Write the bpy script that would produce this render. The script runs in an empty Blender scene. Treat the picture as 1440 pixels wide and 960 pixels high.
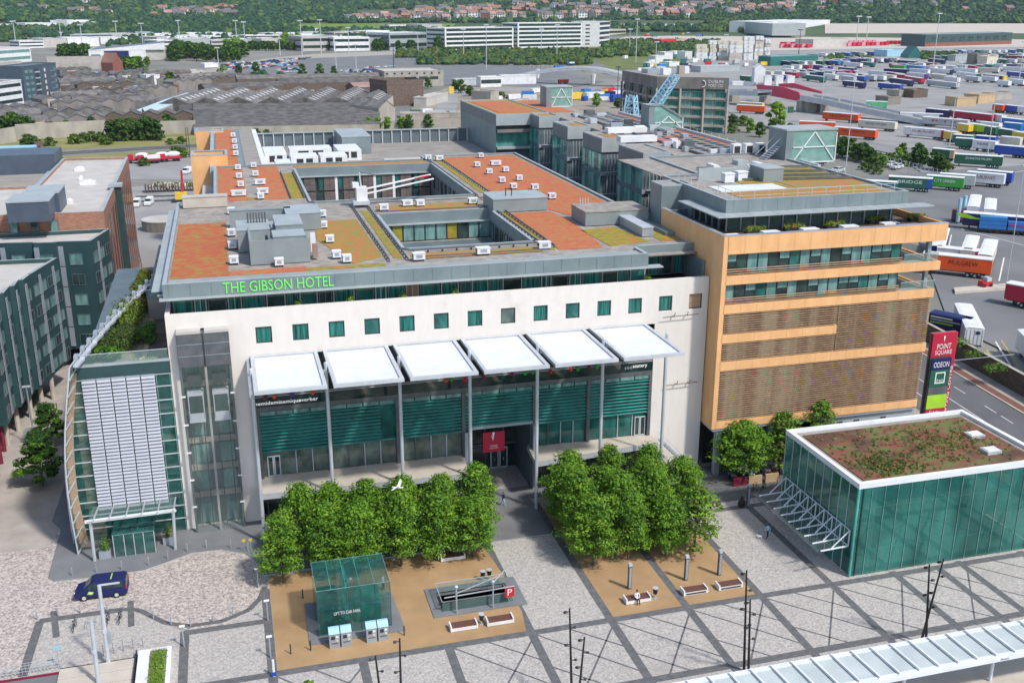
import bpy, math, random
from mathutils import Vector, Matrix
R = math.radians
S = bpy.context.scene
COL = S.collection
# ------------------------------------------------------------ camera
F = 1440.0
_p, _r, _y = R(18.23), R(0.11), R(15.5)
_cy, _sy = math.cos(_y), math.sin(_y)
CW = Vector((_sy*math.cos(_p), _cy*math.cos(_p), -math.sin(_p)))
_r0 = Vector((_cy, -_sy, 0)); _u0 = _r0.cross(CW)
CR = math.cos(_r)*_r0 + math.sin(_r)*_u0
CU = -math.sin(_r)*_r0 + math.cos(_r)*_u0
CAM = Vector((7.755, -110.233, 57.0))
cd = bpy.data.cameras.new('camera'); cam = bpy.data.objects.new('camera', cd); COL.objects.link(cam)
mm = Matrix((CR, CU, -CW)).transposed().to_4x4(); mm.translation = CAM
cam.matrix_world = mm
cd.lens = 36; cd.sensor_width = 36; cd.clip_start = 1; cd.clip_end = 20000
S.camera = cam
# ------------------------------------------------------------ world, sun, exposure
SUN = Vector((1.37, -1.94, 2.92)).normalized()
w = bpy.data.worlds.new("World"); S.world = w; w.use_nodes = True
nt = w.node_tree; nt.nodes.clear()
sky = nt.nodes.new('ShaderNodeTexSky'); sky.sky_type = 'NISHITA'; sky.sun_disc = False
sky.sun_elevation = math.asin(SUN.z); sky.sun_rotation = math.atan2(SUN.x, SUN.y)
sky.air_density = 1.0; sky.dust_density = 1.5; sky.ozone_density = 1.0
bg = nt.nodes.new('ShaderNodeBackground'); bg.inputs[1].default_value = 0.15
wo = nt.nodes.new('ShaderNodeOutputWorld')
nt.links.new(sky.outputs[0], bg.inputs[0]); nt.links.new(bg.outputs[0], wo.inputs[0])
sl = bpy.data.lights.new('sun', 'SUN'); sl.energy = 3.0; sl.angle = R(4); sl.color = (1.0, 0.95, 0.88)
so = bpy.data.objects.new('sun', sl); COL.objects.link(so)
so.rotation_euler = (-SUN).to_track_quat('-Z', 'Y').to_euler(); so.location = (0, 0, 300)
S.view_settings.view_transform = 'Standard'; S.view_settings.look = 'None'
S.view_settings.exposure = 0.28; S.view_settings.gamma = 1.0
S.cycles.max_bounces = 5; S.cycles.transparent_max_bounces = 12
S.cycles.diffuse_bounces = 2; S.cycles.glossy_bounces = 2; S.cycles.transmission_bounces = 2
# ------------------------------------------------------------ helpers
def ray(px, py): return (px-720)*CR - (py-480)*CU + F*CW
def at(px, py, z=0.0):
    d = ray(px, py); return CAM + d*((z-CAM.z)/d.z)
def atY(px, py, y):
    d = ray(px, py); return CAM + d*((y-CAM.y)/d.y)
MATS = {}
def mat(key, c, c2=None, rough=.8, metal=0., s=1., sx=(1, 1, 1), lo=.35, hi=.65, spec=.5, alpha=1., emit=0., vor=0, bump=0., trans=0., det=4, c3=None, s3=.2, lo3=.52, hi3=.6):
    m = bpy.data.materials.new(key); m.use_nodes = True; n = m.node_tree; N = n.nodes; L = n.links
    b = N['Principled BSDF']
    if c2 is None: c2 = tuple(x*.82 for x in c)
    g = N.new('ShaderNodeNewGeometry'); v = N.new('ShaderNodeVectorMath'); v.operation = 'MULTIPLY'
    v.inputs[1].default_value = (s*sx[0], s*sx[1], s*sx[2]); L.new(g.outputs['Position'], v.inputs[0])
    if vor:
        t = N.new('ShaderNodeTexVoronoi'); t.inputs['Scale'].default_value = vor/s
        L.new(v.outputs[0], t.inputs['Vector'])
        sep = N.new('ShaderNodeSeparateColor'); L.new(t.outputs['Color'], sep.inputs[0])
        t2 = N.new('ShaderNodeTexNoise'); t2.inputs['Scale'].default_value = 1; L.new(v.outputs[0], t2.inputs['Vector']); t2.inputs['Detail'].default_value = det
        ad = N.new('ShaderNodeMath'); ad.operation = 'MULTIPLY_ADD'; L.new(t2.outputs['Fac'], ad.inputs[0]); ad.inputs[1].default_value = .6; ad0 = N.new('ShaderNodeMath'); ad0.operation = 'MULTIPLY_ADD'; L.new(sep.outputs[0], ad0.inputs[0]); ad0.inputs[1].default_value = .8; ad0.inputs[2].default_value = .3; L.new(ad0.outputs[0], ad.inputs[2])
        hf = N.new('ShaderNodeMath'); hf.operation = 'MULTIPLY'; hf.inputs[1].default_value = .5; L.new(ad.outputs[0], hf.inputs[0]); fac = hf.outputs[0]
    else:
        t = N.new('ShaderNodeTexNoise'); t.inputs['Scale'].default_value = 1; t.inputs['Detail'].default_value = det
        L.new(v.outputs[0], t.inputs['Vector']); fac = t.outputs['Fac']
    r = N.new('ShaderNodeMapRange'); r.inputs[1].default_value = lo; r.inputs[2].default_value = hi; L.new(fac, r.inputs[0])
    mx = N.new('ShaderNodeMix'); mx.data_type = 'RGBA'; mx.inputs[6].default_value = (*c2, 1); mx.inputs[7].default_value = (*c, 1)
    L.new(r.outputs[0], mx.inputs[0])
    if c3:
        t3 = N.new('ShaderNodeTexNoise'); t3.inputs['Scale'].default_value = s3; t3.inputs['Detail'].default_value = 8; t3.inputs['Roughness'].default_value = .65; L.new(g.outputs['Position'], t3.inputs['Vector'])
        r3 = N.new('ShaderNodeMapRange'); r3.inputs[1].default_value = lo3; r3.inputs[2].default_value = hi3; L.new(t3.outputs['Fac'], r3.inputs[0])
        m3 = N.new('ShaderNodeMix'); m3.data_type = 'RGBA'; m3.inputs[7].default_value = (*c3, 1); L.new(mx.outputs[2], m3.inputs[6]); L.new(r3.outputs[0], m3.inputs[0]); mx = m3
    L.new(mx.outputs[2], b.inputs['Base Color'])
    b.inputs['Roughness'].default_value = rough; b.inputs['Metallic'].default_value = metal
    b.inputs['Specular IOR Level'].default_value = spec; b.inputs['Alpha'].default_value = alpha
    if emit: L.new(mx.outputs[2], b.inputs['Emission Color']); b.inputs['Emission Strength'].default_value = emit
    if bump:
        bu = N.new('ShaderNodeBump'); bu.inputs['Strength'].default_value = bump; bu.inputs['Distance'].default_value = .1
        L.new(fac, bu.inputs['Height']); L.new(bu.outputs[0], b.inputs['Normal'])
    if trans:
        tr = N.new('ShaderNodeBsdfTranslucent'); L.new(mx.outputs[2], tr.inputs[0]); ms = N.new('ShaderNodeMixShader'); ms.inputs[0].default_value = trans
        L.new(b.outputs[0], ms.inputs[1]); L.new(tr.outputs[0], ms.inputs[2]); L.new(ms.outputs[0], N['Material Output'].inputs[0])
    MATS[key] = m; return m
def two(key, a, b_, f_, **k):
    return mat(key, a, b_, **k)
mat('white_render', (.75, .71, .66), (.705, .665, .62), .85, s=1.2, sx=(1, 1, .3), lo=.3, hi=.6, det=6, c3=(.62, .57, .52), s3=.15, lo3=.6, hi3=.75)
mat('white_paint', (.8, .8, .8), (.7, .71, .72), .5, s=.6)
mat('white_metal', (.74, .78, .84), (.66, .70, .76), .45, s=.5)
mat('steel', (.42, .47, .52), (.34, .39, .44), .4, .3, s=.5)
mat('steel_light', (.58, .62, .66), (.5, .54, .58), .4, .2, s=.5)
mat('roof_grey', (.26, .305, .315), (.21, .25, .26), .6, s=.3)
mat('fascia', (.225, .28, .295), (.18, .23, .245), .45, .15, s=.4)
mat('fascia_light', (.41, .455, .465), (.34, .385, .395), .45, .1, s=.4)
mat('fascia_dark', (.14, .18, .20), (.11, .145, .165), .5, .1, s=.4)
mat('panel_purple_grey', (.20, .215, .235), (.17, .185, .2), .5, .1, s=.4)
mat('roof_membrane', (.33, .31, .28), (.24, .225, .2), .9, s=.5, sx=(.5, 1.5, 1))
mat('roof_light', (.52, .50, .47), (.44, .42, .39), .85, s=.25)
mat('gravel_roof', (.36, .33, .29), (.24, .22, .2), .95, s=.9)
mat('dark_metal', (.05, .055, .06), (.035, .04, .045), .5, .3)
mat('mid_metal', (.15, .16, .17), (.11, .12, .13), .5, .3)
mat('black', (.015, .016, .018), (.01, .01, .012), .5)
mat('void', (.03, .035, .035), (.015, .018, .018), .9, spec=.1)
mat('glass_dark', (.035, .07, .07), (.012, .024, .026), .08, s=.6, spec=.7)
mat('glass_teal', (.04, .20, .175), (.012, .075, .068), .08, s=.5, sx=(1, 1, .6), spec=.6)
mat('glass_curtain', (.035, .24, .20), (.006, .05, .045), .12, s=5, sx=(1, 1, .05), spec=.6)
mat('glass_mid', (.15, .21, .18), (.06, .09, .08), .1, s=.8, sx=(1, 1, .6), spec=.6)
mat('glass_aqua', (.28, .50, .44), (.20, .40, .35), .06, alpha=.75, spec=.7)
mat('glass_sky_tint', (.22, .60, .54), (.08, .34, .30), .08, .45, s=.7, sx=(1, 1, .4), spec=.7)  # base colour raised to stand in for sky reflected on the shaded bays
mat('glass_pale', (.20, .36, .34), (.09, .2, .19), .12, s=1.2, sx=(1, 1, .3), spec=.6)
mat('glass_louvre', (.09, .44, .38), (.05, .29, .25), .25, s=.5, sx=(1, 1, 1), spec=.5)
mat('glass_see', (.05, .24, .21), (.02, .13, .115), .03, .3, alpha=.5, spec=.8)
mat('glass_green', (.06, .30, .255), (.015, .12, .105), .03, .35, s=.3, sx=(1, 1, .35), alpha=.78, spec=.8)
mat('glass_clear', (.3, .42, .38), (.25, .36, .33), .04, alpha=.16, spec=.8)
mat('glass_raild', (.015, .05, .05), (.01, .03, .03), .06, alpha=.75, spec=.6)
mat('louvre_grey', (.44, .455, .52), (.39, .405, .47), .5, s=.6)
mat('louvre_white', (.66, .69, .74), (.6, .63, .68), .5, s=.6)
mat('pane_grey', (.50, .56, .56), (.42, .48, .48), .3, s=.5)
mat('bridge_red', (.75, .03, .10), (.65, .025, .085), .45)
mat('sign_added_glow', (.9, .9, .9), (.9, .9, .9), .5, emit=.5)  # emission added so the terrace letters stay white in the canopy's shade
mat('glass_rail', (.25, .4, .38), (.2, .34, .32), .05, alpha=.35, spec=.8)
mat('terracotta', (.83, .47, .215), (.74, .41, .18), .75, s=.8, sx=(1, 1, .5))
mat('terracotta_light', (.50, .36, .25), (.38, .26, .17), .7, s=2, sx=(.5, 1, 6))
mat('slat_brown', (.45, .30, .18), (.33, .21, .13), .7, s=1, sx=(.5, 1, 4))
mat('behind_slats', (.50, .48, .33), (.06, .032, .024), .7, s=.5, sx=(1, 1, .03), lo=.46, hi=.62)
mat('sedum', (.46, .075, .04), (.36, .13, .045), .95, s=2.2, sx=(.6, 1.2, 1), lo=.40, hi=.62, bump=.4, det=8, c3=(.30, .24, .05), s3=.8, lo3=.46, hi3=.68)
mat('sedum_bright', (.47, .10, .055), (.40, .19, .065), .95, s=2, sx=(.6, 1.3, 1), lo=.34, hi=.6, bump=.4, det=8, c3=(.34, .24, .06), s3=.8, lo3=.5, hi3=.74)
mat('sedum_yellow', (.34, .28, .03), (.18, .18, .03), .95, s=1.2, sx=(.8, 1.4, 1), bump=.4, det=8, c3=(.42, .16, .04), s3=.5, lo3=.52, hi3=.62)
mat('sedum_mixed', (.50, .12, .05), (.38, .20, .05), .95, s=2, sx=(.7, 1.3, 1), lo=.42, hi=.58, bump=.4, det=8, c3=(.25, .23, .05), s3=.9, lo3=.4, hi3=.6)
mat('sedum_brown', (.20, .07, .045), (.13, .14, .045), .95, s=.7, sx=(.8, 1.2, 1), lo=.44, hi=.56, bump=.5, det=9, c3=(.10, .05, .035), s3=.25, lo3=.48, hi3=.6)
mat('setts', (.54, .51, .475), (.27, .255, .24), .9, s=2.6, vor=7, lo=.22, hi=.75, det=2, c3=(.33, .31, .295), s3=.09, lo3=.56, hi3=.8)
mat('setts_left', (.57, .51, .465), (.22, .19, .18), .9, s=2.4, vor=5.5, lo=.26, hi=.68, det=2, c3=(.33, .31, .295), s3=.09, lo3=.56, hi3=.8)
mat('band', (.145, .147, .15), (.10, .103, .107), .9, s=1.6)
mat('granite', (.20, .21, .22), (.155, .163, .172), .85, s=.3)
mat('kerb', (.42, .41, .40), (.34, .33, .32), .85, s=1)
mat('tan_gravel', (.42, .275, .14), (.35, .225, .11), .95, s=.45, lo=.3, hi=.7, det=9, c3=(.31, .195, .095), s3=.12, lo3=.5, hi3=.7)
mat('asphalt', (.135, .14, .145), (.105, .108, .112), .95, s=.12)
mat('asphalt_light', (.32, .315, .305), (.25, .25, .245), .95, s=.06, det=9, c3=(.20, .20, .20), s3=.02, lo3=.55, hi3=.62)
mat('asphalt_mid', (.19, .195, .20), (.145, .15, .155), .95, s=.06, det=6)
mat('street', (.44, .40, .36), (.33, .30, .27), .95, s=.3, det=6)
mat('paint', (.75, .75, .72), (.6, .6, .58), .8)
mat('paint_yellow', (.6, .42, .05), (.5, .34, .04), .8)
mat('cycle_red', (.22, .10, .075), (.17, .08, .06), .95, s=1)
mat('ballast', (.25, .24, .225), (.17, .165, .15), .95, s=.4, sx=(.5, 1.5, 1))
mat('dirt', (.33, .29, .23), (.22, .19, .15), .95, s=.06, det=6)
mat('land', (.25, .245, .22), (.16, .165, .14), .95, s=.012, det=8)
mat('grass', (.17, .19, .05), (.09, .13, .03), .95, s=.05, det=8)
mat('grass_dry', (.30, .26, .10), (.16, .18, .05), .95, s=.08, sx=(.4, 1.4, 1), det=8)
mat('grass_bright', (.16, .25, .03), (.10, .18, .02), .95, s=.02, det=8)
mat('hill', (.07, .12, .04), (.04, .075, .03), .95, s=.01, det=8)
mat('water', (.42, .46, .46), (.34, .38, .38), .25, s=.02)
mat('brick', (.40, .21, .14), (.26, .13, .09), .9, s=2.2, sx=(.5, .5, 3), det=5)
mat('brick_red', (.28, .10, .07), (.20, .075, .055), .9, s=.6)
mat('brick_brown', (.17, .125, .10), (.10, .075, .06), .95, s=.8, sx=(1, 1, 2), det=6)
mat('green_panel', (.035, .085, .092), (.027, .068, .075), .4, .1, s=.4)
mat('blue_panel', (.085, .115, .16), (.07, .095, .13), .45, .1, s=.4)
mat('concrete', (.42, .39, .34), (.31, .285, .25), .9, s=.25, sx=(1, 1, .4), det=6)
mat('concrete_dark', (.26, .235, .21), (.17, .155, .14), .9, s=.25, sx=(1, 1, .3), det=6)
mat('concrete_light', (.55, .50, .43), (.46, .41, .35), .85, s=.4)
mat('timber', (.36, .19, .09), (.25, .13, .07), .7, s=2, sx=(3, 1, .3))
mat('timber_grey', (.17, .135, .125), (.09, .075, .075), .7, s=1.5, sx=(.3, .3, 6), lo=.42, hi=.58)
mat('bench_wood', (.16, .07, .05), (.11, .05, .035), .7, s=4, sx=(.5, 3, 1))
mat('shed_roof', (.15, .14, .132), (.075, .07, .068), .9, s=.25, sx=(1, 1, 1), det=9, lo=.4, hi=.6)
mat('shed_roof2', (.20, .19, .18), (.11, .105, .10), .9, s=.25, det=9, lo=.4, hi=.6)
mat('roof_blue', (.52, .66, .70), (.44, .58, .62), .6, s=.05)
mat('roof_slate', (.17, .165, .17), (.10, .095, .095), .85, s=.3, det=8, lo=.4, hi=.6)
mat('roof_tile', (.33, .18, .13), (.24, .13, .10), .85, s=.1)
mat('roof_pink', (.42, .27, .23), (.3, .19, .16), .85, s=.1)
mat('wall_cream', (.55, .48, .40), (.45, .38, .32), .85, s=.1)
mat('leaf', (.19, .37, .03), (.09, .22, .018), .6, s=.9, sx=(1, 1, 1), lo=.3, hi=.7, spec=.25, trans=.35)
mat('leaf_light', (.30, .47, .045), (.18, .33, .025), .6, s=.9, spec=.25, trans=.35)
mat('leaf_dark', (.055, .135, .02), (.03, .08, .015), .6, s=.7, spec=.25, trans=.25)
mat('leaf_olive', (.13, .17, .04), (.07, .10, .025), .7, s=.7, spec=.2, trans=.25)
mat('leaf_orange', (.28, .12, .03), (.18, .12, .03), .7, s=1, spec=.2, trans=.25)
mat('leaf_far', (.045, .105, .05), (.018, .055, .032), .8, s=.05, spec=.1)
mat('leaf_far2', (.11, .18, .05), (.04, .08, .03), .8, s=.05, spec=.1)
mat('bark', (.13, .10, .075), (.085, .065, .05), .9, s=3)
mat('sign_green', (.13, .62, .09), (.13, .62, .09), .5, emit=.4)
mat('sign_white', (.85, .85, .85), (.8, .8, .8), .5)
for k_, c_ in dict(red=(.55, .02, .03), crimson=(.50, .015, .05), orange=(.80, .10, .015), navy=(.010, .015, .10), blue=(.02, .08, .42), azure=(.03, .20, .55), teal=(.02, .16, .15),
                   dgreen=(.015, .12, .07), green=(.05, .38, .05), lime=(.38, .68, .04), yellow=(.80, .55, .05), silver=(.5, .52, .53), cream=(.68, .63, .50), maroon=(.22, .02, .05),
                   purple=(.12, .04, .30), mint=(.12, .55, .25), skyblue=(.35, .60, .75), pink=(.70, .25, .32), sand=(.55, .40, .24), skin=(.45, .27, .19), magenta=(.60, .03, .20), whitep=(.78, .79, .8)).items():
    mat(k_, c_, tuple(x*.85 for x in c_), .5, s=.4)
class M:
    def __init__(s): s.v = []; s.f = []; s.m = []
    def poly(s, pts, m):
        n = len(s.v); s.v += [tuple(p) for p in pts]; s.f.append(tuple(range(n, n+len(pts)))); s.m.append(m); return s
    def box(s, x0, y0, z0, x1, y1, z1, m, mt=None):
        if x0 > x1: x0, x1 = x1, x0
        if y0 > y1: y0, y1 = y1, y0
        n = len(s.v); s.v += [(x0, y0, z0), (x1, y0, z0), (x1, y1, z0), (x0, y1, z0), (x0, y0, z1), (x1, y0, z1), (x1, y1, z1), (x0, y1, z1)]
        for q in ((3, 2, 1, 0), (4, 5, 6, 7), (0, 1, 5, 4), (1, 2, 6, 5), (2, 3, 7, 6), (3, 0, 4, 7)): s.f.append(tuple(n+i for i in q)); s.m.append(m)
        if mt: s.m[-5] = mt
        return s
    def prism(s, P, z0, z1, m, mt=None, bottom=True):
        a = sum(P[i][0]*P[(i+1) % len(P)][1]-P[(i+1) % len(P)][0]*P[i][1] for i in range(len(P)))
        if a < 0: P = P[::-1]
        k = len(P)
        for i in range(k):
            p, q = P[i], P[(i+1) % k]
            s.poly([(p[0], p[1], z0), (q[0], q[1], z0), (q[0], q[1], z1), (p[0], p[1], z1)], m)
        s.poly([(p[0], p[1], z1) for p in P], mt or m)
        if bottom: s.poly([(p[0], p[1], z0) for p in P[::-1]], m)
        return s
    def tube(s, p, q, r, m, n=6, r2=None, cap=True):
        p, q = Vector(p), Vector(q); r2 = r if r2 is None else r2
        d = (q-p).normalized(); a = d.orthogonal().normalized(); b = d.cross(a); k = len(s.v)
        for c, rr in ((p, r), (q, r2)):
            for i in range(n):
                t = 2*math.pi*i/n; s.v.append(tuple(c+rr*(math.cos(t)*a+math.sin(t)*b)))
        for i in range(n): s.f.append((k+i, k+(i+1) % n, k+n+(i+1) % n, k+n+i)); s.m.append(m)
        if cap: s.f.append(tuple(k+i for i in range(n))[::-1]); s.m.append(m); s.f.append(tuple(k+n+i for i in range(n))); s.m.append(m)
        return s
    def bar(s, p, q, w_, h_, m):
        p, q = Vector(p), Vector(q); d = (q-p).normalized(); up = Vector((0, 0, 1))
        if abs(d.z) > .99: up = Vector((0, 1, 0))
        a = d.cross(up).normalized()*w_/2; b = a.cross(d).normalized()*h_/2; n = len(s.v)
        for c in (p, q):
            for x, y in ((-1, -1), (1, -1), (1, 1), (-1, 1)): s.v.append(tuple(c+x*a+y*b))
        for i in range(4): s.f.append((n+i, n+(i+1) % 4, n+4+(i+1) % 4, n+4+i)); s.m.append(m)
        s.f.append((n+3, n+2, n+1, n)); s.m.append(m); s.f.append((n+4, n+5, n+6, n+7)); s.m.append(m)
        return s
    def ball(s, c, rx, ry, rz, m, nu=8, nv=5):
        k = len(s.v)
        for j in range(nv+1):
            t = math.pi*j/nv
            for i in range(nu):
                p = 2*math.pi*i/nu; s.v.append((c[0]+rx*math.sin(t)*math.cos(p), c[1]+ry*math.sin(t)*math.sin(p), c[2]+rz*math.cos(t)))
        for j in range(nv):
            for i in range(nu): s.f.append((k+j*nu+i, k+(j+1)*nu+i, k+(j+1)*nu+(i+1) % nu, k+j*nu+(i+1) % nu)); s.m.append(m)
        return s
    def xf(s, loc=(0, 0, 0), rz=0, sc=1, start=0):
        c, q = math.cos(rz), math.sin(rz)
        for i in range(start, len(s.v)):
            x, y, z = s.v[i]; x *= sc; y *= sc; z *= sc
            s.v[i] = (loc[0]+c*x-q*y, loc[1]+q*x+c*y, loc[2]+z)
        return s
    def mesh(s, name, off=(0, 0, 0)):
        me = bpy.data.meshes.new(name)
        me.from_pydata([(x-off[0], y-off[1], z-off[2]) for x, y, z in s.v], [], s.f)
        keys = []
        idx = []
        for k in s.m:
            if k not in keys: keys.append(k)
            idx.append(keys.index(k))
        for k in keys: me.materials.append(MATS[k])
        me.polygons.foreach_set('material_index', idx); me.update(); return me
WL = {}
def link(o, parent=None):
    COL.objects.link(o)
    if parent: o.parent = parent
    return o
def thing(name, label, cat, loc=(0, 0, 0), rz=0, group=None):
    o = bpy.data.objects.new(name, None); o.location = loc; o.rotation_euler = (0, 0, rz); link(o); WL[o.name] = Vector(loc)
    o.empty_display_size = .1; return tag(o, label, cat, group)
def tag(o, label, cat, group=None):
    o['label'] = label; o['category'] = cat
    if group: o['group'] = group
    return o
def obj(name, m, parent=None, local=False, label=None):
    """mesh object; world coordinates unless local; parts keep their thing's origin"""
    if parent is not None:
        off = (0, 0, 0) if local else WL.get(parent.name, Vector((0, 0, 0)))
        o = bpy.data.objects.new(name, m.mesh(name, off)); link(o, parent); WL[o.name] = Vector(off)
    else:
        if local: off = Vector((0, 0, 0))
        else:
            xs = [v[0] for v in m.v]; ys = [v[1] for v in m.v]; zs = [v[2] for v in m.v]
            off = Vector(((min(xs)+max(xs))/2, (min(ys)+max(ys))/2, min(zs)))
        o = bpy.data.objects.new(name, m.mesh(name, off)); link(o); o.location = off; WL[o.name] = off
    if label: o['label'] = label
    return o
def struct(name, m, kind='structure'):
    o = bpy.data.objects.new(name, m.mesh(name)); link(o); o['kind'] = kind; return o
def solo(name, m, label, cat, group=None): return tag(obj(name, m), label, cat, group)
def place(name, mesh, loc, rz=0, parent=None, sc=None):
    fr = None
    if isinstance(mesh, tuple): mesh, fr = mesh
    o = bpy.data.objects.new(name, mesh); o.rotation_euler = (0, 0, rz)
    o.location = Vector(loc)-(WL.get(parent.name, Vector((0, 0, 0))) if parent else Vector((0, 0, 0)))
    if sc is not None: o.scale = sc if hasattr(sc, '__len__') else (sc, sc, sc)
    link(o, parent); WL[o.name] = Vector(loc)
    if fr: link(bpy.data.objects.new('frame', fr), o)
    return o
def kids(o): return [c for c in bpy.data.objects if c.parent == o]
KC = {}
def dup(root, loc, rz=0, label=None, group=None, sc=None):
    def cp(o, par):
        c = o.copy(); COL.objects.link(c); c.parent = par
        if o.name not in KC: KC[o.name] = kids(o)
        for ch in KC[o.name]: cp(ch, c)
        return c
    r = cp(root, None); r.location = loc; r.rotation_euler = (0, 0, rz)
    if sc: r.scale = (sc, sc, sc) if not hasattr(sc, '__len__') else sc
    if label: r['label'] = label
    if group: r['group'] = group
    return r
ORD = ['first', 'second', 'third', 'fourth', 'fifth', 'sixth', 'seventh', 'eighth', 'ninth', 'tenth', 'eleventh', 'twelfth', 'thirteenth', 'fourteenth', 'fifteenth', 'sixteenth', 'seventeenth', 'eighteenth', 'nineteenth', 'twentieth',
       'twenty-first', 'twenty-second', 'twenty-third', 'twenty-fourth', 'twenty-fifth', 'twenty-sixth', 'twenty-seventh', 'twenty-eighth', 'twenty-ninth', 'thirtieth', 'thirty-first', 'thirty-second', 'thirty-third', 'thirty-fourth', 'thirty-fifth']
_T = dict(zip((20, 30, 40, 50, 60, 70, 80, 90), ('twenty', 'thirty', 'forty', 'fifty', 'sixty', 'seventy', 'eighty', 'ninety')))
for _n in range(36, 100): ORD.append(_T[_n//10*10]+'-'+ORD[_n % 10-1] if _n % 10 else _T[_n][:-1]+'ieth')
def rank(L, base):
    L = sorted(L, key=lambda o: (Vector(o.location)-CAM).dot(CR)/(Vector(o.location)-CAM).dot(CW))
    for i, o in enumerate(L[:99]): o['label'] = '%s, %s from the left' % (base, ORD[i])
def text(s_, loc, size, m, name='lettering', rz=0, rx=90, parent=None, width=None, ext=.04, label=None, cat=None, local=False, vertical=0):
    cu = bpy.data.curves.new(name, 'FONT'); cu.body = s_; cu.size = 1; cu.extrude = 0.0; cu.resolution_u = 2
    o = bpy.data.objects.new('tmp', cu); COL.objects.link(o)
    dg = bpy.context.evaluated_depsgraph_get(); me = bpy.data.meshes.new_from_object(o.evaluated_get(dg)); bpy.data.objects.remove(o)
    xs = [v.co.x for v in me.vertices]; ys = [v.co.y for v in me.vertices]; k = size/max(.01, max(ys)-min(ys)); kx = k if not width else width/(max(xs)-min(xs))
    MX = Matrix.Rotation(rz, 4, 'Z') @ Matrix.Rotation(R(rx), 4, 'X') @ Matrix.Rotation(vertical, 4, 'Z') @ Matrix.Diagonal((kx, k, 1, 1)) @ Matrix.Translation((-min(xs), -min(ys), 0))
    me.transform(MX)
    me.materials.clear(); me.materials.append(MATS[m]); me.name = name
    o = bpy.data.objects.new(name, me)
    if ext:
        pass
    off = WL.get(parent.name, Vector((0, 0, 0))) if (parent and not local) else Vector((0, 0, 0))
    o.location = Vector(loc)-off; link(o, parent); WL[o.name] = Vector(loc)
    if cat: tag(o, label, cat)
    elif label: o['label'] = label
    return o
WIN = {}
def winmesh(w_, h_, glass='glass_dark', frame='dark_metal', fr=.08, mull=0, dep=.12, rows=0):
    """window centred on x, bottom z=0, face towards -y, glass recessed behind a proud frame"""
    k = (round(w_, 2), round(h_, 2), glass, frame, fr, mull, dep, rows)
    if k not in WIN:
        g_ = M(); m = M(); x = w_/2
        g_.poly([(-x+fr*.5, -dep*.4, fr*.5), (x-fr*.5, -dep*.4, fr*.5), (x-fr*.5, -dep*.4, h_-fr*.5), (-x+fr*.5, -dep*.4, h_-fr*.5)], glass)
        m.box(-x, -dep, 0, x, .02, fr, frame); m.box(-x, -dep, h_-fr, x, .02, h_, frame)
        m.box(-x, -dep, fr, -x+fr, .02, h_-fr, frame); m.box(x-fr, -dep, fr, x, .02, h_-fr, frame)
        for i in range(mull):
            t = -x+w_*(i+1)/(mull+1); m.box(t-fr*.4, -dep*.9, fr, t+fr*.4, .01, h_-fr, frame)
        for i in range(rows):
            t = h_*(i+1)/(rows+1); m.box(-x+fr, -dep*.8, t-fr*.4, x-fr, .01, t+fr*.4, frame)
        WIN[k] = (g_.mesh('window'), m.mesh('frame'))
    return WIN[k]
def wrow(parent, x, y, z, dx, dy, n, w_, h_, name='window', ang=None, dz=0, nz=1, **k):
    """n windows from (x,y,z) stepping (dx,dy); face normal is to the right of the stepping direction"""
    a = math.atan2(dy, dx) if ang is None else ang; me = winmesh(w_, h_, **k)
    for j in range(nz):
        for i in range(n): place(name, me, (x+dx*i, y+dy*i, z+dz*j), a, parent)
def leafball(m, c, rx, ry, rz, n, ls, mats, rnd, flat=.5):
    for _ in range(n):
        u = rnd.uniform(-1, 1); t = rnd.uniform(0, 2*math.pi); q = math.sqrt(1-u*u); r = rnd.uniform(.5, 1.18)
        d = Vector((q*math.cos(t), q*math.sin(t), u)); p = Vector((c[0]+rx*r*d.x, c[1]+ry*r*d.y, c[2]+rz*r*d.z))
        nn = (d+Vector((rnd.uniform(-1, 1), rnd.uniform(-1, 1), rnd.uniform(-.2, 1)+flat))).normalized()
        a = nn.orthogonal().normalized(); a = Matrix.Rotation(rnd.uniform(0, 6.28), 3, nn) @ a; b = nn.cross(a)
        l = ls*rnd.uniform(.6, 1.3); wd = l*rnd.uniform(.35, .6)
        m.poly([p-a*l, p-b*wd, p+a*l, p+b*wd], mats[rnd.randrange(len(mats))])
def treemeshes(seed, R_, H, trunk=2.5, clumps=26, nl=150, ls=.28, mats=('leaf', 'leaf', 'leaf_light', 'leaf_dark'), tr=.14, sq=1.):
    rnd = random.Random(seed); t = M(); c = M()
    top = H*.62; t.tube((0, 0, -.1), (.05, 0, trunk), tr, 'bark', 7, tr*.8); t.tube((.05, 0, trunk), (0, .1, top), tr*.8, 'bark', 6, tr*.35)
    for i in range(clumps):
        a = i*2.4+rnd.uniform(-.3, .3); h = (i+.5)/clumps; zz = trunk*.9+(H-trunk*.9)*h
        rr = R_*(math.sin(math.pi*min(1, .22+.78*h)**.8)**.6)*rnd.uniform(.3, .95)*sq
        p = (rr*math.cos(a), rr*math.sin(a), zz-.3)
        cr = R_*rnd.uniform(.17, .36)
        t.tube((0, 0, max(trunk*.9, zz-1.6)), p, tr*.3, 'bark', 4, tr*.1, cap=False)
        mm_ = [mats[rnd.randrange(len(mats))], mats[0], mats[rnd.randrange(len(mats))]]
        leafball(c, p, cr*1.3, cr*1.3, cr*.6, nl, ls, mm_, rnd)
    return t.mesh('trunk'), c.mesh('crown')
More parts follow.
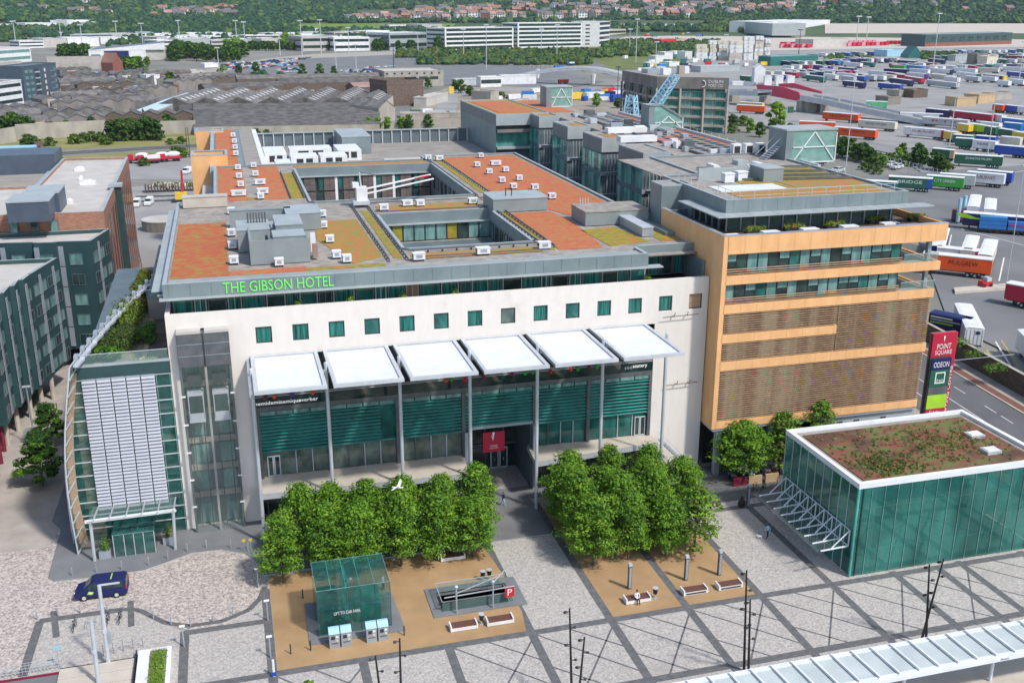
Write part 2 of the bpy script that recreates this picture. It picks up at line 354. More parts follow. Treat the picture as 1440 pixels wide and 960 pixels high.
def tree_from(meshes, name, loc, label, cat='tree', rz=0, sc=1, group=None):
    o = thing(name, label, cat, loc, rz, group); o.scale = (sc, sc, sc) if not hasattr(sc, '__len__') else sc
    a = bpy.data.objects.new('trunk', meshes[0]); link(a, o); b = bpy.data.objects.new('crown', meshes[1]); link(b, o); return o
# ============================================================ ground
def sheet(name, P, z, m): return struct(name, M().poly([(p[0], p[1], z) for p in (P if sum(P[i][0]*P[(i+1) % len(P)][1]-P[(i+1) % len(P)][0]*P[i][1] for i in range(len(P))) > 0 else P[::-1])], m))
g = M()
rr_ = [0, 300, 800, 1300, 1700, 2050, 2250, 2500, 2700, 2900, 3100, 3400, 3800, 4200, 12000]
def hz(d): return -.3 if d < 2050 else -.3+(min(d, 4200)-2050)*.044
angs = [R(-180+5*i) for i in range(73)]
HOLE = [(24.6, -24), (24.6, -20.5), (31.9, -20.5), (31.9, -24)]
def holed(outer, z, m, mt):
    # outer counter-clockwise, hole clockwise, joined by a slit
    k = min(range(len(outer)), key=lambda i: (outer[i][0]-24.6)**2+(outer[i][1]+24)**2)
    P = outer[k:]+outer[:k+1]+HOLE+[HOLE[0]]
    m.poly([(x, y, z) for x, y in P], mt); return m
for i in range(len(rr_)-1):
    if i == 0:
        holed([(CAM.x+300*math.cos(R(5*j)), CAM.y+300*math.sin(R(5*j))) for j in range(72)], -.3, g, 'land'); continue
    for j in range(72):
        P = []
        for a_, r_ in ((j, rr_[i]), (j, rr_[i+1]), (j+1, rr_[i+1]), (j+1, rr_[i])):
            P.append((CAM.x+r_*math.sin(angs[a_]), CAM.y+r_*math.cos(angs[a_]), hz(r_)))
        P = P[::-1]
        g.poly(P, 'land' if rr_[i] < 2000 else 'hill')
struct('ground', g)
def pxs(L, z=0): return [tuple(at(x, y, z))[:2] for x, y in L]
struct('plaza_paving', holed([(-13.5, -70), (96, -70), (96, 18), (-13.5, 18)], 0, M(), 'setts'))
sheet('street_paving', [(-60, -70), (-13.5, -70), (-13.5, 110), (-60, 110)], -.004, 'setts_left')
sheet('street_paving', [(-24, 0), (-14.8, 0), (-6, 60), (-10, 130), (-24, 110)], .004, 'street')
sheet('drop_off_paving', [(-14, -15.4), (-5.8, -15.4), (-3.1, -17), (0, -20.6), (4, -20.6), (7.6, -17), (8, -5), (-14, -5)], .003, 'setts_left')
# dark paving bands
b = M(); W = .42
def band(P, wd=W, z=.008):
    for i in range(len(P)-1):
        p, q = Vector((*P[i], 0)), Vector((*P[i+1], 0)); d = (q-p).normalized(); n = Vector((-d.y, d.x, 0))*wd
        q = q+d*.02
        b.poly([(p-n)+Vector((0, 0, z)), (q-n)+Vector((0, 0, z)), (q+n)+Vector((0, 0, z)), (p+n)+Vector((0, 0, z))], 'band')
for x, y0, y1 in ((0.2, -70, -20.6), (7.95, -70, -15), (16, -70, -29.5), (24, -70, -29.5), (32.1, -70, -3), (40.2, -70, -4), (48.3, -70, -16), (56.4, -70, -12), (64.5, -70, -5), (72.1, -70, -29), (77.3, -44, -29.5), (80.2, -70, -29), (88.2, -70, -29)): band([(x, y0), (x, y1)])
for y, x0, x1 in ((-29.6, 0, 96), (-39.3, 0, 96), (-11.5, 31.7, 40.6), (-11.5, 56, 68), (-20.9, 0, 7.9), (-15.1, -13.5, -5.8)): band([(x0, y), (x1, y)], z=.012)
band([(-5.8, -15.1), (-4.3, -15.6), (-3.1, -17), (-1.6, -18.7), (.5, -19.8), (3.6, -19.8), (6.2, -18.5), (7.4, -16.6), (7.95, -14.5)], .3, .016)
band([(-13.4, -15.1), (-13.6, -24)], .4, .016); band([(-12.4, -13.6), (-11.5, -18.4)], .3, .02); band([(-5.2, -13.7), (-4.8, -18.4)], .3, .02)
for k in range(12):
    for (x0, y0, x1, y1) in ((0, 0, 8.1, -8.5), (0, -5.2, 4.5, -9.6), (3.4, 0, 8.1, -4.6), (1.5, -9.6, 8.1, 0)):
        X = 8.2+8.05*k
        if k in (2,): band([(X+x0, -29.9+y0), (X+x1, -29.9+y1)], .09, .005)
        elif k != 1: band([(X+x0, -29.9+y0), (X+x1, -29.9+y1)], .09, .005)
struct('paving_bands', b)
t = M()
holed([(8.4, -29.2), (31.7, -29.2), (32.3, -19), (31.7, -12.6), (8.4, -12.6)][0:2]+[(32.2, -26), (32.2, -19)]+[(31.7, -12.6), (8.4, -12.6)], .012, t, 'tan_gravel')
for P in ([(40.6, -29.2), (47.9, -29.2), (47.9, -8), (40.6, -6)], [(48.7, -29.2), (56, -29.2), (56, -9), (48.7, -9)]):
    t.poly([(x, y, .012) for x, y in P], 'tan_gravel')
struct('gravel_beds', t)
ap = [(-13.8, 60), (-14.9, 20), (-15.2, 6.2), (-13.9, 3.6), (-13.8, -7), (-13, -7.9), (-9, -8.1), (-4.2, -8), (-1.9, -6.9), (.6, -5.6), (3.7, -5.7), (6.2, -7.2), (7.5, -9.8), (7.9, -12.4), (34, -11.9), (39.8, -11.9), (39.8, -3), (64, -3), (64, .5), (0, .5), (0, 60)]
struct('hotel_pavement', M().prism(ap, -.1, .12, 'kerb', 'granite', False))
sheet('pavilion_pavement', [(56.8, -9.8), (66.5, -9.8), (66.5, -13), (95, -13), (95, 0), (56.8, 0)], .02, 'band')
# road on the right with cycle lane, kerbs, markings
def off(P, d_):
    out = []
    for i, p in enumerate(P):
        q = Vector(P[min(i+1, len(P)-1)])-Vector(P[max(i-1, 0)]); q.normalize(); out.append((p[0]+q.y*d_, p[1]-q.x*d_))
    return out
rl = [(121.5, 90), (121, 40), (119.5, 24), (117.3, 4), (113, -30), (107, -80)]   # far kerb of the road
def strip(name, d0, d1, z0, z1, m, mt=None):
    A, B = off(rl, d0), off(rl, d1); o = M()
    for i in range(len(A)-1):
        q = [A[i], A[i+1], B[i+1], B[i]]
        if z1 - z0 > .05: o.prism(q, z0, z1, m, mt, False)
        else:
            if sum(q[k][0]*q[(k+1) % 4][1]-q[(k+1) % 4][0]*q[k][1] for k in range(4)) < 0: q = q[::-1]
            o.poly([(x, y, z1) for x, y in q], m)
    return struct(name, o)
strip('road', 0, 14.5, 0, .012, 'asphalt')
strip('cycle_lane', -1.8, -.3, 0, .125, 'kerb', 'cycle_red'); strip('road_kerb', -.3, 0, 0, .135, 'concrete_light'); strip('road_pavement', -4.2, -1.8, 0, .12, 'kerb', 'street')
strip('road_pavement', 14.5, 22, 0, .12, 'kerb', 'street')
for d_ in (3.6, 7.2, 10.8):
    A = off(rl, d_); o = M()
    for i in range(len(A)-1):
        p, q = Vector(A[i]), Vector(A[i+1]); L_ = (q-p).length; d = (q-p)/L_; n = Vector((-d.y, d.x))*.07; s_ = 0
        while s_ < L_:
            e = min(L_, s_+(3 if d_ != 7.2 else 50)); P = [p+d*s_-n, p+d*e-n, p+d*e+n, p+d*s_+n]; o.poly([(x.x, x.y, .018) for x in P], 'paint'); s_ += 8 if d_ != 7.2 else 50
    struct('road_markings', o)
# trailer yard, car compound, rail land
sheet('trailer_yard', pxs([(1100, 250), (1180, 262), (1340, 330), (1420, 500), (1440, 545), (1800, 620), (2100, 300), (1700, 75), (1440, 66), (1240, 68), (1050, 72), (930, 85), (860, 120), (900, 150), (1010, 150), (1060, 175), (1250, 215), (1310, 250)]), -.06, 'asphalt_light')
sheet('port_ground', pxs([(850, 62), (880, 52), (1050, 48), (1170, 47), (1300, 47), (1440, 47), (1700, 47), (1700, 76), (1440, 67), (1240, 69), (1050, 73), (930, 86), (905, 70)]), -.08, 'concrete_light')
sheet('yard_asphalt', pxs([(1190, 250), (1440, 232), (1700, 240), (2000, 500), (1500, 560), (1428, 500), (1335, 455), (1290, 330)]), -.03, 'asphalt_mid')
sheet('car_compound', pxs([(410, 85), (520, 76), (640, 85), (760, 95), (850, 115), (760, 130), (640, 122), (560, 112), (470, 108), (330, 104), (280, 100), (350, 90)]), -.06, 'asphalt_mid')
sheet('compound_road', pxs([(260, 104), (370, 83), (440, 76), (560, 72), (700, 73), (780, 78), (850, 95), (835, 97), (760, 83), (690, 78), (560, 77), (440, 82), (380, 88), (280, 108)]), -.04, 'concrete')
sheet('rail_grass', pxs([(-60, 196), (300, 178), (520, 176), (660, 180), (660, 200), (300, 235), (100, 240), (-60, 245)]), -.05, 'grass_dry')
sheet('waste_ground', pxs([(560, 176), (590, 140), (640, 118), (760, 124), (880, 150), (900, 175), (690, 185)]), -.03, 'dirt')
sheet('service_yard', pxs([(170, 224), (280, 216), (300, 250), (300, 400), (205, 400), (195, 350), (180, 260)]), -.02, 'asphalt_light')
sheet('rail_track_bed', pxs([(-60, 228), (150, 216), (290, 209), (290, 202), (150, 208), (-60, 216)]), -.03, 'ballast')
sheet('rail_track_bed', pxs([(185, 262), (290, 262), (290, 252), (183, 252)]), -.01, 'ballast')
sheet('estate_ground', pxs([(-40, 165), (130, 190), (280, 176), (560, 172), (600, 120), (420, 108), (260, 102), (110, 92), (-40, 110)]), -.07, 'asphalt_mid')
sheet('verge_grass', pxs([(560, 74), (770, 80), (820, 100), (950, 95), (1000, 66), (900, 62), (720, 66), (560, 68)]), -.03, 'grass')
# ============================================================ hotel
H = thing('hotel', 'white rendered hotel block with grey roof rim and orange sedum roofs around two courtyards', 'hotel', (0, 0, 0))
w_ = M()
def wall(m, x0, x1, z0, z1, holes, y, dep, mt, sgn=-1, axis='x'):
    """vertical wall at y (or x) with rectangular holes and reveals going in by dep"""
    xs = sorted({x0, x1, *[h[0] for h in holes], *[h[1] for h in holes]}); zs = sorted({z0, z1, *[h[2] for h in holes], *[h[3] for h in holes]})
    def P(x, d, z): return (x, y-sgn*d, z) if axis == 'x' else (y-sgn*d, x, z)
    for i in range(len(xs)-1):
        for j in range(len(zs)-1):
            cx, cz = (xs[i]+xs[i+1])/2, (zs[j]+zs[j+1])/2
            if any(h[0] < cx < h[1] and h[2] < cz < h[3] for h in holes): continue
            m.poly([P(xs[i], 0, zs[j]), P(xs[i+1], 0, zs[j]), P(xs[i+1], 0, zs[j+1]), P(xs[i], 0, zs[j+1])], mt)
    for a, b_, c, d in holes:
        m.poly([P(a, 0, c), P(a, dep, c), P(a, dep, d), P(a, 0, d)], mt); m.poly([P(b_, 0, c), P(b_, dep, c), P(b_, dep, d), P(b_, 0, d)], mt)
        m.poly([P(a, 0, d), P(b_, 0, d), P(b_, dep, d), P(a, dep, d)], mt); m.poly([P(a, 0, c), P(b_, 0, c), P(b_, dep, c), P(a, dep, c)], mt)
holes = [(.9, 6.4, 0, 23.8), (8.5, 56.4, -.5, 20.05)]
wx = [10.1+i*3.965 for i in range(14)]
for x in wx: holes.append((x-.87, x+.87, 21.55, 23.45))
wall(w_, 0, 63.3, -.5, 25.5, holes, 0, .3, 'white_render')
w_.poly([(0, 0, 25.5), (63.3, 0, 25.5), (63.3, .5, 25.5), (0, .5, 25.5)], 'white_render')
w_.poly([(0, .5, 25.5), (63.3, .5, 25.5), (63.3, .5, 24.4), (0, .5, 24.4)], 'white_render')
w_.poly([(0, 0, -.5), (0, 0, 25.5), (0, 22, 25.5), (0, 22, -.5)], 'white_render'); w_.poly([(0, .5, 25.5), (0, 22, 25.5), (.5, 22, 25.5), (.5, .5, 25.5)], 'white_render')
obj('front_wall', w_, H)
for i, x in enumerate(wx):
    place('window', winmesh(1.74, 1.9, 'slat_brown' if i == 13 else 'glass_mid' if i == 7 else 'glass_teal' if i in (3, 5, 9) else 'glass_curtain', 'dark_metal', .13, dep=.02), (x, .2, 21.55), 0, H)
# inner solid mass (floors) behind the front bay and the sides
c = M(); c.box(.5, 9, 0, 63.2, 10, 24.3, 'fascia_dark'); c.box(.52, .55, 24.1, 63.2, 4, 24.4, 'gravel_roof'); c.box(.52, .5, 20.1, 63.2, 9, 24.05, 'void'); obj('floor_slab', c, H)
for a in ((0, 22, 0, .4, 50, 27.1, 'fascia'), (63, 1.5, 0, 63.3, 86, 27.1, 'fascia'), (.4, 49.6, 0, 5.3, 50, 27.1, 'fascia'), (5.3, 50, 0, 5.6, 86, 27.1, 'roof_light'), (3, 50, 0, 5.2, 105, 24.8, 'roof_light')): obj('side_wall', M().box(*a), H)
# bay: glazed wall under the canopy, terrace above, shops below
b = M(); b.box(8.5, .1, 13.45, 56.4, .5, 14.0, 'mid_metal'); b.box(8.5, .6, 13.9, 56.4, 8.9, 14.1, 'gravel_roof')
for x in (8.5, 16.4, 24.3, 32.2, 41, 47.9, 56): b.box(x, .0, 5.3, x+.4, .45, 13.45, 'mid_metal')
b.box(56.4, .1, 5.3, 56.7, .5, 15.4, 'steel')
b.box(33, .1, 8.55, 41, .5, 8.9, 'steel')
obj('bay_frame', b, H)
bays = [(8.9, 16.4), (16.8, 24.3), (24.7, 32.2), (32.6, 41.0), (41.4, 47.9), (48.3, 56.0)]
for k, (x0, x1) in enumerate(bays):
    s_ = M(); s_.poly([(x0, .45, 8.4), (x1, .45, 8.4), (x1, .45, 13.4), (x0, .45, 13.4)], 'glass_teal'); z = 8.5 if k != 3 else 9
    while z < 12.9: s_.box(x0+.02, .02, z, x1-.02 if k != 1 or z < 8.9 else x1-1.8, .4, z+.06, 'glass_louvre'); z += .42
    n = 4
    for i in range(n): s_.box(x0+(x1-x0)*i/n+.08, .1, 12.95, x0+(x1-x0)*(i+1)/n-.08, .2, 13.4, 'glass_pale')
    obj('louvre_screen', s_, H)
    if k == 3: continue
    s_ = M(); s_.poly([(x0, .5, 5.4), (x1, .5, 5.4), (x1, .5, 8.4), (x0, .5, 8.4)], 'glass_mid' if k < 4 else 'glass_teal')
    for i in range(5): s_.box(x0+(x1-x0)*i/4-.05, .35, 5.35, x0+(x1-x0)*i/4+.05, .48, 8.4, 'steel_light' if i in (2, 3) else 'mid_metal')
    s_.box(x0, .3, 8.3, x1, .44, 8.42, 'mid_metal')
    if k in (0, 5):
        xx = x0+.5 if k == 0 else x1-1.6
        for q in (0, .75): s_.box(xx+q, .3, 5.35, xx+q+.7, .4, 7.9, 'steel_light'); s_.box(xx+q+.12, .28, 5.5, xx+q+.58, .31, 7.75, 'glass_dark')
    obj('glazed_screen', s_, H)
d = M(); d.prism([(8.2, 1.2), (8.2, -3.9), (31.8, -4.7), (32.6, 1.2)], 4.6, 5.3, 'steel_light', 'concrete_light'); obj('balcony_slab', d, H)
d = M(); d.prism([(40.6, 1.2), (40.2, -3.8), (56.6, -2.2), (56.6, 1.2)], 4.6, 5.3, 'steel_light', 'concrete_light'); obj('balcony_slab', d, H)
r_ = M()
for P, z in (([(8.3, -3.8), (31.7, -4.6)], 5.3), ([(40.4, -3.7), (56.4, -2.2)], 5.3)):
    (xa, ya), (xb, yb) = P; r_.poly([(xa, ya, z), (xb, yb, z), (xb, yb, z+.02), (xa, ya, z+.02)], 'glass_rail')
# ground floor shop fronts under the slabs
g_ = M(); g_.poly([(8.5, 1.6, 0), (33, 1.6, 0), (33, 1.6, 4.6), (8.5, 1.6, 4.6)], 'glass_dark'); g_.poly([(41, 1.6, 0), (56.4, 1.6, 0), (56.4, 1.6, 4.6), (41, 1.6, 4.6)], 'glass_dark')
for i in range(9): g_.box(9+i*2.9, 1.4, 0, 9.2+i*2.9, 1.58, 4.6, 'mid_metal'); g_.box(42+i*1.7, 1.4, 0, 42.15+i*1.7, 1.58, 4.6, 'mid_metal')
g_.box(8.5, 1.38, 3.6, 33, 1.56, 4.5, 'dark_metal'); g_.box(41, 1.38, 3.6, 56.4, 1.56, 4.5, 'dark_metal')
obj('shop_front', g_, H)
# entrance recess
e = M(); e.poly([(33, 7, 0), (41, 7, 0), (41, 7, 8.6), (33, 7, 8.6)], 'glass_dark'); e.box(33, .5, 0, 33.2, 7, 8.6, 'fascia_dark'); e.box(40.8, .5, 0, 41, 7, 8.6, 'fascia_dark'); e.box(33.2, .5, 8.56, 40.8, 7, 8.7, 'fascia_dark')
for x in (34.5, 36.6, 39): e.box(x, 6.85, 0, x+.12, 6.98, 8.5, 'mid_metal')
e.box(33.2, 6.8, 3.2, 40.8, 6.97, 3.5, 'mid_metal'); e.box(33.2, 6.8, 5.6, 40.8, 6.97, 5.75, 'mid_metal'); obj('entrance_lobby', e, H)
for x in (37.3, 38.5):
    q = M(); q.box(x, 6.6, 0, x+1.1, 6.78, 2.9, 'steel_light'); q.box(x+.18, 6.55, .25, x+.92, 6.62, 2.7, 'glass_dark'); dd_ = obj('door', q, H); obj('handle', M().box(x+.5, 6.5, 1.1, x+.58, 6.56, 1.5, 'steel_light'), dd_)
q = M(); q.box(40.9, -.6, 0, 41.5, 0, 8.5, 'steel'); q.box(32.4, -.5, 0, 32.8, -.1, 8.5, 'steel'); obj('column', q, H)
# terrace balustrades with dark glass
t = M(); t.poly([(8.5, .12, 14.0), (56.4, .12, 14.0), (56.4, .12, 15.4), (8.5, .12, 15.4)], 'glass_raild')
t.box(8.5, .06, 15.4, 56.4, .16, 15.45, 'steel_light'); obj('balustrade', t, H)
t = M(); t.box(8.7, .13, 14.02, 16.2, .18, 15.4, 'dark_metal'); obj('sign_board', t, H); t = M(); t.box(52.2, .13, 14.02, 56.2, .18, 15.4, 'dark_metal'); obj('sign_board', t, H)
text('hemidemisemiquaverbar', (8.5, .05, 14.15), .55, 'sign_added_glow', 'sign_lettering', width=7.0, label='white bar name lettering on dark glass under the leftmost canopy panel', cat='sign')
text('cod', (52.7, .05, 14.45), .45, 'silver', 'sign_lettering', width=.95, label='grey half of the eatery name at the right end of the terrace rail', cat='sign')
text('aeatery', (53.75, .05, 14.42), .52, 'sign_added_glow', 'sign_lettering', width=1.9, label='white half of the eatery name at the right end of the terrace rail', cat='sign')
# festoon of lamp balloons on the terrace
rnd = random.Random(5)
for i, (px, cc) in enumerate(((372, 'maroon'), (385, 'orange'), (410, 'purple'), (439, 'orange'), (628, 'orange'), (635, 'green'), (654, 'red'), (680, 'maroon'), (720, 'maroon'), (738, 'green'), (749, 'green'), (774, 'red'), (802, 'red'), (812, 'green'), (828, 'maroon'), (838, 'green'))):
    x = atY(px, 545, -.35).x
    tag(obj('paper_lantern', M().ball((x, -.35, 15.3+rnd.uniform(-.12, .12)), .27, .27, .29, cc)), '%s round lantern, %s from the left on the terrace under the white canopy' % ({'maroon': 'dark red'}.get(cc, cc), ORD[i]), 'lantern', 'lanterns hung along the terrace')
q = M(); q.tube((8.6, -.35, 15.4), (56.3, -.35, 15.4), .03, 'white_paint', 4); solo('festoon_cable', q, 'thin white cable strung along the terrace under the canopy panels', 'cable')
# upper floor glazing on the roof terrace
m = M(); x = .8; U = M()
U.poly([(.6, 2.8, 24.4), (56, 2.8, 24.4), (56, 2.8, 27.1), (.6, 2.8, 27.1)], 'glass_dark'); U.poly([(56, 6.5, 24.4), (63, 6.5, 24.4), (63, 6.5, 27.6), (56, 6.5, 27.6)], 'glass_dark'); U.poly([(.6, 2.8, 24.4), (.6, 22, 24.4), (.6, 22, 27.1), (.6, 2.8, 27.1)], 'glass_dark'); U.poly([(56, 2.8, 24.4), (56, 6.5, 24.4), (56, 6.5, 27.1), (56, 2.8, 27.1)], 'glass_dark')
obj('upper_wall', U, H)
i = 0
while x < 55.5:
    wd = (2.1, 1.3, 2.0, 1.5, 2.4)[i % 5]
    gl = ('glass_curtain', 'glass_dark', 'glass_teal', 'glass_curtain', 'glass_curtain')[(i*3+i//4) % 5] if i != 13 else 'timber'
    place('window', winmesh(wd, 2.6, gl, 'fascia_light' if i % 2 else 'mid_metal', .12, mull=1 if wd in (1.3, 1.5) else 0, dep=.1), (x+wd/2, 2.65, 24.42), 0, H); x += wd+.12; i += 1
for i in range(4): place('window', winmesh(1.6, 3, 'glass_curtain' if i % 2 else 'glass_dark', 'mid_metal', .12), (57+1.7*i, 6.4, 24.42), 0, H)
for i in range(9): place('window', winmesh(1.9, 2.6, 'glass_curtain', 'fascia_light', .12), (.5, 4+2*i, 24.42), -math.pi/2, H)
# roof deck, rims
RR = [(0, 1, 27.9, 46), (44, 1, 55.6, 46), (55.6, 5, 63.9, 46), (27.9, 1, 44, 11.5), (27.9, 33.5, 44, 46), (5.3, 46, 19.6, 86), (0, 46, 5.3, 50.3), (44.5, 46, 63.9, 90), (19.6, 80, 44.5, 86), (44, 46, 44.5, 46.02)]
d = M()
for x0, y0, x1, y1 in RR: d.poly([(x0, y0, 28.3), (x1, y0, 28.3), (x1, y1, 28.3), (x0, y1, 28.3)], 'gravel_roof')
obj('roof_deck', d, H)
def rim(P, closed, z0=27.1, z1=28.62, th=.45, m_='fascia', mt='fascia_light', out=0):
    o = M()
    n = len(P)
    for i in range(n if closed else n-1):
        p, q = Vector((*P[i], 0)), Vector((*P[(i+1) % n], 0)); dd = (q-p).normalized(); nn = Vector((-dd.y, dd.x, 0))*th
        pts = [p, q, q+nn-dd*th, p+nn+dd*th]
        o.prism([(v.x, v.y) for v in pts], z0, z1, m_, mt)
    return o
obj('roof_rim', rim([(0, 1), (55.6, 1), (55.6, 5), (63.9, 5), (63.9, 90), (44.5, 90), (44.5, 86), (5.3, 86), (5.3, 50.3), (0, 50.3)], True), H)
e = M()
e.box(-.4, .3, 26.95, 57.3, 1.6, 27.08, 'fascia_light'); e.box(55.6, 3.9, 27.5, 64.2, 5.2, 27.62, 'gravel_roof'); e.box(-.6, 1.6, 27.2, 0, 50, 27.35, 'fascia_light'); e.box(-1.2, 2, 27.6, 0, 49, 27.7, 'fascia_light'); obj('eave', e, H)
e = M()
for i in range(25): e.box(2.2*i+.6, .975, 27.15, 2.2*i+.625, .995, 28.55, 'fascia_dark')
obj('panel_joint', e, H)
for k, (x0, y0, x1, y1, zf) in enumerate(((27.9, 11.5, 44, 33.5, 24.4), (19.6, 46, 44.5, 80, 21.6))):
    o = rim([(x0, y0), (x0, y1), (x1, y1), (x1, y0)], True, 27.1, 28.62, -.4 if 0 else .4); obj('courtyard_rim', o, H)
    c = M(); c.poly([(x0, y0, zf), (x1, y0, zf), (x1, y1, zf), (x0, y1, zf)], 'gravel_roof')
    c.poly([(x0, y1, zf), (x1, y1, zf), (x1, y1, 27.1), (x0, y1, 27.1)], 'glass_dark'); c.poly([(x1, y0, zf), (x1, y1, zf), (x1, y1, 27.1), (x1, y0, 27.1)], 'fascia_dark')
    c.poly([(x0, y0, zf), (x0, y1, zf), (x0, y1, 27.1), (x0, y0, 27.1)], 'fascia_dark'); c.poly([(x0, y0, zf), (x1, y0, zf), (x1, y0, 27.1), (x0, y0, 27.1)], 'fascia_dark')
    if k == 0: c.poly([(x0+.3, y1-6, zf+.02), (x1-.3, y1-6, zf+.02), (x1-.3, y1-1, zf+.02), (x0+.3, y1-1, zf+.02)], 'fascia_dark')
    c.box(x0, y1-.6, 26.9, x1, y1, 27.08, 'fascia_light')
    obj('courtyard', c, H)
for i, gl in enumerate(('glass_teal', 'timber', 'glass_pale', 'glass_pale', 'glass_pale', 'glass_pale', 'timber', 'glass_dark', 'glass_pale', 'glass_pale')):
    place('window', winmesh(1.55, 2.4, gl if gl != 'timber' else 'sedum_yellow', 'dark_metal', .06), (28.9+1.6*i, 33.35, 24.5), 0, H)
for i in range(8): place('window', winmesh(1.3, 2.3, 'glass_pale' if i % 3 == 1 else 'glass_dark', 'dark_metal', .06), (43.9, 13.5+2.5*i, 24.5), math.pi/2, H)
x = 20
for i in range(7):
    wp = M(); wp.box(x+1, 79.7, 24.4, x+3, 79.95, 27, 'timber_grey'); wp.box(x+1, 79.7, 21.6, x+3, 79.95, 24.1, 'timber_grey'); wp.box(x+2, 79.68, 21.7, x+2.05, 79.7, 27, 'dark_metal'); obj('timber_cladding', wp, H)
    place('window', winmesh(.9, 2.6, 'glass_teal', 'dark_metal', .05), (x+.45, 79.8, 24.4), 0, H)
    wp = M(); 
    if i in (1, 3, 4): wp.box(x+3.02, 79.7, 21.6, x+3.5, 79.95, 27, 'whitep'); obj('white_panel', wp, H)
    x += 3.55
for i in range(9): place('window', winmesh(1.3, 2.3, 'glass_pale' if i % 3 == 1 else 'glass_dark', 'dark_metal', .06), (44.4, 49+3.4*i, 24.5), math.pi/2, H)
c = M(); c.poly([(20, 47, 24.2), (44, 47, 24.2), (44, 49, 24.2), (20, 49, 24.2)], 'gravel_roof')
# sedum beds and roof surfaces
def bed(P, mt, z=28.36, name='sedum_bed'):
    o = M(); o.prism(P, z-.05, z, mt, mt, False); obj(name, o, H)
def rect(x0, y0, x1, y1): return [(x0, y0), (x1, y0), (x1, y1), (x0, y1)]
bed(rect(.7, 4.2, 6.9, 34.5), 'sedum'); bed(rect(6.95, 4.2, 15.5, 6.3), 'sedum_bright'); bed(rect(15.6, 4.2, 24.4, 5.6), 'sedum_yellow')
bed(rect(6, 50.6, 10.3, 85.4), 'sedum_bright'); bed(rect(12.4, 50.6, 16.6, 85.4), 'sedum_bright'); bed(rect(10.35, 50.6, 12.3, 53), 'sedum_yellow'); bed(rect(16.9, 50.6, 18.8, 76), 'sedum_yellow'); bed(rect(16.7, 76.5, 44.5, 85.4) if 0 else rect(19.6, 82.5, 44.5, 85.2), 'sedum_mixed')
bed([(18.6, 31.6), (24.5, 32), (24.7, 8.8), (21, 6.2), (18, 20)], 'sedum_mixed'); bed(rect(25.9, 7.5, 26.9, 38), 'sedum_yellow'); bed(rect(28.5, 36, 43.5, 41), 'sedum_mixed'); bed(rect(28, 6.6, 44, 9.2), 'sedum_mixed')
bed([(48.2, 88), (62.8, 88.5), (62.8, 27), (54.2, 27), (53, 31), (48.2, 42)], 'sedum_bright'); bed([(45.9, 30.5), (52.5, 30.5), (53.3, 24), (52.3, 9.5), (51.8, 6.4), (46.2, 6.8)], 'sedum_bright')
bed([(52.5, 17), (57.6, 17.8), (58.8, 8.4), (53, 7)], 'sedum_yellow'); bed(rect(60.3, 8, 63, 13), 'sedum_yellow'); bed(rect(45.2, 7, 45.8, 44), 'sedum_yellow'); bed(rect(46.4, 48, 47.4, 86), 'sedum_yellow')
q = M(); q.box(0.6, 1.6, 28.32, 55, 4, 28.34, 'roof_membrane')
for y in (2, 2.6, 3.3): q.box(.6, y, 28.34, 55, y+.12, 28.5, 'fascia_light')
obj('roof_walkway', q, H)
# rails of the window-cleaning gantry
for x0, x1, y0, y1 in ((25.1, 27.3, 6, 41), (45, 47.6, 44, 88), (44.8, 46, 8, 33), (16.8, 18.9, 50.5, 77.5)):
    q = M()
    for x in (x0, x1): q.box(x-.06, y0, 28.55, x+.06, y1, 28.75, 'mid_metal')
    y = y0
    while y < y1: q.box(x0-.1, y, 28.31, x0+.1, y+.15, 28.55, 'mid_metal'); q.box(x1-.1, y, 28.31, x1+.1, y+.15, 28.55, 'mid_metal'); y += 1.5
    obj('gantry_rail', q, H)
q = M()
for y in (6.3, 9.8): q.box(28, y-.05, 28.6, 45, y+.05, 28.75, 'mid_metal')
for i in range(10): q.box(28.5+1.8*i, 9.7, 28.31, 28.7+1.8*i, 9.9, 28.6, 'dark_metal')
for y in (35, 42): q.box(27.5, y-.05, 28.6, 46, y+.05, 28.75, 'mid_metal')
obj('gantry_rail', q, H)
# window-cleaning gantry crane
G_ = thing('cleaning_gantry', 'white window-cleaning crane with a long twin jib standing on the roof rails between the courtyards', 'roof crane', (26.5, 41.5, 28.7))
q = M(); q.box(25.2, 40.2, 28.75, 27.6, 43, 29.3, 'steel_light'); q.box(25.8, 40.8, 29.3, 27.4, 42.6, 31.2, 'whitep'); q.box(25.3, 41, 31.2, 26.2, 42.2, 31.9, 'whitep'); obj('cab', q, G_)
q = M(); q.bar((27, 41.8, 30.8), (37.6, 44.2, 32.2), .22, .22, 'whitep'); q.bar((27, 41.2, 30.2), (38, 43.9, 31.6), .2, .2, 'whitep'); q.bar((35, 43.4, 31.8), (37.4, 44, 32.1), .15, .15, 'crimson'); obj('jib', q, G_)
q = M(); q.tube((26.6, 41.6, 31.2), (26.4, 41.6, 33.4), .12, 'steel_light'); q.tube((26.4, 41.6, 33.4), (32, 43, 32), .04, 'dark_metal'); obj('mast', q, G_)
# roof sign
text('THE GIBSON HOTEL', (atY(314, 412, .9).x, .9, 27.25), 1.2, 'sign_green', 'sign_lettering', width=atY(469, 393, .9).x-atY(314, 412, .9).x, label='green hotel name letters on the grey roof fascia', cat='sign')
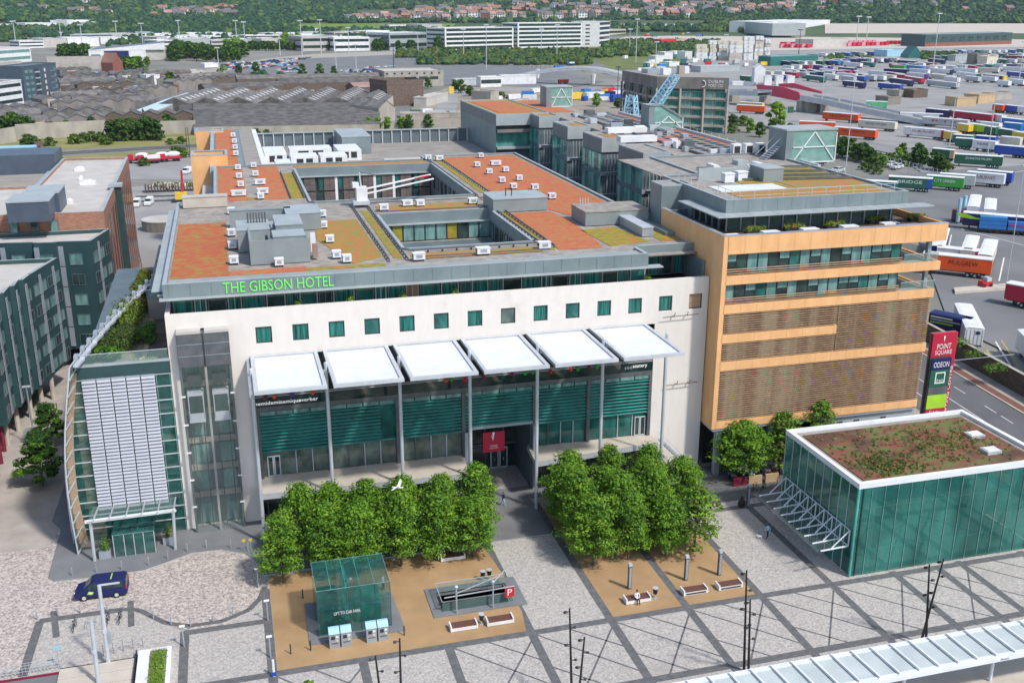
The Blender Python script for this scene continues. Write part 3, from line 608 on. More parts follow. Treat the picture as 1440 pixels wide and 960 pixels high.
# potted shrubs on the roof terrace
for i, px in enumerate((419, 492, 567, 638, 911)):
    p = atY(px, 425-i*9, 1.4); lb = M(); leafball(lb, (p.x, 1.3, 25.4), .45, .4, .5, 90, .16, ['leaf_light', 'leaf'], random.Random(i)); o = thing('potted_shrub', 'small yellow-green shrub on the roof terrace, %s from the left' % ORD[i], 'plant', (p.x, 1.3, 24.4), group='shrubs along the hotel roof terrace')
    obj('foliage', lb, o); obj('pot', M().box(p.x-.3, 1, 24.4, p.x+.3, 1.6, 25, 'dark_metal'), o)
# ---------------------------------------------- things standing on the roof
def ventm(w_=1.3, d_=1.3, h_=1.1):
    t = thing('vent_box', '', 'roof vent'); m = M(); m.box(-w_/2, -d_/2, .25, w_/2, d_/2, h_, 'white_metal'); m.box(-w_/2-.05, -d_/2-.05, h_, w_/2+.05, d_/2+.05, h_+.08, 'whitep'); obj('casing', m, t, True)
    m = M(); m.box(-w_/2+.1, -d_/2+.1, 0, -w_/2+.25, d_/2-.1, .25, 'dark_metal'); m.box(w_/2-.25, -d_/2+.1, 0, w_/2-.1, d_/2-.1, .25, 'dark_metal'); obj('stand', m, t, True)
    obj('grille', M().box(-w_/2-.04, -.3, .5, -w_/2-.01, .3, .95, 'dark_metal'), t, True); m = M(); m.box(-w_/4, -d_/2-.03, .5, w_/4, -d_/2-.005, .95, 'steel'); obj('grille', m, t, True); return t
V0 = ventm(); first = True
def vent(px, py, lab, sx=1, sy=1, z=28.36, grp='white vent boxes on the hotel roof'):
    global first
    p = at(px, py, z)
    if first: V0.location = p; V0['label'] = lab; V0['group'] = grp; V0.scale = (sx*.76, sy*.8, .8); first = False
    else: dup(V0, p, 0, lab, grp, (sx*.76, sy*.8, .8))
for i, (x, y) in enumerate(((271.5+59, 303), (272+59, 334), (332, 352), (334.5, 373))): vent(x-5, y-2, 'white vent box on bare roof beside the front-left sedum bed, %s from the back' % ORD[i])
for i, (x, y) in enumerate(((335, 239), (336.5, 251), (339, 263))): vent(x, y, 'white vent box left of the roof path on the back-left sedum, %s from the back' % ORD[i])
vent(336, 276, 'long white vent box left of the roof path at the front of the back-left sedum', 2.2)
for i, (x, y, s_) in enumerate(((357, 236, 1), (359.5, 248, 1), (366, 260, 1.7), (370, 273, 1.7), (367, 280, 1))): vent(x, y, 'white vent box right of the roof path on the back-left sedum, %s from the back' % ORD[i], s_)
for i, (x, y) in enumerate(((328, 193), (330, 201.5), (331, 210), (332, 219))): vent(x, y, 'white vent box on the sedum strip between the orange towers, %s from the back' % ORD[i], z=28.3)
for i, (x, y) in enumerate(((455, 321), (464, 341))): vent(x, y, 'white vent box at the left edge of the middle sedum bed, %s from the back' % ORD[i])
vent(473.5, 363, 'curved white vent hood at the front of the middle sedum, left one of the pair'); vent(488, 369, 'curved white vent hood at the front of the middle sedum, right one of the pair')
vent(393, 374, 'grey-white vent box against the front of the grey plant enclosure')
vent(452, 305, 'white vent box behind the middle sedum bed beside the wall', 1.3)
for i, (x, y, s_) in enumerate(((676, 222, 1), (671, 235, 1), (697, 233, 1.9), (688, 245, 1), (711, 242, 1), (706, 257, 1), (730, 254, 1), (722, 266, 1), (752, 267, 1.1), (776, 280, 1.1))): vent(x, y, 'white vent box on the large red sedum roof, %s from the back' % ORD[i], s_)
for i, (x, y, s_) in enumerate(((602, 225, 1.2), (618, 226, 1.4))): vent(x, y, 'white vent box behind the back courtyard, %s from the left' % ORD[i], s_)
for i, (x, y, s_) in enumerate(((540, 296, 1.3), (573, 290, 1.5), (591, 290, 1.2), (665, 287, 1.4))): vent(x, y, 'white vent box on the strip between the two courtyards, %s from the left' % ORD[i], s_)
for i, (x, y, s_) in enumerate(((589, 366, 1.4), (679, 358, 1.6), (765, 350, 1.5))): vent(x, y, 'white vent box on the strip in front of the near courtyard, %s from the left' % ORD[i], s_)
def hut(name, lab, x0, y0, x1, y1, z0, z1, wm='roof_grey', tm='fascia_light', cat='plant room', extra=None, rimz=0):
    t = thing(name, lab, cat, ((x0+x1)/2, (y0+y1)/2, z0)); m = M(); m.box(x0, y0, z0, x1, y1, z1, wm); obj('wall', m, t)
    m = M(); m.box(x0-.08, y0-.08, z1, x1+.08, y1+.08, z1+.15, tm)
    obj('roof', m, t)
    if extra: q = M(); extra(q); obj('vent_pipe', q, t)
    return t
hut('roof_hut', 'long low grey roof hut with two black pipes between the two red sedum beds', 44.2, 31.4, 52.4, 37.5, 28.4, 30.2, extra=lambda q: (q.tube((46.6, 33.5, 30.2), (46.6, 33.5, 31.5), .07, 'black'), q.tube((47.5, 33.5, 30.2), (47.5, 33.5, 31.5), .07, 'black')))
hut('roof_hut', 'grey roof hut with tan gravel top beside the grey corner tower', 53.9, 19, 63, 25, 28.4, 30.2, tm='gravel_roof', extra=lambda q: [q.tube((54.8+.4*i, 24, 30.2), (54.8+.4*i, 24, 31.3), .06, 'steel_light') for i in range(4)])
hut('roof_hut', 'narrow grey duct housing beside the yellow sedum patch', 58.8, 10.8, 60.3, 20, 28.4, 29.5, wm='steel', tm='steel_light')
hut('roof_hut', 'pale pink parapet box at the back of the front-left sedum roof', 1, 46.2, 7.3, 48, 28.4, 29.9, wm='roof_pink' if 0 else 'concrete_light', tm='roof_light')
# plant enclosure group
PE = thing('plant_enclosure', 'grey louvred plant enclosure full of pipes and fans on the front-left of the hotel roof', 'plant room', (12, 15, 28.4))
a0 = at(353, 373, 28.4); a1 = at(436, 366, 28.4)
xa, xb, ya = a0.x, a1.x, a0.y
q = M(); q.box(xa, ya, 28.4, xb, ya+.3, 31.2, 'roof_grey'); q.box(xa, ya+.3, 28.4, xa+.3, ya+8, 31.2, 'roof_grey'); q.box(xb-.3, ya+.3, 28.4, xb, ya+4, 31.2, 'roof_grey'); q.box(xa+.3, ya+.3, 28.4, xb-.3, ya+14, 29.6, 'roof_membrane'); obj('screen_wall', q, PE)
for (x0, y0, x1, y1, z1, tm) in ((xa-1.2, ya+7, xa+2.6, ya+13, 31, 'fascia_light'), (xb-4, ya+.6, xb-.4, ya+4, 31.4, 'fascia_light'), (xb-3.4, ya+7, xb-.2, ya+13.5, 31.4, 'fascia_light'), (xb-1.5, ya+18, xb+3, ya+24, 30.6, 'fascia_light'), (xa-2, ya+22, xa+6, ya+23, 30.6, 'roof_grey'), (xb-4, ya+15, xb-1.4, ya+20, 29.3, 'fascia_light')):
    o = M(); o.box(x0, y0, 28.4, x1, y1, z1, 'roof_grey'); o.box(x0-.06, y0-.06, z1, x1+.06, y1+.06, z1+.12, tm); obj('plant_room', o, PE)
q = M(); rn = random.Random(2)
for i in range(26):
    x, y = rn.uniform(xa+.8, xb-1.5), rn.uniform(ya+1, ya+13); q.box(x, y, 29.6, x+rn.uniform(.3, 1), y+rn.uniform(.3, 1.2), 29.9+rn.uniform(.1, 1), rn.choice(['whitep', 'steel_light', 'steel', 'dark_metal', 'steel_light']))
for i in range(7): q.tube((xa+.2+.35*i, ya+11, 31), (xa+.2+.35*i, ya+11, 32.4), .1, 'mid_metal')
obj('machinery', q, PE)
q = M(); q.box(xb+.4, ya+1, 28.6, xb+1, ya+1.6, 30.2, 'roof_pink'); q.box(xb+.3, ya+2.4, 28.6, xb+.9, ya+3, 31.2, 'whitep'); obj('duct', q, PE)
# ---------------------------------------------- canopy
K = thing('louvred_canopy', 'six white louvred canopy panels on tall grey posts before the white hotel wall', 'canopy', (32, -5.6, 0))
for i in range(6):
    x0 = 8.45+7.88*i; x1 = x0+7.25; q = M()
    q.box(x0, -11.6, 19.9, x1, -11.2, 20.25, 'steel_light'); q.box(x0, -.5, 19.9, x1, -.1, 20.25, 'steel_light'); q.box(x0, -11.2, 19.9, x0+.4, -.5, 20.25, 'steel_light'); q.box(x1-.4, -11.2, 19.9, x1, -.5, 20.25, 'steel_light')
    y = -11.1
    while y < -.6: q.poly([(x0+.42, y, 20.02), (x1-.42, y, 20.02), (x1-.42, y+.36, 20.1), (x0+.42, y+.36, 20.1)], 'louvre_white'); q.box(x0+.42, y+.3, 19.95, x1-.42, y+.34, 20.02, 'steel_light'); y += .36
    obj('canopy_panel', q, K)
    q = M(); q.box(x0, -5.8, 19.55, x1+.3, -5.5, 19.88, 'steel'); q.bar((x0+3.6, -.2, 17.6), (x0+3.6, -5.6, 19.7), .12, .12, 'steel'); obj('beam', q, K)
for i in range(7):
    x = 8.35+7.88*i; q = M(); q.tube((x-.1 if i else x, -5.6, 0), (x-.1 if i else x, -5.6, 20.5), .2, 'steel_light', 10); q.ball((x-.1 if i else x, -5.6, 20.5), .22, .22, .25, 'steel_light'); obj('post', q, K)
q = M(); q.box(8.1, -.5, 5.3, 8.4, -.2, 19.8, 'steel'); q.box(8.0, -11, 19.4, 8.3, -.1, 19.85, 'steel'); obj('edge_frame', q, K)
# red banner over entrance
q = thing('banner', 'crimson square sign with a white spike emblem hanging over the hotel entrance', 'sign', (35.6, .2, 6.2)); b = M(); b.box(34.7, -.1, 5.5, 37.4, .02, 8.1, 'crimson'); obj('board', b, q)
b = M(); b.poly([(35.85, -.13, 8.05), (35.95, -.13, 6.9), (36.15, -.13, 8.05)], 'sign_white'); b.poly([(35.7, -.13, 7.7), (35.9, -.13, 7.1), (36, -.13, 7.5)], 'sign_white'); obj('emblem', b, q); text('POINT', (35.6, -.13, 6.2), .22, 'sign_white', parent=q, width=.9); text('SQUARE', (35.5, -.13, 5.9), .22, 'sign_white', parent=q, width=1.1)
# bird-proof rods and cable brackets on right of the wall
for z, x0, x1, lb in ((20.9, 57.2, 61.9, 'upper'), (12.0, 58, 62.3, 'lower')):
    q = M(); q.tube((x0, -.5, z), (x1, -.5, z+.1), .05, 'brick_brown', 5)
    for x in (x0+1.5, x0+3.2): q.tube((x, 0, z), (x, -.5, z), .04, 'brick_brown', 4); q.tube((x, -.5, z), (x+.1, -.5, z+.5), .05, 'brick_brown', 4)
    solo('wall_rail', q, 'thin brown rail bracketed to the right end of the white wall, the %s one' % lb, 'rail')
# steps with rail down from the slab on the right
q = M(); 
for i in range(14): q.box(57+.32*i, -3, 5.1-.33*i, 57.4+.32*i, -1.2, 5.25-.33*i, 'steel')
q.bar((57, -3, 6.2), (61.6, -3, 1.6), .05, .05, 'steel_light'); q.bar((57, -3, 5.7), (61.6, -3, 1.1), .05, .05, 'steel_light'); q.bar((57, -1.2, 6.2), (61.6, -1.2, 1.6), .05, .05, 'steel_light')
solo('outdoor_stair', q, 'grey metal stair with rails at the right end of the hotel balcony slab', 'stair')
# lift tower
LT = thing('lift_tower', 'twin glass lift shafts with dark top panels set into the left of the white wall', 'lift tower', (3.6, -1.2, 0))
q = M(); q.box(1.0, -1.2, 19.9, 6.4, .2, 23.6, 'mid_metal')
for z in (21.1, 22.4): q.box(.99, -1.23, z, 6.41, -1.2, z+.05, 'steel')
q.box(3.62, -1.25, 19.9, 3.78, -1.2, 23.6, 'dark_metal'); obj('head_panel', q, LT)
q = M(); q.box(1.0, -1.25, 23.6, 3.5, .2, 23.9, 'roof_light'); q.box(3.9, -1.25, 23.6, 6.4, .2, 23.9, 'roof_light'); obj('roof', q, LT)
q = M(); q.box(.95, 1.2, 0, 6.4, 1.4, 23.8, 'fascia_dark')
for z in (3.5, 6.8, 10.2, 13.6, 16.9): q.box(1.1, .9, z, 6.3, 1.2, z+.7, 'concrete')
for z in (0.2, 4.3, 7.6, 11, 14.4, 17.6): q.poly([(1.5, 1.1, z), (3.1, 1.1, z), (3.1, 1.1, z+2.3), (1.5, 1.1, z+2.3)], 'glass_pale'); q.poly([(4.3, 1.1, z), (5.9, 1.1, z), (5.9, 1.1, z+2.3), (4.3, 1.1, z+2.3)], 'glass_pale')
obj('back_wall', q, LT)
q = M()
for x in (1.1, 3.7, 6.3): q.box(x-.12, -1.1, 0, x+.12, -.9, 19.9, 'concrete' if x == 3.7 else 'mid_metal')
for x in (1.7, 2.9, 4.4, 5.6): q.tube((x, .4, 0), (x, .4, 19.9), .07, 'brick_brown', 4)
for z in (3.3, 6.6, 9.9, 13.2, 16.5): 
    for x in (1.1, 6.3): q.box(x-.25, -1.3, z, x+.25, -1.1, z+.15, 'whitep')
obj('guide_rail', q, LT)
q = M(); q.poly([(1, -1.2, 0), (6.4, -1.2, 0), (6.4, -1.2, 19.9), (1, -1.2, 19.9)], 'glass_clear'); q.poly([(1, -1.2, 0), (1, 0, 0), (1, 0, 19.9), (1, -1.2, 19.9)], 'glass_clear'); q.poly([(6.4, -1.2, 0), (6.4, 0, 0), (6.4, 0, 19.9), (6.4, -1.2, 19.9)], 'glass_clear'); obj('glass_front', q, LT)
for x in (2.35, 5.0):
    q = M(); q.box(x-.85, -.8, 13.3, x+.85, .6, 13.6, 'steel_light'); q.box(x-.85, -.8, 16.4, x+.85, .6, 16.8, 'steel_light')
    for a in (-.82, .72): q.box(x+a, -.8, 13.6, x+a+.1, .6, 16.4, 'steel_light')
    q.poly([(x-.75, -.78, 14.4), (x+.75, -.78, 14.4), (x+.75, -.78, 16.3), (x-.75, -.78, 16.3)], 'glass_dark'); q.box(x-.75, -.8, 13.6, x+.75, -.7, 14.4, 'steel_light'); q.box(x-.75, -.6, 17.6, x+.75, .5, 18.7, 'dark_metal'); obj('lift_car', q, LT)
# ============================================================ glass atrium
A = thing('glass_atrium', 'glass atrium with white louvre sheets, curved glass side and planted roof', 'building', (-5, 0, 0))
IN = [(0, -10.6), (2.6, -10.8), (5.7, -11.0), (9.2, -10.9), (12.8, -10.6), (16.1, -10.1), (18.9, -9.6), (21, -9.1)]
def ix(z):
    for (a, b), (c, d) in zip(IN, IN[1:]):
        if a <= z <= c: return b+(d-b)*(z-a)/(c-a)
    return IN[-1][1] if z > 0 else IN[0][1]
zs = [0, 1.6, 3.2, 4.8, 6.4, 8, 9.6, 11.2, 12.8, 14.4, 16, 17.6, 19.0]
q = M()
for a, b in zip(zs, zs[1:]): q.poly([(ix(a), 0.02, a), (-.05, 0.02, a), (-.05, 0.02, b), (ix(b), 0.02, b)], 'glass_see')
obj('glass_front', q, A)
q = M()
for z in zs: q.box(ix(z), -.12, z, -.02, 0, z+.1, 'steel_light')
for x in (-1.55, -.15): q.box(x, -.1, 0, x+.08, 0, 19, 'glass_pale')
obj('glazing_bars', q, A)
q = M(); q.box(-9.7, -.15, 19.15, .05, .1, 20.5, 'green_panel'); q.box(-9.75, -.2, 20.5, .1, .3, 20.7, 'fascia_light'); q.poly([(-9.2, 0, 20.7), (-.1, 0, 20.7), (-.1, 0, 21.8), (-9.2, 0, 21.8)], 'glass_rail'); q.box(-9.2, -.04, 21.8, -.1, .04, 21.86, 'steel_light'); obj('parapet', q, A)
for i in range(5):
    x0 = -9.05+1.49*i; q = M(); q.box(x0+.05, -.28, 3.95, x0+1.44, -.2, 19.2, 'steel'); z = 4.0
    while z < 19.1: q.poly([(x0+.06, -.45, z), (x0+1.43, -.45, z), (x0+1.43, -.28, z+.17), (x0+.06, -.28, z+.17)], 'louvre_grey'); q.poly([(x0+.06, -.45, z), (x0+1.43, -.45, z), (x0+1.43, -.42, z-.05), (x0+.06, -.42, z-.05)], 'white_metal'); z += .4
    obj('louvre_sheet', q, A)
q = M(); q.box(-9.6, 1.2, 0, -.2, 1.3, 19, 'glass_dark'); q.box(-10.4, 6, 0, -.2, 6.2, 18.9, 'fascia_dark')
for z in (4, 7.6, 11.2, 14.8): q.box(-10.5, .3, z, -.3, 6, z+.35, 'concrete_dark')
q.box(-10.2, .6, .2, -8.6, .8, 18.5, 'terracotta_light'); q.box(-9.5, 6.2, 0, -.1, 50, 19, 'fascia_dark'); obj('inner_floor', q, A)
# curved glass side
def BX(y): return -11.3-2.9*max(0, min(1, (y+2.8)/14.8))**.8-(.9*max(0, min(1, (y-12)/12)))+max(0, (y-28))*.12
def TX(y): return -9.55+(y+2.8)*.115+(.002*y*y if y > 0 else 0)
def CX(y, z):
    t = z/21.5; return BX(y)*(1-t)+TX(y)*t-1.9*math.sin(math.pi*min(1, t))**1.1*(.45+.55*max(0, min(1, (y+2)/14)))
ys = [-2.8]+[-2.8+2.75*i for i in range(1, 18)]
zz = [0, 1.8, 3.6, 5.4, 7.2, 9, 10.8, 12.6, 14.4, 16.2, 18, 19.8, 21.5]
q = M(); f = M()
for i in range(len(ys)-1):
    for j in range(len(zz)-1):
        q.poly([(CX(ys[i], zz[j]), ys[i], zz[j]), (CX(ys[i+1], zz[j]), ys[i+1], zz[j]), (CX(ys[i+1], zz[j+1]), ys[i+1], zz[j+1]), (CX(ys[i], zz[j+1]), ys[i], zz[j+1])], 'glass_green')
obj('curved_glass', q, A)
for j in range(len(zz)):
    for i in range(len(ys)-1): f.bar((CX(ys[i], zz[j]), ys[i], zz[j]), (CX(ys[i+1], zz[j]), ys[i+1], zz[j]), .12, .12, 'steel_light')
for i in range(len(ys)):
    for j in range(len(zz)-1): f.bar((CX(ys[i], zz[j]), ys[i], zz[j]), (CX(ys[i], zz[j+1]), ys[i], zz[j+1]), .14, .14, 'steel_light')
for j in range(12):
    z = zz[j]+.3; f.bar((CX(-2.8, z)+.05, -2.9, z), (CX(-2.8, z)+.7, -1.7, z+.9), .16, .05, 'fascia_light')
obj('curved_frame', f, A)
q = M()
for j in range(len(zz)-1):
    a, b = zz[j], zz[j+1]
    if b > 20: b = 20
    mx = lambda z: CX(-2.8, z)*.45+ix(z)*.55-.25
    q.poly([(mx(a), -1.5, a), (ix(a)+.05, -.05, a), (ix(b)+.05, -.05, b), (mx(b), -1.5, b)], 'terracotta_light')
    q.poly([(CX(-2.8, a)+.1, -2.75, a), (mx(a), -1.5, a), (mx(b), -1.5, b), (CX(-2.8, b)+.1, -2.75, b)], 'glass_teal')
    q.bar((ix(a), -.2, a), (mx(a+.9), -1.6, a+.9), .08, .08, 'concrete_light')
obj('side_cladding', q, A)
# upstand blades and planted roof
q = M()
for i in range(1, 18):
    y = ys[i]; x = TX(y); q.box(x-.15, y-.7, 21.2, x+.25, y+.3, 22.0, 'steel')
for i in range(len(ys)-1): q.bar((TX(ys[i])+.6, ys[i], 21.6), (TX(ys[i+1])+.6, ys[i+1], 21.4), .5, .25, 'steel_light')
obj('roof_blade', q, A)
q = M(); q.poly([(TX(0)+.2, .3, 19.3), (-.1, .3, 19.3), (-.1, 50, 19.3), (TX(43)+.3, 50, 19.3)], 'dirt'); q.box(-2.6, .4, 19.32, -.1, 48, 19.4, 'brick_brown'); q.box(-3.2, .4, 19.32, -2.7, 20, 19.5, 'terracotta_light'); q.box(-3.2, 20, 19.3, 0, 50, 22.3, 'roof_membrane'); q.box(-3.3, 19.9, 22.3, 0, 20, 23.2, 'glass_rail'); q.box(-3.3, 19.85, 23.2, 0, 19.95, 23.28, 'steel_light'); obj('roof_garden', q, A)
# planting on that roof
rn = random.Random(11)
for i, (px, py, rx, ry, rz_, mt, lb) in enumerate((
        (165, 478, 2.2, 3.0, 1.4, ['leaf_olive', 'leaf_olive', 'leaf_dark'], 'large olive shrub nearest the glass parapet on the atrium roof'), (182, 445, 2.0, 4.0, 1.6, ['leaf_olive', 'leaf_olive', 'leaf_light'], 'tall olive feathery shrub in the middle of the atrium roof'),
        (150, 495, 1.4, 1.2, .9, ['leaf', 'leaf_dark'], 'bright green shrub in the front corner of the atrium roof'), (200, 468, 1.3, 1.8, 1.1, ['leaf', 'leaf_dark'], 'small green shrub beside the brown deck on the atrium roof'), (196, 425, 1.3, 2.6, 1.1, ['leaf_olive', 'leaf_orange'], 'orange-tinged shrub further back on the atrium roof'),
        (200, 405, 1.3, 3.4, 1.3, ['leaf_orange', 'leaf', 'leaf_dark'], 'green shrub with rusty top before the last blades of the atrium roof'), (205, 388, 1.0, 3, 1.1, ['leaf', 'leaf_orange'], 'farthest small shrub on the atrium roof strip'), (203, 506, 1.5, .8, .5, ['leaf_light', 'concrete_light'], 'low pale clump right behind the glass parapet of the atrium'))):
    p = at(px, py, 20.3); o = thing('shrub', lb, 'shrub', (p.x, p.y, 19.3), group='planting on the atrium roof'); l = M()
    for k in range(14): leafball(l, (min(-.9, p.x+rn.uniform(-.8, .7)*rx), p.y+rn.uniform(-.8, .8)*ry, 19.6+rz_*rn.uniform(.2, 1.1)), rx*.55, ry*.45, rz_*.55, 190, .17, mt, rn)
    obj('foliage', l, o); s_ = M(); s_.tube((p.x, p.y, 19.25), (p.x, p.y, 20), .08, 'bark', 5); obj('stem', s_, o)
# entrance canopy and glass porch
q = thing('entrance_canopy', 'light steel entrance frame with hanging struts over the atrium doors', 'canopy', (-5.2, -4.6, 0))
b = M(); b.tube((-9.45, -4.7, 0), (-9.35, -4.7, 4.8), .17, 'steel_light', 8); b.tube((-1.2, -4.35, 0), (-.95, -4.6, 4.9), .17, 'steel_light', 8); obj('post', b, q)
b = M(); b.bar((-9.9, -4.7, 4.85), (-.7, -4.6, 4.95), .3, .3, 'whitep'); b.bar((-9.9, -2.4, 4.4), (-.7, -2.4, 4.5), .1, .1, 'steel'); obj('beam', b, q)
b = M()
for i in range(6): x = -9+1.62*i; b.bar((x, -5.3, 5.1), (x, -.1, 4.3), .12, .18, 'steel_light'); b.ball((x, -2.6, 3.9), .13, .13, .18, 'whitep')
b.poly([(-9.6, -5.2, 4.98), (-.8, -5.2, 4.98), (-.8, -.2, 4.35), (-9.6, -.2, 4.35)], 'glass_rail'); obj('strut', b, q)
q = thing('entrance_porch', 'green-tinted glass entrance box with sliding doors below the steel entrance frame', 'porch', (-5.4, -2.2, .1))
b = M()
for P in ([(-7.4, -4.4), (-3.2, -4.4)], [(-7.4, -4.4), (-7.4, -.1)], [(-3.2, -4.4), (-3.2, -.1)]): b.poly([(*P[0], .12), (*P[1], .12), (*P[1], 2.75), (*P[0], 2.75)], 'glass_see')
b.box(-7.5, -4.5, 2.75, -3.1, -.05, 2.83, 'glass_see'); obj('glass_wall', b, q)
b = M()
for x in (-7.4, -6.3, -5.3, -4.3, -3.2): b.box(x-.04, -4.46, .12, x+.04, -4.4, 2.75, 'steel_light')
b.box(-7.4, -4.46, 2.7, -3.2, -4.4, 2.78, 'steel_light'); b.ball((-5.6, -2.5, 2.3), .12, .12, .12, 'sign_white'); b.ball((-5.0, -2.5, 2.3), .12, .12, .12, 'sign_white'); obj('door_frame', b, q)
for x, y, lb in ((-8.4, -4.0, 'left'), (-1.9, -2.6, 'right')):
    o = thing('planter', 'grey cube planter with a dark shrub on the %s of the glass porch' % lb, 'planter', (x, y, .12)); obj('pot', M().box(x-.6, y-.5, .12, x+.6, y+.5, .9, 'steel'), o)
    l = M(); leafball(l, (x, y, 1.6), .55, .55, .8, 260, .13, ['leaf_dark', 'leaf'] if lb == 'left' else ['leaf', 'leaf_dark', 'brick_red'], rn); obj('shrub', l, o)
# ============================================================ terracotta building
B = thing('terracotta_building', 'orange terracotta office block with brown slatted bands, balconies and a glazed roof storey', 'building', (78, -3, 0))
q = M(); q.box(63.4, -3, 6.5, 64.0, 15.5, 31.06, 'terracotta'); obj('end_wall', q, B)
bands = [(63.95, 94.2, 28.85, 31.06), (63.95, 93.8, 25.1, 26.2), (63.95, 93.4, 21.5, 22.6), (63.95, 79.75, 17.75, 18.85), (63.95, 93.3, 14.2, 15.35), (63.95, 93.1, 6.5, 7.5)]
for i, (x0, x1, z0, z1) in enumerate(bands):
    q = M(); q.box(x0, -3, z0, x1, -2.5, z1, 'terracotta')
    x = x0+2.2
    while x < x1: q.box(x, -3.012, z0+.01, x+.02, -3.001, z1-.01, 'terracotta_light'); x += 2.2
    if i in (0, 1, 2): q.box(x1-.5, -2.5, z0, x1, 14, z1, 'terracotta')
    obj('cladding_band', q, B)
q = M(); q.box(63.5, -3.02, 31.06, 94.3, -2.4, 31.12, 'steel'); q.box(63.4, -2.4, 31.06, 64, 15.5, 31.12, 'steel'); obj('coping', q, B)
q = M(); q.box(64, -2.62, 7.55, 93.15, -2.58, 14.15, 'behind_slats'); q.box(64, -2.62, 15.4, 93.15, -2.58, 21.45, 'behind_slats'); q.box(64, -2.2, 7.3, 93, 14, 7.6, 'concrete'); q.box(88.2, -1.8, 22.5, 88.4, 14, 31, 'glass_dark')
for z in (22.4, 26.0, 28.9): q.box(64, -2.5, z-.1, 94 if z > 25 else 93.2, 14, z+.05, 'concrete')
q.box(64, 13.9, 0, 94, 14, 29, 'fascia'); obj('inner_wall', q, B)
for (x0, x1, z0, z1) in ((64, 79.7, 18.9, 21.45), (79.8, 93.2, 15.4, 21.45), (64, 79.7, 15.4, 17.7), (64, 93.1, 7.55, 14.15)):
    q = M(); z = z0+.08
    while z < z1: q.box(x0+.03, -2.95, z, x1, -2.82, z+.09, 'slat_brown'); z += .29
    obj('slat_screen', q, B)
for zf, zt in ((25.05, 28.8-2.6), (22.6, 0)): pass
for z0 in (26.25, 22.65):
    q = M()
    for k in range(3): q.box(64, -2.9, z0+.1+.28*k, 88.2, -2.75, z0+.2+.28*k, 'slat_brown')
    obj('sill_slats', q, B)
for zi, (z0, h_) in enumerate(((26.3, 2.5), (22.7, 2.35))):
    q = M(); q.poly([(64, -2.3, z0), (88.2, -2.3, z0), (88.2, -2.3, z0+h_), (64, -2.3, z0+h_)], 'glass_dark'); obj('ribbon_backing', q, B)
    for i in range(17):
        g_ = ['glass_dark', 'glass_dark', 'glass_pale', 'glass_pale', 'glass_dark', 'glass_dark', 'glass_teal', 'glass_pale', 'glass_dark', 'glass_pale'][(i+zi*3) % 10]
        place('window', winmesh(1.38, h_-.02, g_, 'dark_metal', .06, dep=.06), (64.75+1.42*i, -2.4, z0), 0, B)
        if g_ == 'glass_dark' and i % 3 != 1: q = M(); q.box(64.12+1.42*i, -2.52, z0+h_*.62, 65.38+1.42*i, -2.48, z0+h_-.08, 'glass_pale'); obj('blind', q, B)
for z in (26.2, 22.6):
    q = M(); q.poly([(88.4, -2.9, z), (93.4, -2.9, z), (93.4, -2.9, z+1.1), (88.4, -2.9, z+1.1)], 'glass_rail'); q.poly([(93.4, -2.9, z), (93.4, 10, z), (93.4, 10, z+1.1), (93.4, -2.9, z+1.1)], 'glass_rail'); q.box(88.4, -2.93, z+1.1, 93.4, -2.87, z+1.15, 'steel_light'); obj('balcony_rail', q, B)
q = M(); q.box(92.3, -2.2, 22.6, 92.8, -1.7, 28.8, 'steel'); obj('column', q, B)
# ground level below: dark recess with columns
q = M(); q.box(63.6, -2.9, 6.15, 93.1, 14, 6.48, 'steel'); q.box(64.5, 1, 0, 93, 1.2, 6.1, 'void'); q.box(80, -2.5, 3.4, 93.2, 1, 6.1, 'fascia_light'); q.box(80, -2.55, 0, 93, -2.5, 3.3, 'glass_dark'); obj('undercroft', q, B)
for x in (64.3, 71.5, 78.7): obj('column', M().box(x, -2.7, 0, x+.7, -2, 6.15, 'steel'), B)
for x in (82, 84.5, 88.5): place('window', winmesh(.7, 1.0, 'glass_dark', 'dark_metal', .08), (x, -2.53, 4.4), 0, B)
# roof storey
PRE = set(o.name for o in bpy.data.objects)
q = M(); q.box(64, -2.5, 30.1, 94, 14, 30.2, 'brick_brown'); q.box(94, -2.4, 30, 94.25, 14, 31.06, 'terracotta'); q.box(64, 13.7, 30.2, 94, 14, 31.1, 'fascia_dark'); obj('terrace_floor', q, B)
PX0, PX1, PY0 = 68.3, 94.2, 6.2
q = M(); q.box(PX0+.3, PY0+.4, 33.2, PX1-.3, 44, 33.3, 'gravel_roof'); obj('roof_deck', q, B)
o = rim([(PX0, PY0), (PX1, PY0), (PX1, 44), (74, 44), (74, 26), (PX0, 26)], True, 32.0, 33.6, .4); obj('roof_rim', o, B)
q = M(); q.box(PX0-2.1, PY0-2.2, 31.85, PX1+2.4, PY0, 31.98, 'fascia_light'); q.box(PX0-2.1, PY0, 31.85, PX0, PY0+9.5, 31.98, 'fascia_light')
x = PX0-1
while x < PX1+2: q.box(x, PY0-2.21, 31.98, x+.03, PY0, 32, 'steel'); x += 1.8
obj('eave', q, B)
q = M()
for i in range(13): q.box(PX0+2*i+1, PY0-.015, 32.1, PX0+2*i+1.03, PY0-.002, 33.55, 'fascia_dark')
obj('panel_joint', q, B)
q = M(); q.poly([(PX0+.3, PY0+.5, 29.6), (92.6, PY0+.5, 29.6), (92.6, PY0+.5, 32), (PX0+.3, PY0+.5, 32)], 'glass_rail'); q.poly([(PX0+.3, PY0+.5, 29.6), (PX0+.3, 16, 29.6), (PX0+.3, 16, 32), (PX0+.3, PY0+.5, 32)], 'glass_dark')
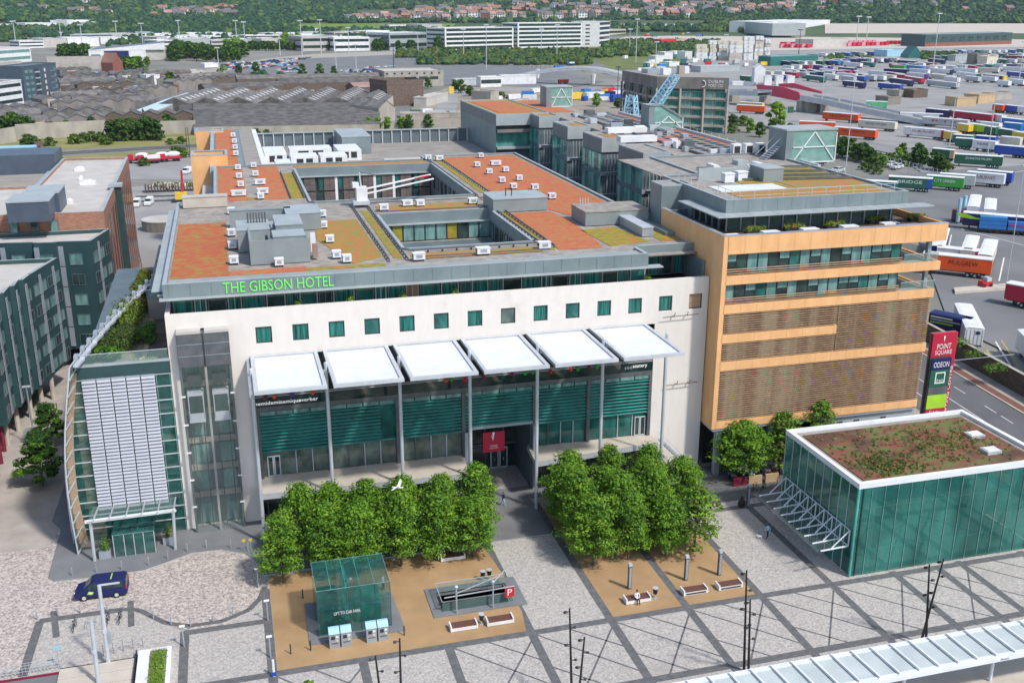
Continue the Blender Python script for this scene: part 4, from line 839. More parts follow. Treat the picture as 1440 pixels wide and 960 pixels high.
q.box(PX0+.3, 13, 29.6, 92.6, 13.1, 32, 'fascia_dark'); q.box(PX0+2, 9.5, 29.6, 80, 9.6, 32, 'void'); q.box(90, PY0+.6, 29.6, 92.6, 12, 32, 'void')
obj('glass_wall', q, B)
q = M(); x = PX0+.3
while x < 92.7: q.box(x, PY0+.3, 29.6, x+.14, PY0+.45, 32, 'steel'); x += 1.95
y = PY0+2
while y < 16: q.box(PX0+.1, y, 29.6, PX0+.28, y+.12, 32, 'steel'); y += 1.8
obj('mullion', q, B)
q = M(); q.box(PX0, 15.7, 27.8, PX0+.3, 26, 32, 'fascia'); q.box(64, 14.1, 6, 74, 25.5, 28.2, 'fascia'); obj('side_wall', q, B)
def prect(x0, y0, x1, y1, mt, z=33.36): o = M(); o.box(x0, y0, z-.06, x1, y1, z, mt); obj('sedum_bed', o, B)
prect(71.5, 7, 92.5, 12.3, 'sedum_mixed'); prect(82, 13.5, 93.4, 20, 'sedum_mixed'); prect(76.5, 13, 81.5, 22, 'sedum_yellow'); prect(84, 21, 93, 29, 'sedum_yellow')
q = M(); q.box(71, 13, 33.3, 80.5, 17, 33.42, 'white_metal'); q.box(72, 22, 33.3, 83.5, 22.4, 35, 'fascia_light'); obj('roof_light', q, B)
q = M()
for i in range(12): x = 70.5+2*i; q.tube((x, 7, 33.3), (x, 7, 34.5), .04, 'steel_light', 4)
q.tube((70, 7, 34.5), (93, 7, 34.5), .035, 'steel_light', 4); q.tube((70, 7, 33.9), (93, 7, 33.9), .03, 'steel_light', 4)
for i in range(9): y = 7+2*i; q.tube((PX0+1.2, y, 33.3), (PX0+1.2, y, 34.5), .04, 'steel_light', 4)
q.tube((PX0+1.2, 7, 34.5), (PX0+1.2, 24, 34.5), .035, 'steel_light', 4)
obj('safety_rail', q, B)
q = M()
for y in (20.4, 23.5, 27, 31): q.bar((76, y, 33.6), (93.5, y-2.5, 33.6), .35, .25, 'mid_metal')
obj('roof_track', q, B)
hut('roof_hut', 'small grey plant box with a pink notice on the terracotta building roof', 80, 18.5, 83, 22.5, 33.35, 35.1)
for i, (x, y) in enumerate(((74.5, 19), (77, 20))): hut('vent_box', 'white fan unit on the terracotta building roof, %s from the left' % ORD[i], x, y, x+1.4, y+1.2, 33.4, 34.5, 'white_metal', 'whitep', 'roof vent')
for o in bpy.data.objects:
    if o.name not in PRE and o.parent in (B, None) or (o.name not in PRE and o.parent is B): o.location = o.location+(Vector((-1.9, -3.3, .6)) if not o.name.startswith('terrace_floor') else Vector((0, 0, 0)))
# curved white roof light + grey corner tower
q = M(); n = 10
for i in range(n):
    a, b = math.pi*i/n, math.pi*(i+1)/n; x0, x1 = 75+8*i/n, 75+8*(i+1)/n; z0, z1 = 34+1.3*(2*i/n-1)**2, 34+1.3*(2*(i+1)/n-1)**2
    q.box(x0, 24, 33.3, x1, 26.5, (z0+z1)/2, 'whitep')
solo('curved_rooflight', q, 'white dipping curved canopy on the roof behind the grey corner tower', 'roof light')
T = thing('corner_tower', 'square grey clad tower with a gravel top between the hotel roof and the terracotta building', 'tower', (65.5, 18.5, 28))
q = M(); q.box(63.4, 15.7, 0, 67.9, 19.5, 33.9, 'fascia'); obj('wall', q, T); q = rim([(63.4, 15.7), (67.9, 15.7), (67.9, 19.5), (63.4, 19.5)], True, 33.9, 34.1, .3, 'fascia_light'); obj('rim', q, T)
q = M(); q.box(63.7, 16, 33.9, 67.6, 19.2, 33.95, 'gravel_roof'); obj('roof', q, T); q = M(); q.box(62, 19.6, 28, 63.3, 24, 29.6, 'panel_purple_grey'); q.box(62, 19.6, 29.6, 63.3, 24, 29.68, 'whitep'); obj('low_annex', q, T)
# terrace furniture and hedges
for i, px in enumerate((1061, 1116, 1173, 1232, 1290)):
    p = at(px, (327, 323, 319, 312, 309)[i], 30.4); l = M(); n0 = M()
    for k in range(4): leafball(l, (p.x-.9+.6*k, p.y, 30.9), .55, .5, .35, 90, .14, ['sedum_yellow', 'leaf_light', 'leaf'], rn)
    o = thing('hedge_planter', 'yellow-green hedge planter on the orange building terrace, %s from the left' % ORD[i], 'planter', (p.x, p.y, 30.2), group='hedge planters on the terrace'); obj('foliage', l, o); obj('trough', M().box(p.x-1.2, p.y-.4, 30.2, p.x+1.2, p.y+.4, 30.7, 'dark_metal'), o)
for i, px in enumerate((1031, 1087, 1142, 1198, 1255)):
    p = at(px, (331, 326, 322, 318, 314)[i], 30.9); solo('parasol_base', M().box(p.x-1.3, p.y-.25, 30.2, p.x+.9, p.y+.9, 30.95, 'whitep'), 'white parasol base by the terrace edge, %s from the left' % ORD[i], 'table', 'white parasol bases along the terrace edge')  # broad white parasol bases, modelled as plain boxes
for i in range(5):
    x = 71+4.3*i; y = 7.6; t = thing('terrace_table', 'grey glass-topped table inside the glazed roof storey, %s from the left' % ORD[i], 'table', (x, y, 30.2), group='tables in the roof storey'); obj('tabletop', M().box(x-1.1, y-.5, 30.9, x+1.1, y+.5, 30.98, 'glass_pale'), t); obj('leg', M().tube((x, y, 30.2), (x, y, 30.9), .08, 'steel'), t)
# ============================================================ office wing (stepped blocks)
O = thing('office_wing', 'long grey-green office wing with five stepped glass bays behind the hotel roof', 'building', (80, 80, 0))
q = M(); q.box(79, 28, 0, 94.6, 112, 33.3, 'fascia'); q.box(79, 112, 0, 88.5, 150, 33.3, 'fascia')
obj('wall', q, O)
q = M(); q.box(74, 28, 33.3, 94.6, 112, 33.36, 'gravel_roof') if 0 else None; q.poly([(79, 28, 33.34), (94.4, 28, 33.34), (94.4, 112, 33.34), (79, 112, 33.34)], 'gravel_roof'); q.poly([(79, 112, 33.34), (88.3, 112, 33.34), (88.3, 150, 33.34), (79, 150, 33.34)], 'gravel_roof'); obj('roof', q, O)
blocks = [(74.0, 27, 39.2), (74, 47.8, 59), (74, 67.5, 78), (74, 87.2, 97), (74.2, 107.5, 115), (66.2, 114, 150)]
for k, (bx, y0, y1) in enumerate(blocks):
    q = M(); q.box(bx, y0, 31.2, 79, y1, 33.5, 'fascia_light'); q.box(bx-.02, y0, 31.2, bx, y1, 33.5, 'panel_purple_grey')
    if k == 5: q.box(bx, y1-.3, 10, bx+12, y1, 33.5, 'fascia'); q.box(bx-.01, y0+.3, 10, bx+.02, y1, 31.2, 'fascia')
    if k < 5: q.box(bx+.02, y0+.3, 10, 79, y1-.3, 31.2, 'fascia_dark')
    else:
        q.box(bx+.3, y0+2, 10, 79, y1-.3, 31.2, 'fascia_dark'); q.box(bx+.3, y0+.3, 29.6, 78.9, y0+2, 30.3, 'concrete_dark'); q.box(bx+.3, y0+.3, 25.9, 78.9, y0+2, 26.4, 'fascia_light')
    obj('bay', q, O)
    q = M(); q.box(bx+.35, y0+.35, 33.5, 79, y1-.35, 33.55, 'sedum_mixed' if k in (4, 5) else 'gravel_roof')
    if k in (2, 3): q.box(bx+2, y0+1, 33.55, 79, y1-3, 33.6, 'sedum_mixed')
    obj('roof_bed', q, O)
    o = rim([(bx, y0), (79, y0), (79, y1), (bx, y1)], True, 33.5, 33.75, .35, 'fascia_light'); obj('rim', o, O)
    if k == 5:
        q = M(); q.poly([(bx+.4, y0+1.9, 26.5), (78, y0+1.9, 26.5), (78, y0+1.9, 29.6), (bx+.4, y0+1.9, 29.6)], 'glass_sky_tint'); obj('ribbon_window', q, O); continue
    for zf in (27.6, 23.6, 19.6, 15.6):
        n = max(3, int((y1-y0)/1.6))
        for i in range(n): place('window', winmesh((y1-y0)/n-.02, 3.3, 'glass_sky_tint' if (i+k) % 3 else 'glass_teal', 'fascia_dark', .07, dep=.04), (bx-.02, y0+(y1-y0)*(i+.5)/n, zf), -math.pi/2, O)
        q = M(); q.box(bx, y0-.06, zf-.7, 79, y0+.3, zf-.05, 'steel')
        for i in range(7): q.box(bx+1+.65*i, y0-.5, zf, bx+1.12+.65*i, y0-.4, zf+3.3, 'fascia_light')
        q.box(bx+.7, y0-.5, zf-.1, 79, y0-.05, zf, 'steel_light'); obj('fin_screen', q, O)
q = M(); q.box(84, 60, 33.35, 92, 74, 33.45, 'sedum_bright'); q.box(80, 118, 33.35, 86, 148, 33.45, 'sedum_bright'); q.box(92.4, 45, 33.35, 93.8, 110, 33.5, 'sedum_bright'); q.box(68, 118, 33.55, 76, 146, 33.62, 'sedum_bright'); obj('sedum_bed', q, O)
q = M()
for x in (83, 86, 89, 91.5): q.box(x, 30, 33.4, x+.35, 112, 33.75, 'mid_metal')
for i in range(30):
    y = 30+2.7*i; q.box(83, y, 33.75, 91.8, y+.12, 33.85, 'steel')
for i in range(26): y = 30+3.1*i; q.tube((94.2, y, 33.3), (94.2, y, 34.6), .05, 'steel_light', 4)
q.tube((94.2, 28, 34.6), (94.2, 112, 34.6), .05, 'steel_light', 4); q.box(94.3, 28, 33.3, 94.8, 112, 33.9, 'steel_light'); obj('roof_track', q, O)
rn = random.Random(8); RU = []
for i in range(26):
    x, y = rn.uniform(80, 90), rn.uniform(30, 110); sx, sy = rn.uniform(.8, 2.5), rn.uniform(.8, 2)
    RU.append(solo('roof_unit', M().box(x, y, 33.4, x+sx, y+sy, 33.4+rn.uniform(.6, 1.4), rn.choice(['whitep', 'steel_light', 'steel', 'fascia_light', 'mid_metal'])), 'small pale plant unit on the office wing roof', 'roof unit', 'small plant units scattered on the office wing roof'))
rank(RU, 'small pale plant unit on the office wing roof')
for i, (x, y, l_) in enumerate(((82, 75, 8), (79.5, 62, 7))): solo('roof_duct', M().box(x-4, y, 33.6, x-4+l_, y+2, 34.6, 'whitep'), ('white roof duct nearer the far stair box' if i == 0 else 'white roof duct nearer the corner tower'), 'duct')
for i, px in enumerate((1040, 1056, 1062)):
    x = 86.5+i*2.2; solo('condenser_unit', M().box(x, 40.5, 33.4, x+1.4, 41.8, 35.6, 'whitep').box(x+.2, 40.45, 33.8, x+1.2, 40.5, 35.3, 'dark_metal'), 'white condenser with dark fan front beside the near glass stair box, %s from the left' % ORD[i], 'condenser')
def stairbox(lb, x0, y0, x1, y1, z1, slope=False):
    t = thing('stair_box', lb, 'stair box', ((x0+x1)/2, y0, 33.35)); q = M(); q.poly([(x0, y0, 33.3), (x0, y1, 33.3), (x0, y1, z1), (x0, y0, z1)], 'fascia'); q.box(x0+.02, y1-.1, 33.3, x1, y1, z1 if not slope else z1-1.6, 'fascia'); obj('side_wall', q, t)
    q = M()
    if slope:
        xm = x0+(x1-x0)*.35; q.poly([(x0, y0, z1), (xm, y0, z1), (xm, y1, z1), (x0, y1, z1)], 'fascia_light'); q.poly([(xm, y0, z1), (x1, y0, z1-2.6), (x1, y1, z1-2.6), (xm, y1, z1)], 'fascia'); q.bar((x0, y0, z1), (xm, y0, z1), .3, .3, 'fascia'); q.bar((xm, y0, z1), (x1, y0, z1-2.6), .3, .3, 'fascia')
    else: q.box(x0-.1, y0-.1, z1, x1+.1, y1+.1, z1+.25, 'fascia_light')
    obj('roof', q, t)
    q = M(); P = [(x0+1.2, y0+.05, 33.4), (x1, y0+.05, 33.4), (x1, y0+.05, z1 if not slope else z1-2.7)]+([(x0+(x1-x0)*.35, y0+.05, z1-.1)] if slope else [])+[(x0+1.2, y0+.05, z1)]
    q.poly(P, 'glass_aqua'); q.poly([(x1, y0, 33.4), (x1, y1, 33.4), (x1, y1, z1 if not slope else z1-2.7), (x1, y0, z1 if not slope else z1-2.7)], 'glass_see'); obj('glass_wall', q, t)
    q = M(); q.box(x0, y0, 33.3, x0+1.2, y0+.1, z1, 'fascia'); xm = (x0+x1+1)/2; zt = z1-.2 if not slope else z1-2.2
    for a, b in (((x0+1.3, y0, 33.5), (xm, y0, zt)), ((xm, y0, zt), (x1, y0, 33.5)), ((x1, y0, 33.4), (x1, y0, zt-.2)), ((x0+1.3, y0, 33.5), (x1, y0, 33.5)), ((x0+1.3, y0, (33.5+zt)/2), (x1, y0, (33.5+zt)/2))): q.bar(a, b, .16, .16, 'whitep')
    obj('brace', q, t)
stairbox('large glass stair box with white bracing on the roof edge nearest the trailer yard', 91.5, 33, 100.3, 38.5, 38.4)
stairbox('glass stair box with a sloping top on the office wing roof', 88.3, 80, 95.6, 84, 38.2, True)
stairbox('farthest glass stair box, flat topped, at the end of the office wing', 82.8, 130, 89.3, 135, 38)
q = M()
for i in range(9): q.box(88+.35*i, 34, 33.4+.3*i, 88.4+.35*i, 36, 33.5+.3*i, 'steel_light')
q.bar((88, 34, 34.5), (91.3, 34, 37.4), .06, .06, 'steel_light'); q.bar((88, 36, 34.5), (91.3, 36, 37.4), .06, .06, 'steel_light'); solo('roof_stair', q, 'small metal roof stair leading up beside the large glass stair box', 'stair')
# ============================================================ back of the hotel: plant deck, screen, towers
D = thing('plant_deck', 'lower grey service roof with a louvred screen behind the hotel', 'building', (35, 115, 0))
q = M(); q.box(14, 90.1, 0, 66, 142, 24.6, 'fascia'); q.box(5.3, 86.5, 0, 14, 150, 28.0, 'fascia'); obj('wall', q, D)
q = M(); q.poly([(14, 90, 24.65), (66, 90, 24.65), (66, 142, 24.65), (14, 142, 24.65)], 'roof_membrane'); q.box(16, 90.2, 24.7, 30, 97, 25.6, 'roof_light'); q.box(30.2, 90.2, 24.7, 38, 98, 26, 'fascia_light'); q.box(39, 91, 24.7, 47, 103, 26.5, 'roof_light'); q.box(14, 90, 24.7, 15, 148, 28.2, 'whitep'); obj('roof', q, D)
q = M(); q.box(5.6, 87, 28.02, 9.8, 148, 28.2, 'sedum_bright'); obj('sedum_bed', q, D); q = M(); q.box(11, 87, 28.02, 14, 148, 28.12, 'roof_membrane'); obj('roof_path', q, D); q = M(); q.box(4.6, 86.6, 20, 5.3, 149, 28.4, 'fascia_light'); obj('rim', q, D)
q = M(); q.box(14, 141.6, 24.6, 66, 142, 27.6, 'fascia_dark')
x = 14
while x < 66: q.box(x, 141.3, 24.6, x+.25, 141.6, 27.8, 'steel_light'); x += 2.35
q.box(14, 141.2, 27.7, 66, 142.1, 27.9, 'fascia_light'); obj('louvre_screen', q, D)
for i, (x0, y0, x1, y1) in enumerate(((15.5, 112, 20, 124), (20.5, 106, 26, 112), (26.5, 106, 32, 112), (21, 118, 30, 124), (31, 114, 36, 124), (17, 99, 20, 104))):
    solo('air_handler', M().box(x0, y0, 24.7, x1, y1, 27, 'whitep').box(x0+.5, y0+.5, 27, x1-.5, y1-.5, 27.05, 'white_metal').box(x0+(x1-x0)*.2, y0-.04, 25.3, x0+(x1-x0)*.45, y0-.01, 26.6, 'dark_metal').box(x0+(x1-x0)*.55, y0-.04, 25.3, x0+(x1-x0)*.8, y0-.01, 26.6, 'dark_metal'),
         'white air handling unit with dark grilles on the lower service roof, %s from the left' % ORD[i], 'air unit', 'white air units on the service roof')
for r in range(3):
    for i in range(10): solo('chiller_fan', M().box(50+1.25*i, 98+3*r, 24.7, 51+1.25*i, 100+3*r, 26, 'whitep').tube((50.5+1.25*i, 99+3*r, 26), (50.5+1.25*i, 99+3*r, 26.3), .4, 'dark_metal', 8), 'white chiller fan on the service roof, %s row, %s from the left' % (('nearest', 'middle', 'farthest')[r], ORD[i]), 'fan unit', 'rows of small chiller fans')
hut('roof_hut', 'grey-green sloping shed against the louvred screen of the service roof', 33, 124, 39.5, 140, 24.7, 28.5, 'fascia', 'fascia_light')
for nm, lb, x0, y0, x1, y1, z0, z1 in (('stair_tower', 'orange terracotta stair tower behind the front-left hotel roof', 1.3, 89.5, 7.9, 96.2, 0, 30.1), ('stair_tower', 'farther and smaller orange terracotta stair tower', 1.2, 143, 7.5, 148, 0, 28.6)):
    t = thing(nm, lb, 'stair tower', (x0, y0, 0)); q = M(); q.box(x0, y0, 0, x1, y0+.4, z1, 'terracotta'); q.box(x0, y0+.4, 0, x0+.4, y1, z1, 'terracotta'); q.box(x1-.4, y0+.4, 0, x1, y1, z1, 'terracotta'); q.box(x0+.4, y1-.4, 0, x1-.4, y1, z1, 'terracotta'); q.box(x0+.4, y0+.4, z1-1.2, x1-.4, y1-.4, z1-1, 'green_panel'); obj('wall', q, t)
    q = rim([(x0-.03, y0-.03), (x1+.03, y0-.03), (x1+.03, y1), (x0-.03, y1)], True, z1, z1+.15, .5, 'fascia_light'); obj('coping', q, t)
# ============================================================ plaza: pavilion
PV = thing('glass_pavilion', 'dark green glass pavilion with a white-rimmed reddish planted roof', 'pavilion', (79, -21, 0))
X0, X1, Y0, Y1, ZT = 67.1, 90.6, -28.75, -14.3, 10.2
q = M()
q.poly([(X0, Y0, .1), (X1, Y0, .1), (X1, Y0, ZT), (X0, Y0, ZT)], 'glass_green'); q.poly([(X0, Y0, .1), (X0, Y1, .1), (X0, Y1, ZT), (X0, Y0, ZT)], 'glass_green'); q.poly([(X0, Y1, .1), (X1, Y1, .1), (X1, Y1, ZT), (X0, Y1, ZT)], 'glass_green'); q.poly([(X1, Y0, .1), (X1, Y1, .1), (X1, Y1, ZT), (X1, Y0, ZT)], 'glass_green'); obj('glass_wall', q, PV)
q = M()
for i in range(16): x = X0+1.56*i; q.box(x-.03, Y0-.07, .1, x+.03, Y0-.005, ZT, 'glass_pale')
for i in range(10): y = Y0+1.6*i; q.box(X0-.07, y-.03, .1, X0-.005, y+.03, ZT, 'steel_light')
q.box(X0-.1, Y0-.1, .1, X0+.12, Y0+.12, ZT, 'glass_louvre'); q.box(X0+.5, Y0-.1, .1, X0+.6, Y0, ZT, 'dark_metal'); obj('mullion', q, PV)
q = M(); q.box(X0+.2, Y0+.2, 5.0, X1-.2, Y1-.2, 5.3, 'glass_teal'); q.box(X0+.3, Y0+.3, .02, X1-.3, Y1-.3, .1, 'granite'); q.box(76, -24, .1, 84, -16, 9.8, 'fascia_dark'); q.box(68, -18, .1, 74, -16, 5, 'glass_teal')
for x in (70, 76, 82, 88):
    for y in (-27.5, -16): q.tube((x, y, .1), (x, y, 10), .2, 'steel', 8)
for i in range(7): q.bar((68+3.3*i, -28.2, .5 if i % 2 else 9.8), (71.3+3.3*i, -28.2, 9.8 if i % 2 else .5), .2, .2, 'glass_teal')
for z in (2.6, 7.5): q.box(X0+.3, Y0+.35, z, X1-.3, Y0+.5, z+.1, 'glass_louvre')
obj('inner_frame', q, PV)
obj('roof_rim', rim([(X0-.1, Y0-.1), (X1+.1, Y0-.1), (X1+.1, Y1+.1), (X0-.1, Y1+.1)], True, ZT, ZT+.55, .55, 'white_metal', 'whitep'), PV)
q = M(); q.box(X0+.4, Y0+.4, ZT-.1, X1-.4, Y1-.4, ZT+.2, 'roof_membrane'); q.box(X0+1.2, Y0+.9, ZT+.2, X1-1.2, Y1-1.4, ZT+.3, 'sedum_brown'); obj('planted_roof', q, PV)
rn = random.Random(21); q = M()
for i in range(900):
    k = rn.random(); x, y = (rn.gauss(72.5, 2.2), rn.gauss(-25, 1.6)) if k < .4 else (rn.gauss(82, 3.5), rn.gauss(-22, 3)) if k < .75 else (rn.uniform(69, 89), rn.uniform(-27, -16))
    if not (68.6 < x < 89 and -27.6 < y < -16): continue
    leafball(q, (x, y, ZT+.35+rn.random()*.15), .16, .16, .16, 6, .13, rn.choice([['leaf_olive', 'leaf_dark'], ['leaf', 'leaf_olive'], ['leaf_dark', 'leaf_olive'], ['sedum_yellow', 'leaf_olive'], ['leaf_olive']]), rn)
o = obj('plant_tufts', q, PV); o['kind'] = 'stuff'
for i, (px, py) in enumerate(((1370, 612), (1393, 634))):
    p = at(px, py, ZT+.4); place('roof_light', M().box(-.9, -.7, 0, .9, .7, .35, 'steel_light').box(-.7, -.5, .35, .7, .5, .42, 'whitep').mesh('roof_light'), (p.x, p.y, ZT+.3), 0, PV)
TC = thing('pavilion_canopy', 'white triangulated steel canopy frames with glass along the left side of the pavilion', 'canopy', (65, -21, 3))
q = M(); n = 9
for i in range(n):
    y = -28.2+1.62*i; a, b, c = (66.95, y, 5.2), (66.95, y, 3.4), (63.6, y-.2, 3.4)
    q.bar(a, b, .1, .1, 'white_metal'); q.bar(b, c, .12, .12, 'white_metal'); q.bar(a, (65, y, 3.45), .1, .1, 'white_metal')
    if i < n-1: q.bar(a, (66.95, y+1.62, 5.2), .08, .08, 'white_metal'); q.bar(b, (66.95, y+1.62, 3.4), .1, .1, 'white_metal'); None
obj('frame', q, TC)
q = M(); q.poly([(63.2, -28.4, 3.3), (66.98, -28.4, 3.3), (66.98, -14.6, 3.3), (63.2, -14.6, 3.3)], 'glass_clear'); obj('glass_roof', q, TC)
# ============================================================ glass lift box
GB = thing('glass_lift_box', 'green glass box over the car park lift, standing on a grey stone pad', 'glass box', (16, -22, 0))
x0, x1, y0, y1, zt = 12.45, 19.4, -25, -19.6, 4.95
q = M(); q.prism([(11.5, -26.1), (20.6, -26.1), (20.3, -19), (11.6, -19)], .0, .1, 'granite', 'granite', False); obj('stone_pad', q, GB)
q = M()
for P in ([(x0, y0), (x1, y0)], [(x0, y0), (x0, y1)], [(x1, y0), (x1, y1)], [(x0, y1), (x1, y1)]): q.poly([(*P[0], .1), (*P[1], .1), (*P[1], zt), (*P[0], zt)], 'glass_see')
q.poly([(x0, y0, zt), (x1, y0, zt), (x1, y1, zt), (x0, y1, zt)], 'glass_see'); obj('glass_panel', q, GB)
q = M()
for P, Q in (((x0, y0, zt), (x1, y0, zt)), ((x0, y0, zt), (x0, y1, zt)), ((x1, y0, zt), (x1, y1, zt)), ((x0, y1, zt), (x1, y1, zt))): q.bar(P, Q, .05, .05, 'glass_pale')
for x in (x0, x0+1.4, x0+2.8, x0+4.1, x0+5.5, x1): q.bar((x, y0, .1), (x, y0, zt), .04, .04, 'dark_metal'); q.bar((x, y0, zt), (x, y1, zt), .04, .04, 'glass_louvre')
q.box(x0-.02, y0, .1, x0+.02, y0+.15, 3.3, 'red'); obj('edge_frame', q, GB)
q = M(); q.box(15.2, -23.3, .1, 15.5, -23, 4.7, 'glass_louvre'); q.box(15.2, -21, .1, 15.5, -20.7, 4.7, 'glass_louvre'); q.box(15.2, -23.3, 4.5, 15.5, -20.7, 4.75, 'glass_louvre'); q.box(16.2, -23.6, .1, 18.6, -21, 2.6, 'glass_teal'); q.box(12.8, -23, .1, 14.6, -20.5, 2.7, 'black'); q.box(12.6, -24.8, .1, 15.6, -24.6, 1.2, 'black'); q.ball((16, -22, 4), .15, .15, .15, 'sign_white'); obj('lift_machinery', q, GB)
text('LIFT TO CAR PARK', (14.0, -25.03, 2.15), .34, 'sign_white', parent=GB, width=2.5)
PM0 = None
for i, x in enumerate((13.75, 14.85, 17.2, 18.3)):
    lb = 'grey ticket machine with pale blue hood by the glass box, %s from the left' % ORD[i]
    if PM0 is None:
        PM0 = thing('pay_machine', lb, 'pay machine', (x, -26.8, .0), 0, 'pay machines'); q = M(); q.box(-.48, -.35, 0, .48, .35, 1.55, 'steel'); obj('cabinet', q, PM0, True)
        q = M(); q.poly([(-.5, -.42, 1.55), (.5, -.42, 1.55), (.5, .1, 1.95), (-.5, .1, 1.95)], 'skyblue'); q.box(-.5, .1, 1.5, .5, .36, 1.95, 'skyblue'); q.poly([(-.5, -.42, 1.55), (-.5, .1, 1.55), (-.5, .1, 1.95)], 'skyblue'); q.poly([(.5, -.42, 1.55), (.5, .1, 1.55), (.5, .1, 1.95)], 'skyblue'); obj('hood', q, PM0, True)
        q = M(); q.box(-.3, -.38, .95, .05, -.345, 1.3, 'dark_metal'); q.box(.12, -.38, 1.1, .36, -.345, 1.3, 'whitep'); q.box(.15, -.38, .7, .33, -.345, .9, 'cream'); q.box(-.3, -.38, .5, .3, -.345, .6, 'mid_metal'); obj('display', q, PM0, True)
    else: dup(PM0, (x, -26.8, 0), 0, lb)
for i, (px, py) in enumerate(((426, 841), (437, 914), (409, 919), (568.5, 893))):
    p = at(px, py); solo('post', M().tube((p.x, p.y, 0), (p.x, p.y, 1.05), .06, 'dark_metal', 8), 'thin dark post on the gravel %s' % ('left of the glass lift box', 'at the front-left corner of the lift box pad', 'nearest the front-left corner of the gravel', 'right of the pay machines')[i], 'post', 'thin posts round the lift box')
# ============================================================ stairs down to the car park
CS = thing('car_park_stairs', 'railed stair opening down to the car park in the tan gravel with a red sign', 'stair', (28.5, -22, 0))
x0, x1, y0, y1 = 24.6, 31.9, -24, -20.5
q = M(); q.box(23.6, -24.8, .0, 33.1, y0, .1, 'granite'); q.box(23.6, y1, .0, 33.1, -19.5, .1, 'granite'); q.box(23.6, y0, .0, x0, y1, .1, 'granite'); q.box(x1, y0, .0, 33.1, y1, .1, 'granite'); obj('stone_rim', q, CS)
q = M(); q.poly([(x0, y1, -3.6), (x1, y1, -3.6), (x1, y1, .1), (x0, y1, .1)], 'granite'); q.poly([(x0, y0, -3.6), (x0, y1, -3.6), (x0, y1, .1), (x0, y0, .1)], 'granite'); q.poly([(x0, y0, -3.6), (x1, y0, -3.6), (x1, y0, .1), (x0, y0, .1)], 'granite'); q.poly([(x1, y0, -3.6), (x1, y1, -3.6), (x1, y1, .1), (x1, y0, .1)], 'granite'); q.poly([(x0, y0, -3.6), (x1, y0, -3.6), (x1, y1, -3.6), (x0, y1, -3.6)], 'granite'); obj('pit_wall', q, CS)
q = M()
for i in range(14): q.box(31.9-.36*(i+1), -23.9, -.24*(i+1)-.3, 31.9-.36*i, -22.2, -.24*(i+1)+.12, 'fascia_light' if i % 2 == 0 else 'granite')
obj('steps', q, CS)
q = M()
for P in ([(x0, y1), (x1, y1)], [(x0, y0), (x0, y1)], [(x0, y0), (x1, y0)]): q.poly([(*P[0], .1), (*P[1], .1), (*P[1], 1.15), (*P[0], 1.15)], 'glass_rail'); q.bar((*P[0], 1.18), (*P[1], 1.18), .06, .06, 'steel_light')
obj('balustrade', q, CS)
q = M()
for x in (25.9, 29.6): q.tube((x, -24.6, .1), (x, -24.6, 3.0), .09, 'steel', 8); q.ball((x, -24.6, 3.05), .2, .2, .14, 'steel_light')
q.bar((24.7, -24.6, 2.0), (31.8, -24.6, 2.2), .08, .08, 'steel_light'); q.bar((25.9, -24.6, 2.3), (31, -21, 1.3), .06, .06, 'steel_light'); q.tube((29.6, -24.6, 2.9), (31.6, -21.5, 2.2), .05, 'steel_light', 6); q.tube((31.6, -21.5, 2.2), (32, -20.8, 1.2), .05, 'steel_light', 6); obj('rail_post', q, CS)
q = thing('parking_sign', 'red square sign with a white letter P at the car park stair', 'sign', (31.3, -24.5, 1)); obj('board', M().box(30.85, -24.55, 1.0, 31.8, -24.45, 2.1, 'red'), q); text('P', (31.1, -24.6, 1.2), .72, 'sign_white', parent=q)
# ============================================================ benches, bins, bollard lights
def benchm(front):
    t = thing('bench', '', 'bench'); q = M(); q.box(-1.3, -.5, .06, 1.3, .5, .42, 'whitep'); 
    if front: q.box(-1.1, -.52, .15, 1.1, -.5, .32, 'dark_metal')
    obj('base', q, t, True); q = M(); q.box(-1.34, -.52, .06, -1.2, .52, .62, 'whitep'); obj('end_panel', q, t, True); q = M(); q.box(1.2, -.52, .06, 1.34, .52, .62, 'whitep'); obj('end_panel', q, t, True)
    q = M()
    for k in range(6): q.box(-1.2, -.48+.165*k, .42, 1.2, -.345+.165*k, .48, 'bench_wood')
    obj('seat', q, t, True); return t
Ba, Bb = benchm(False), benchm(True)
bl = [(26.0, -27.1, Ba, 'white bench with brown slats in front of the stair opening, the left one'), (29.6, -27.1, Ba, 'white bench with brown slats in front of the stair opening, the right one'), (27.75, -14.1, Ba, 'white bench in the shade of the left tree group'),
      (43.9, -27.1, Ba, 'white bench on which a person in white sits'), (50.1, -27.2, Bb, 'empty white bench with dark front slot, left of the pair by tall black poles'), (54, -27.2, Bb, 'empty white bench with dark front slot nearest the tall black poles'), (44.3, -15, Ba, 'white bench half hidden under the right tree group'), (54.2, -15.4, Ba, 'pale bench at the right edge under the thin tree')]
used = set()
for x, y, b_, lb in bl:
    if b_ not in used: used.add(b_); b_.location = (x, y, .01); b_['label'] = lb; b_['group'] = 'white benches on the gravel'
    else: dup(b_, (x, y, .01), 0, lb, 'white benches on the gravel')
def bin_(x, y, lb):
    t = thing('litter_bin', lb, 'bin', (x, y, 0), group='round litter bins'); obj('bin', M().tube((x, y, .5), (x, y, 1.05), .2, 'black', 10, .27).tube((x, y, 1.1), (x, y, 1.16), .3, 'steel_light', 10), t); obj('stand', M().tube((x, y, 0), (x, y, .5), .05, 'steel').box(x-.2, y-.2, 0, x+.2, y+.2, .05, 'steel'), t)
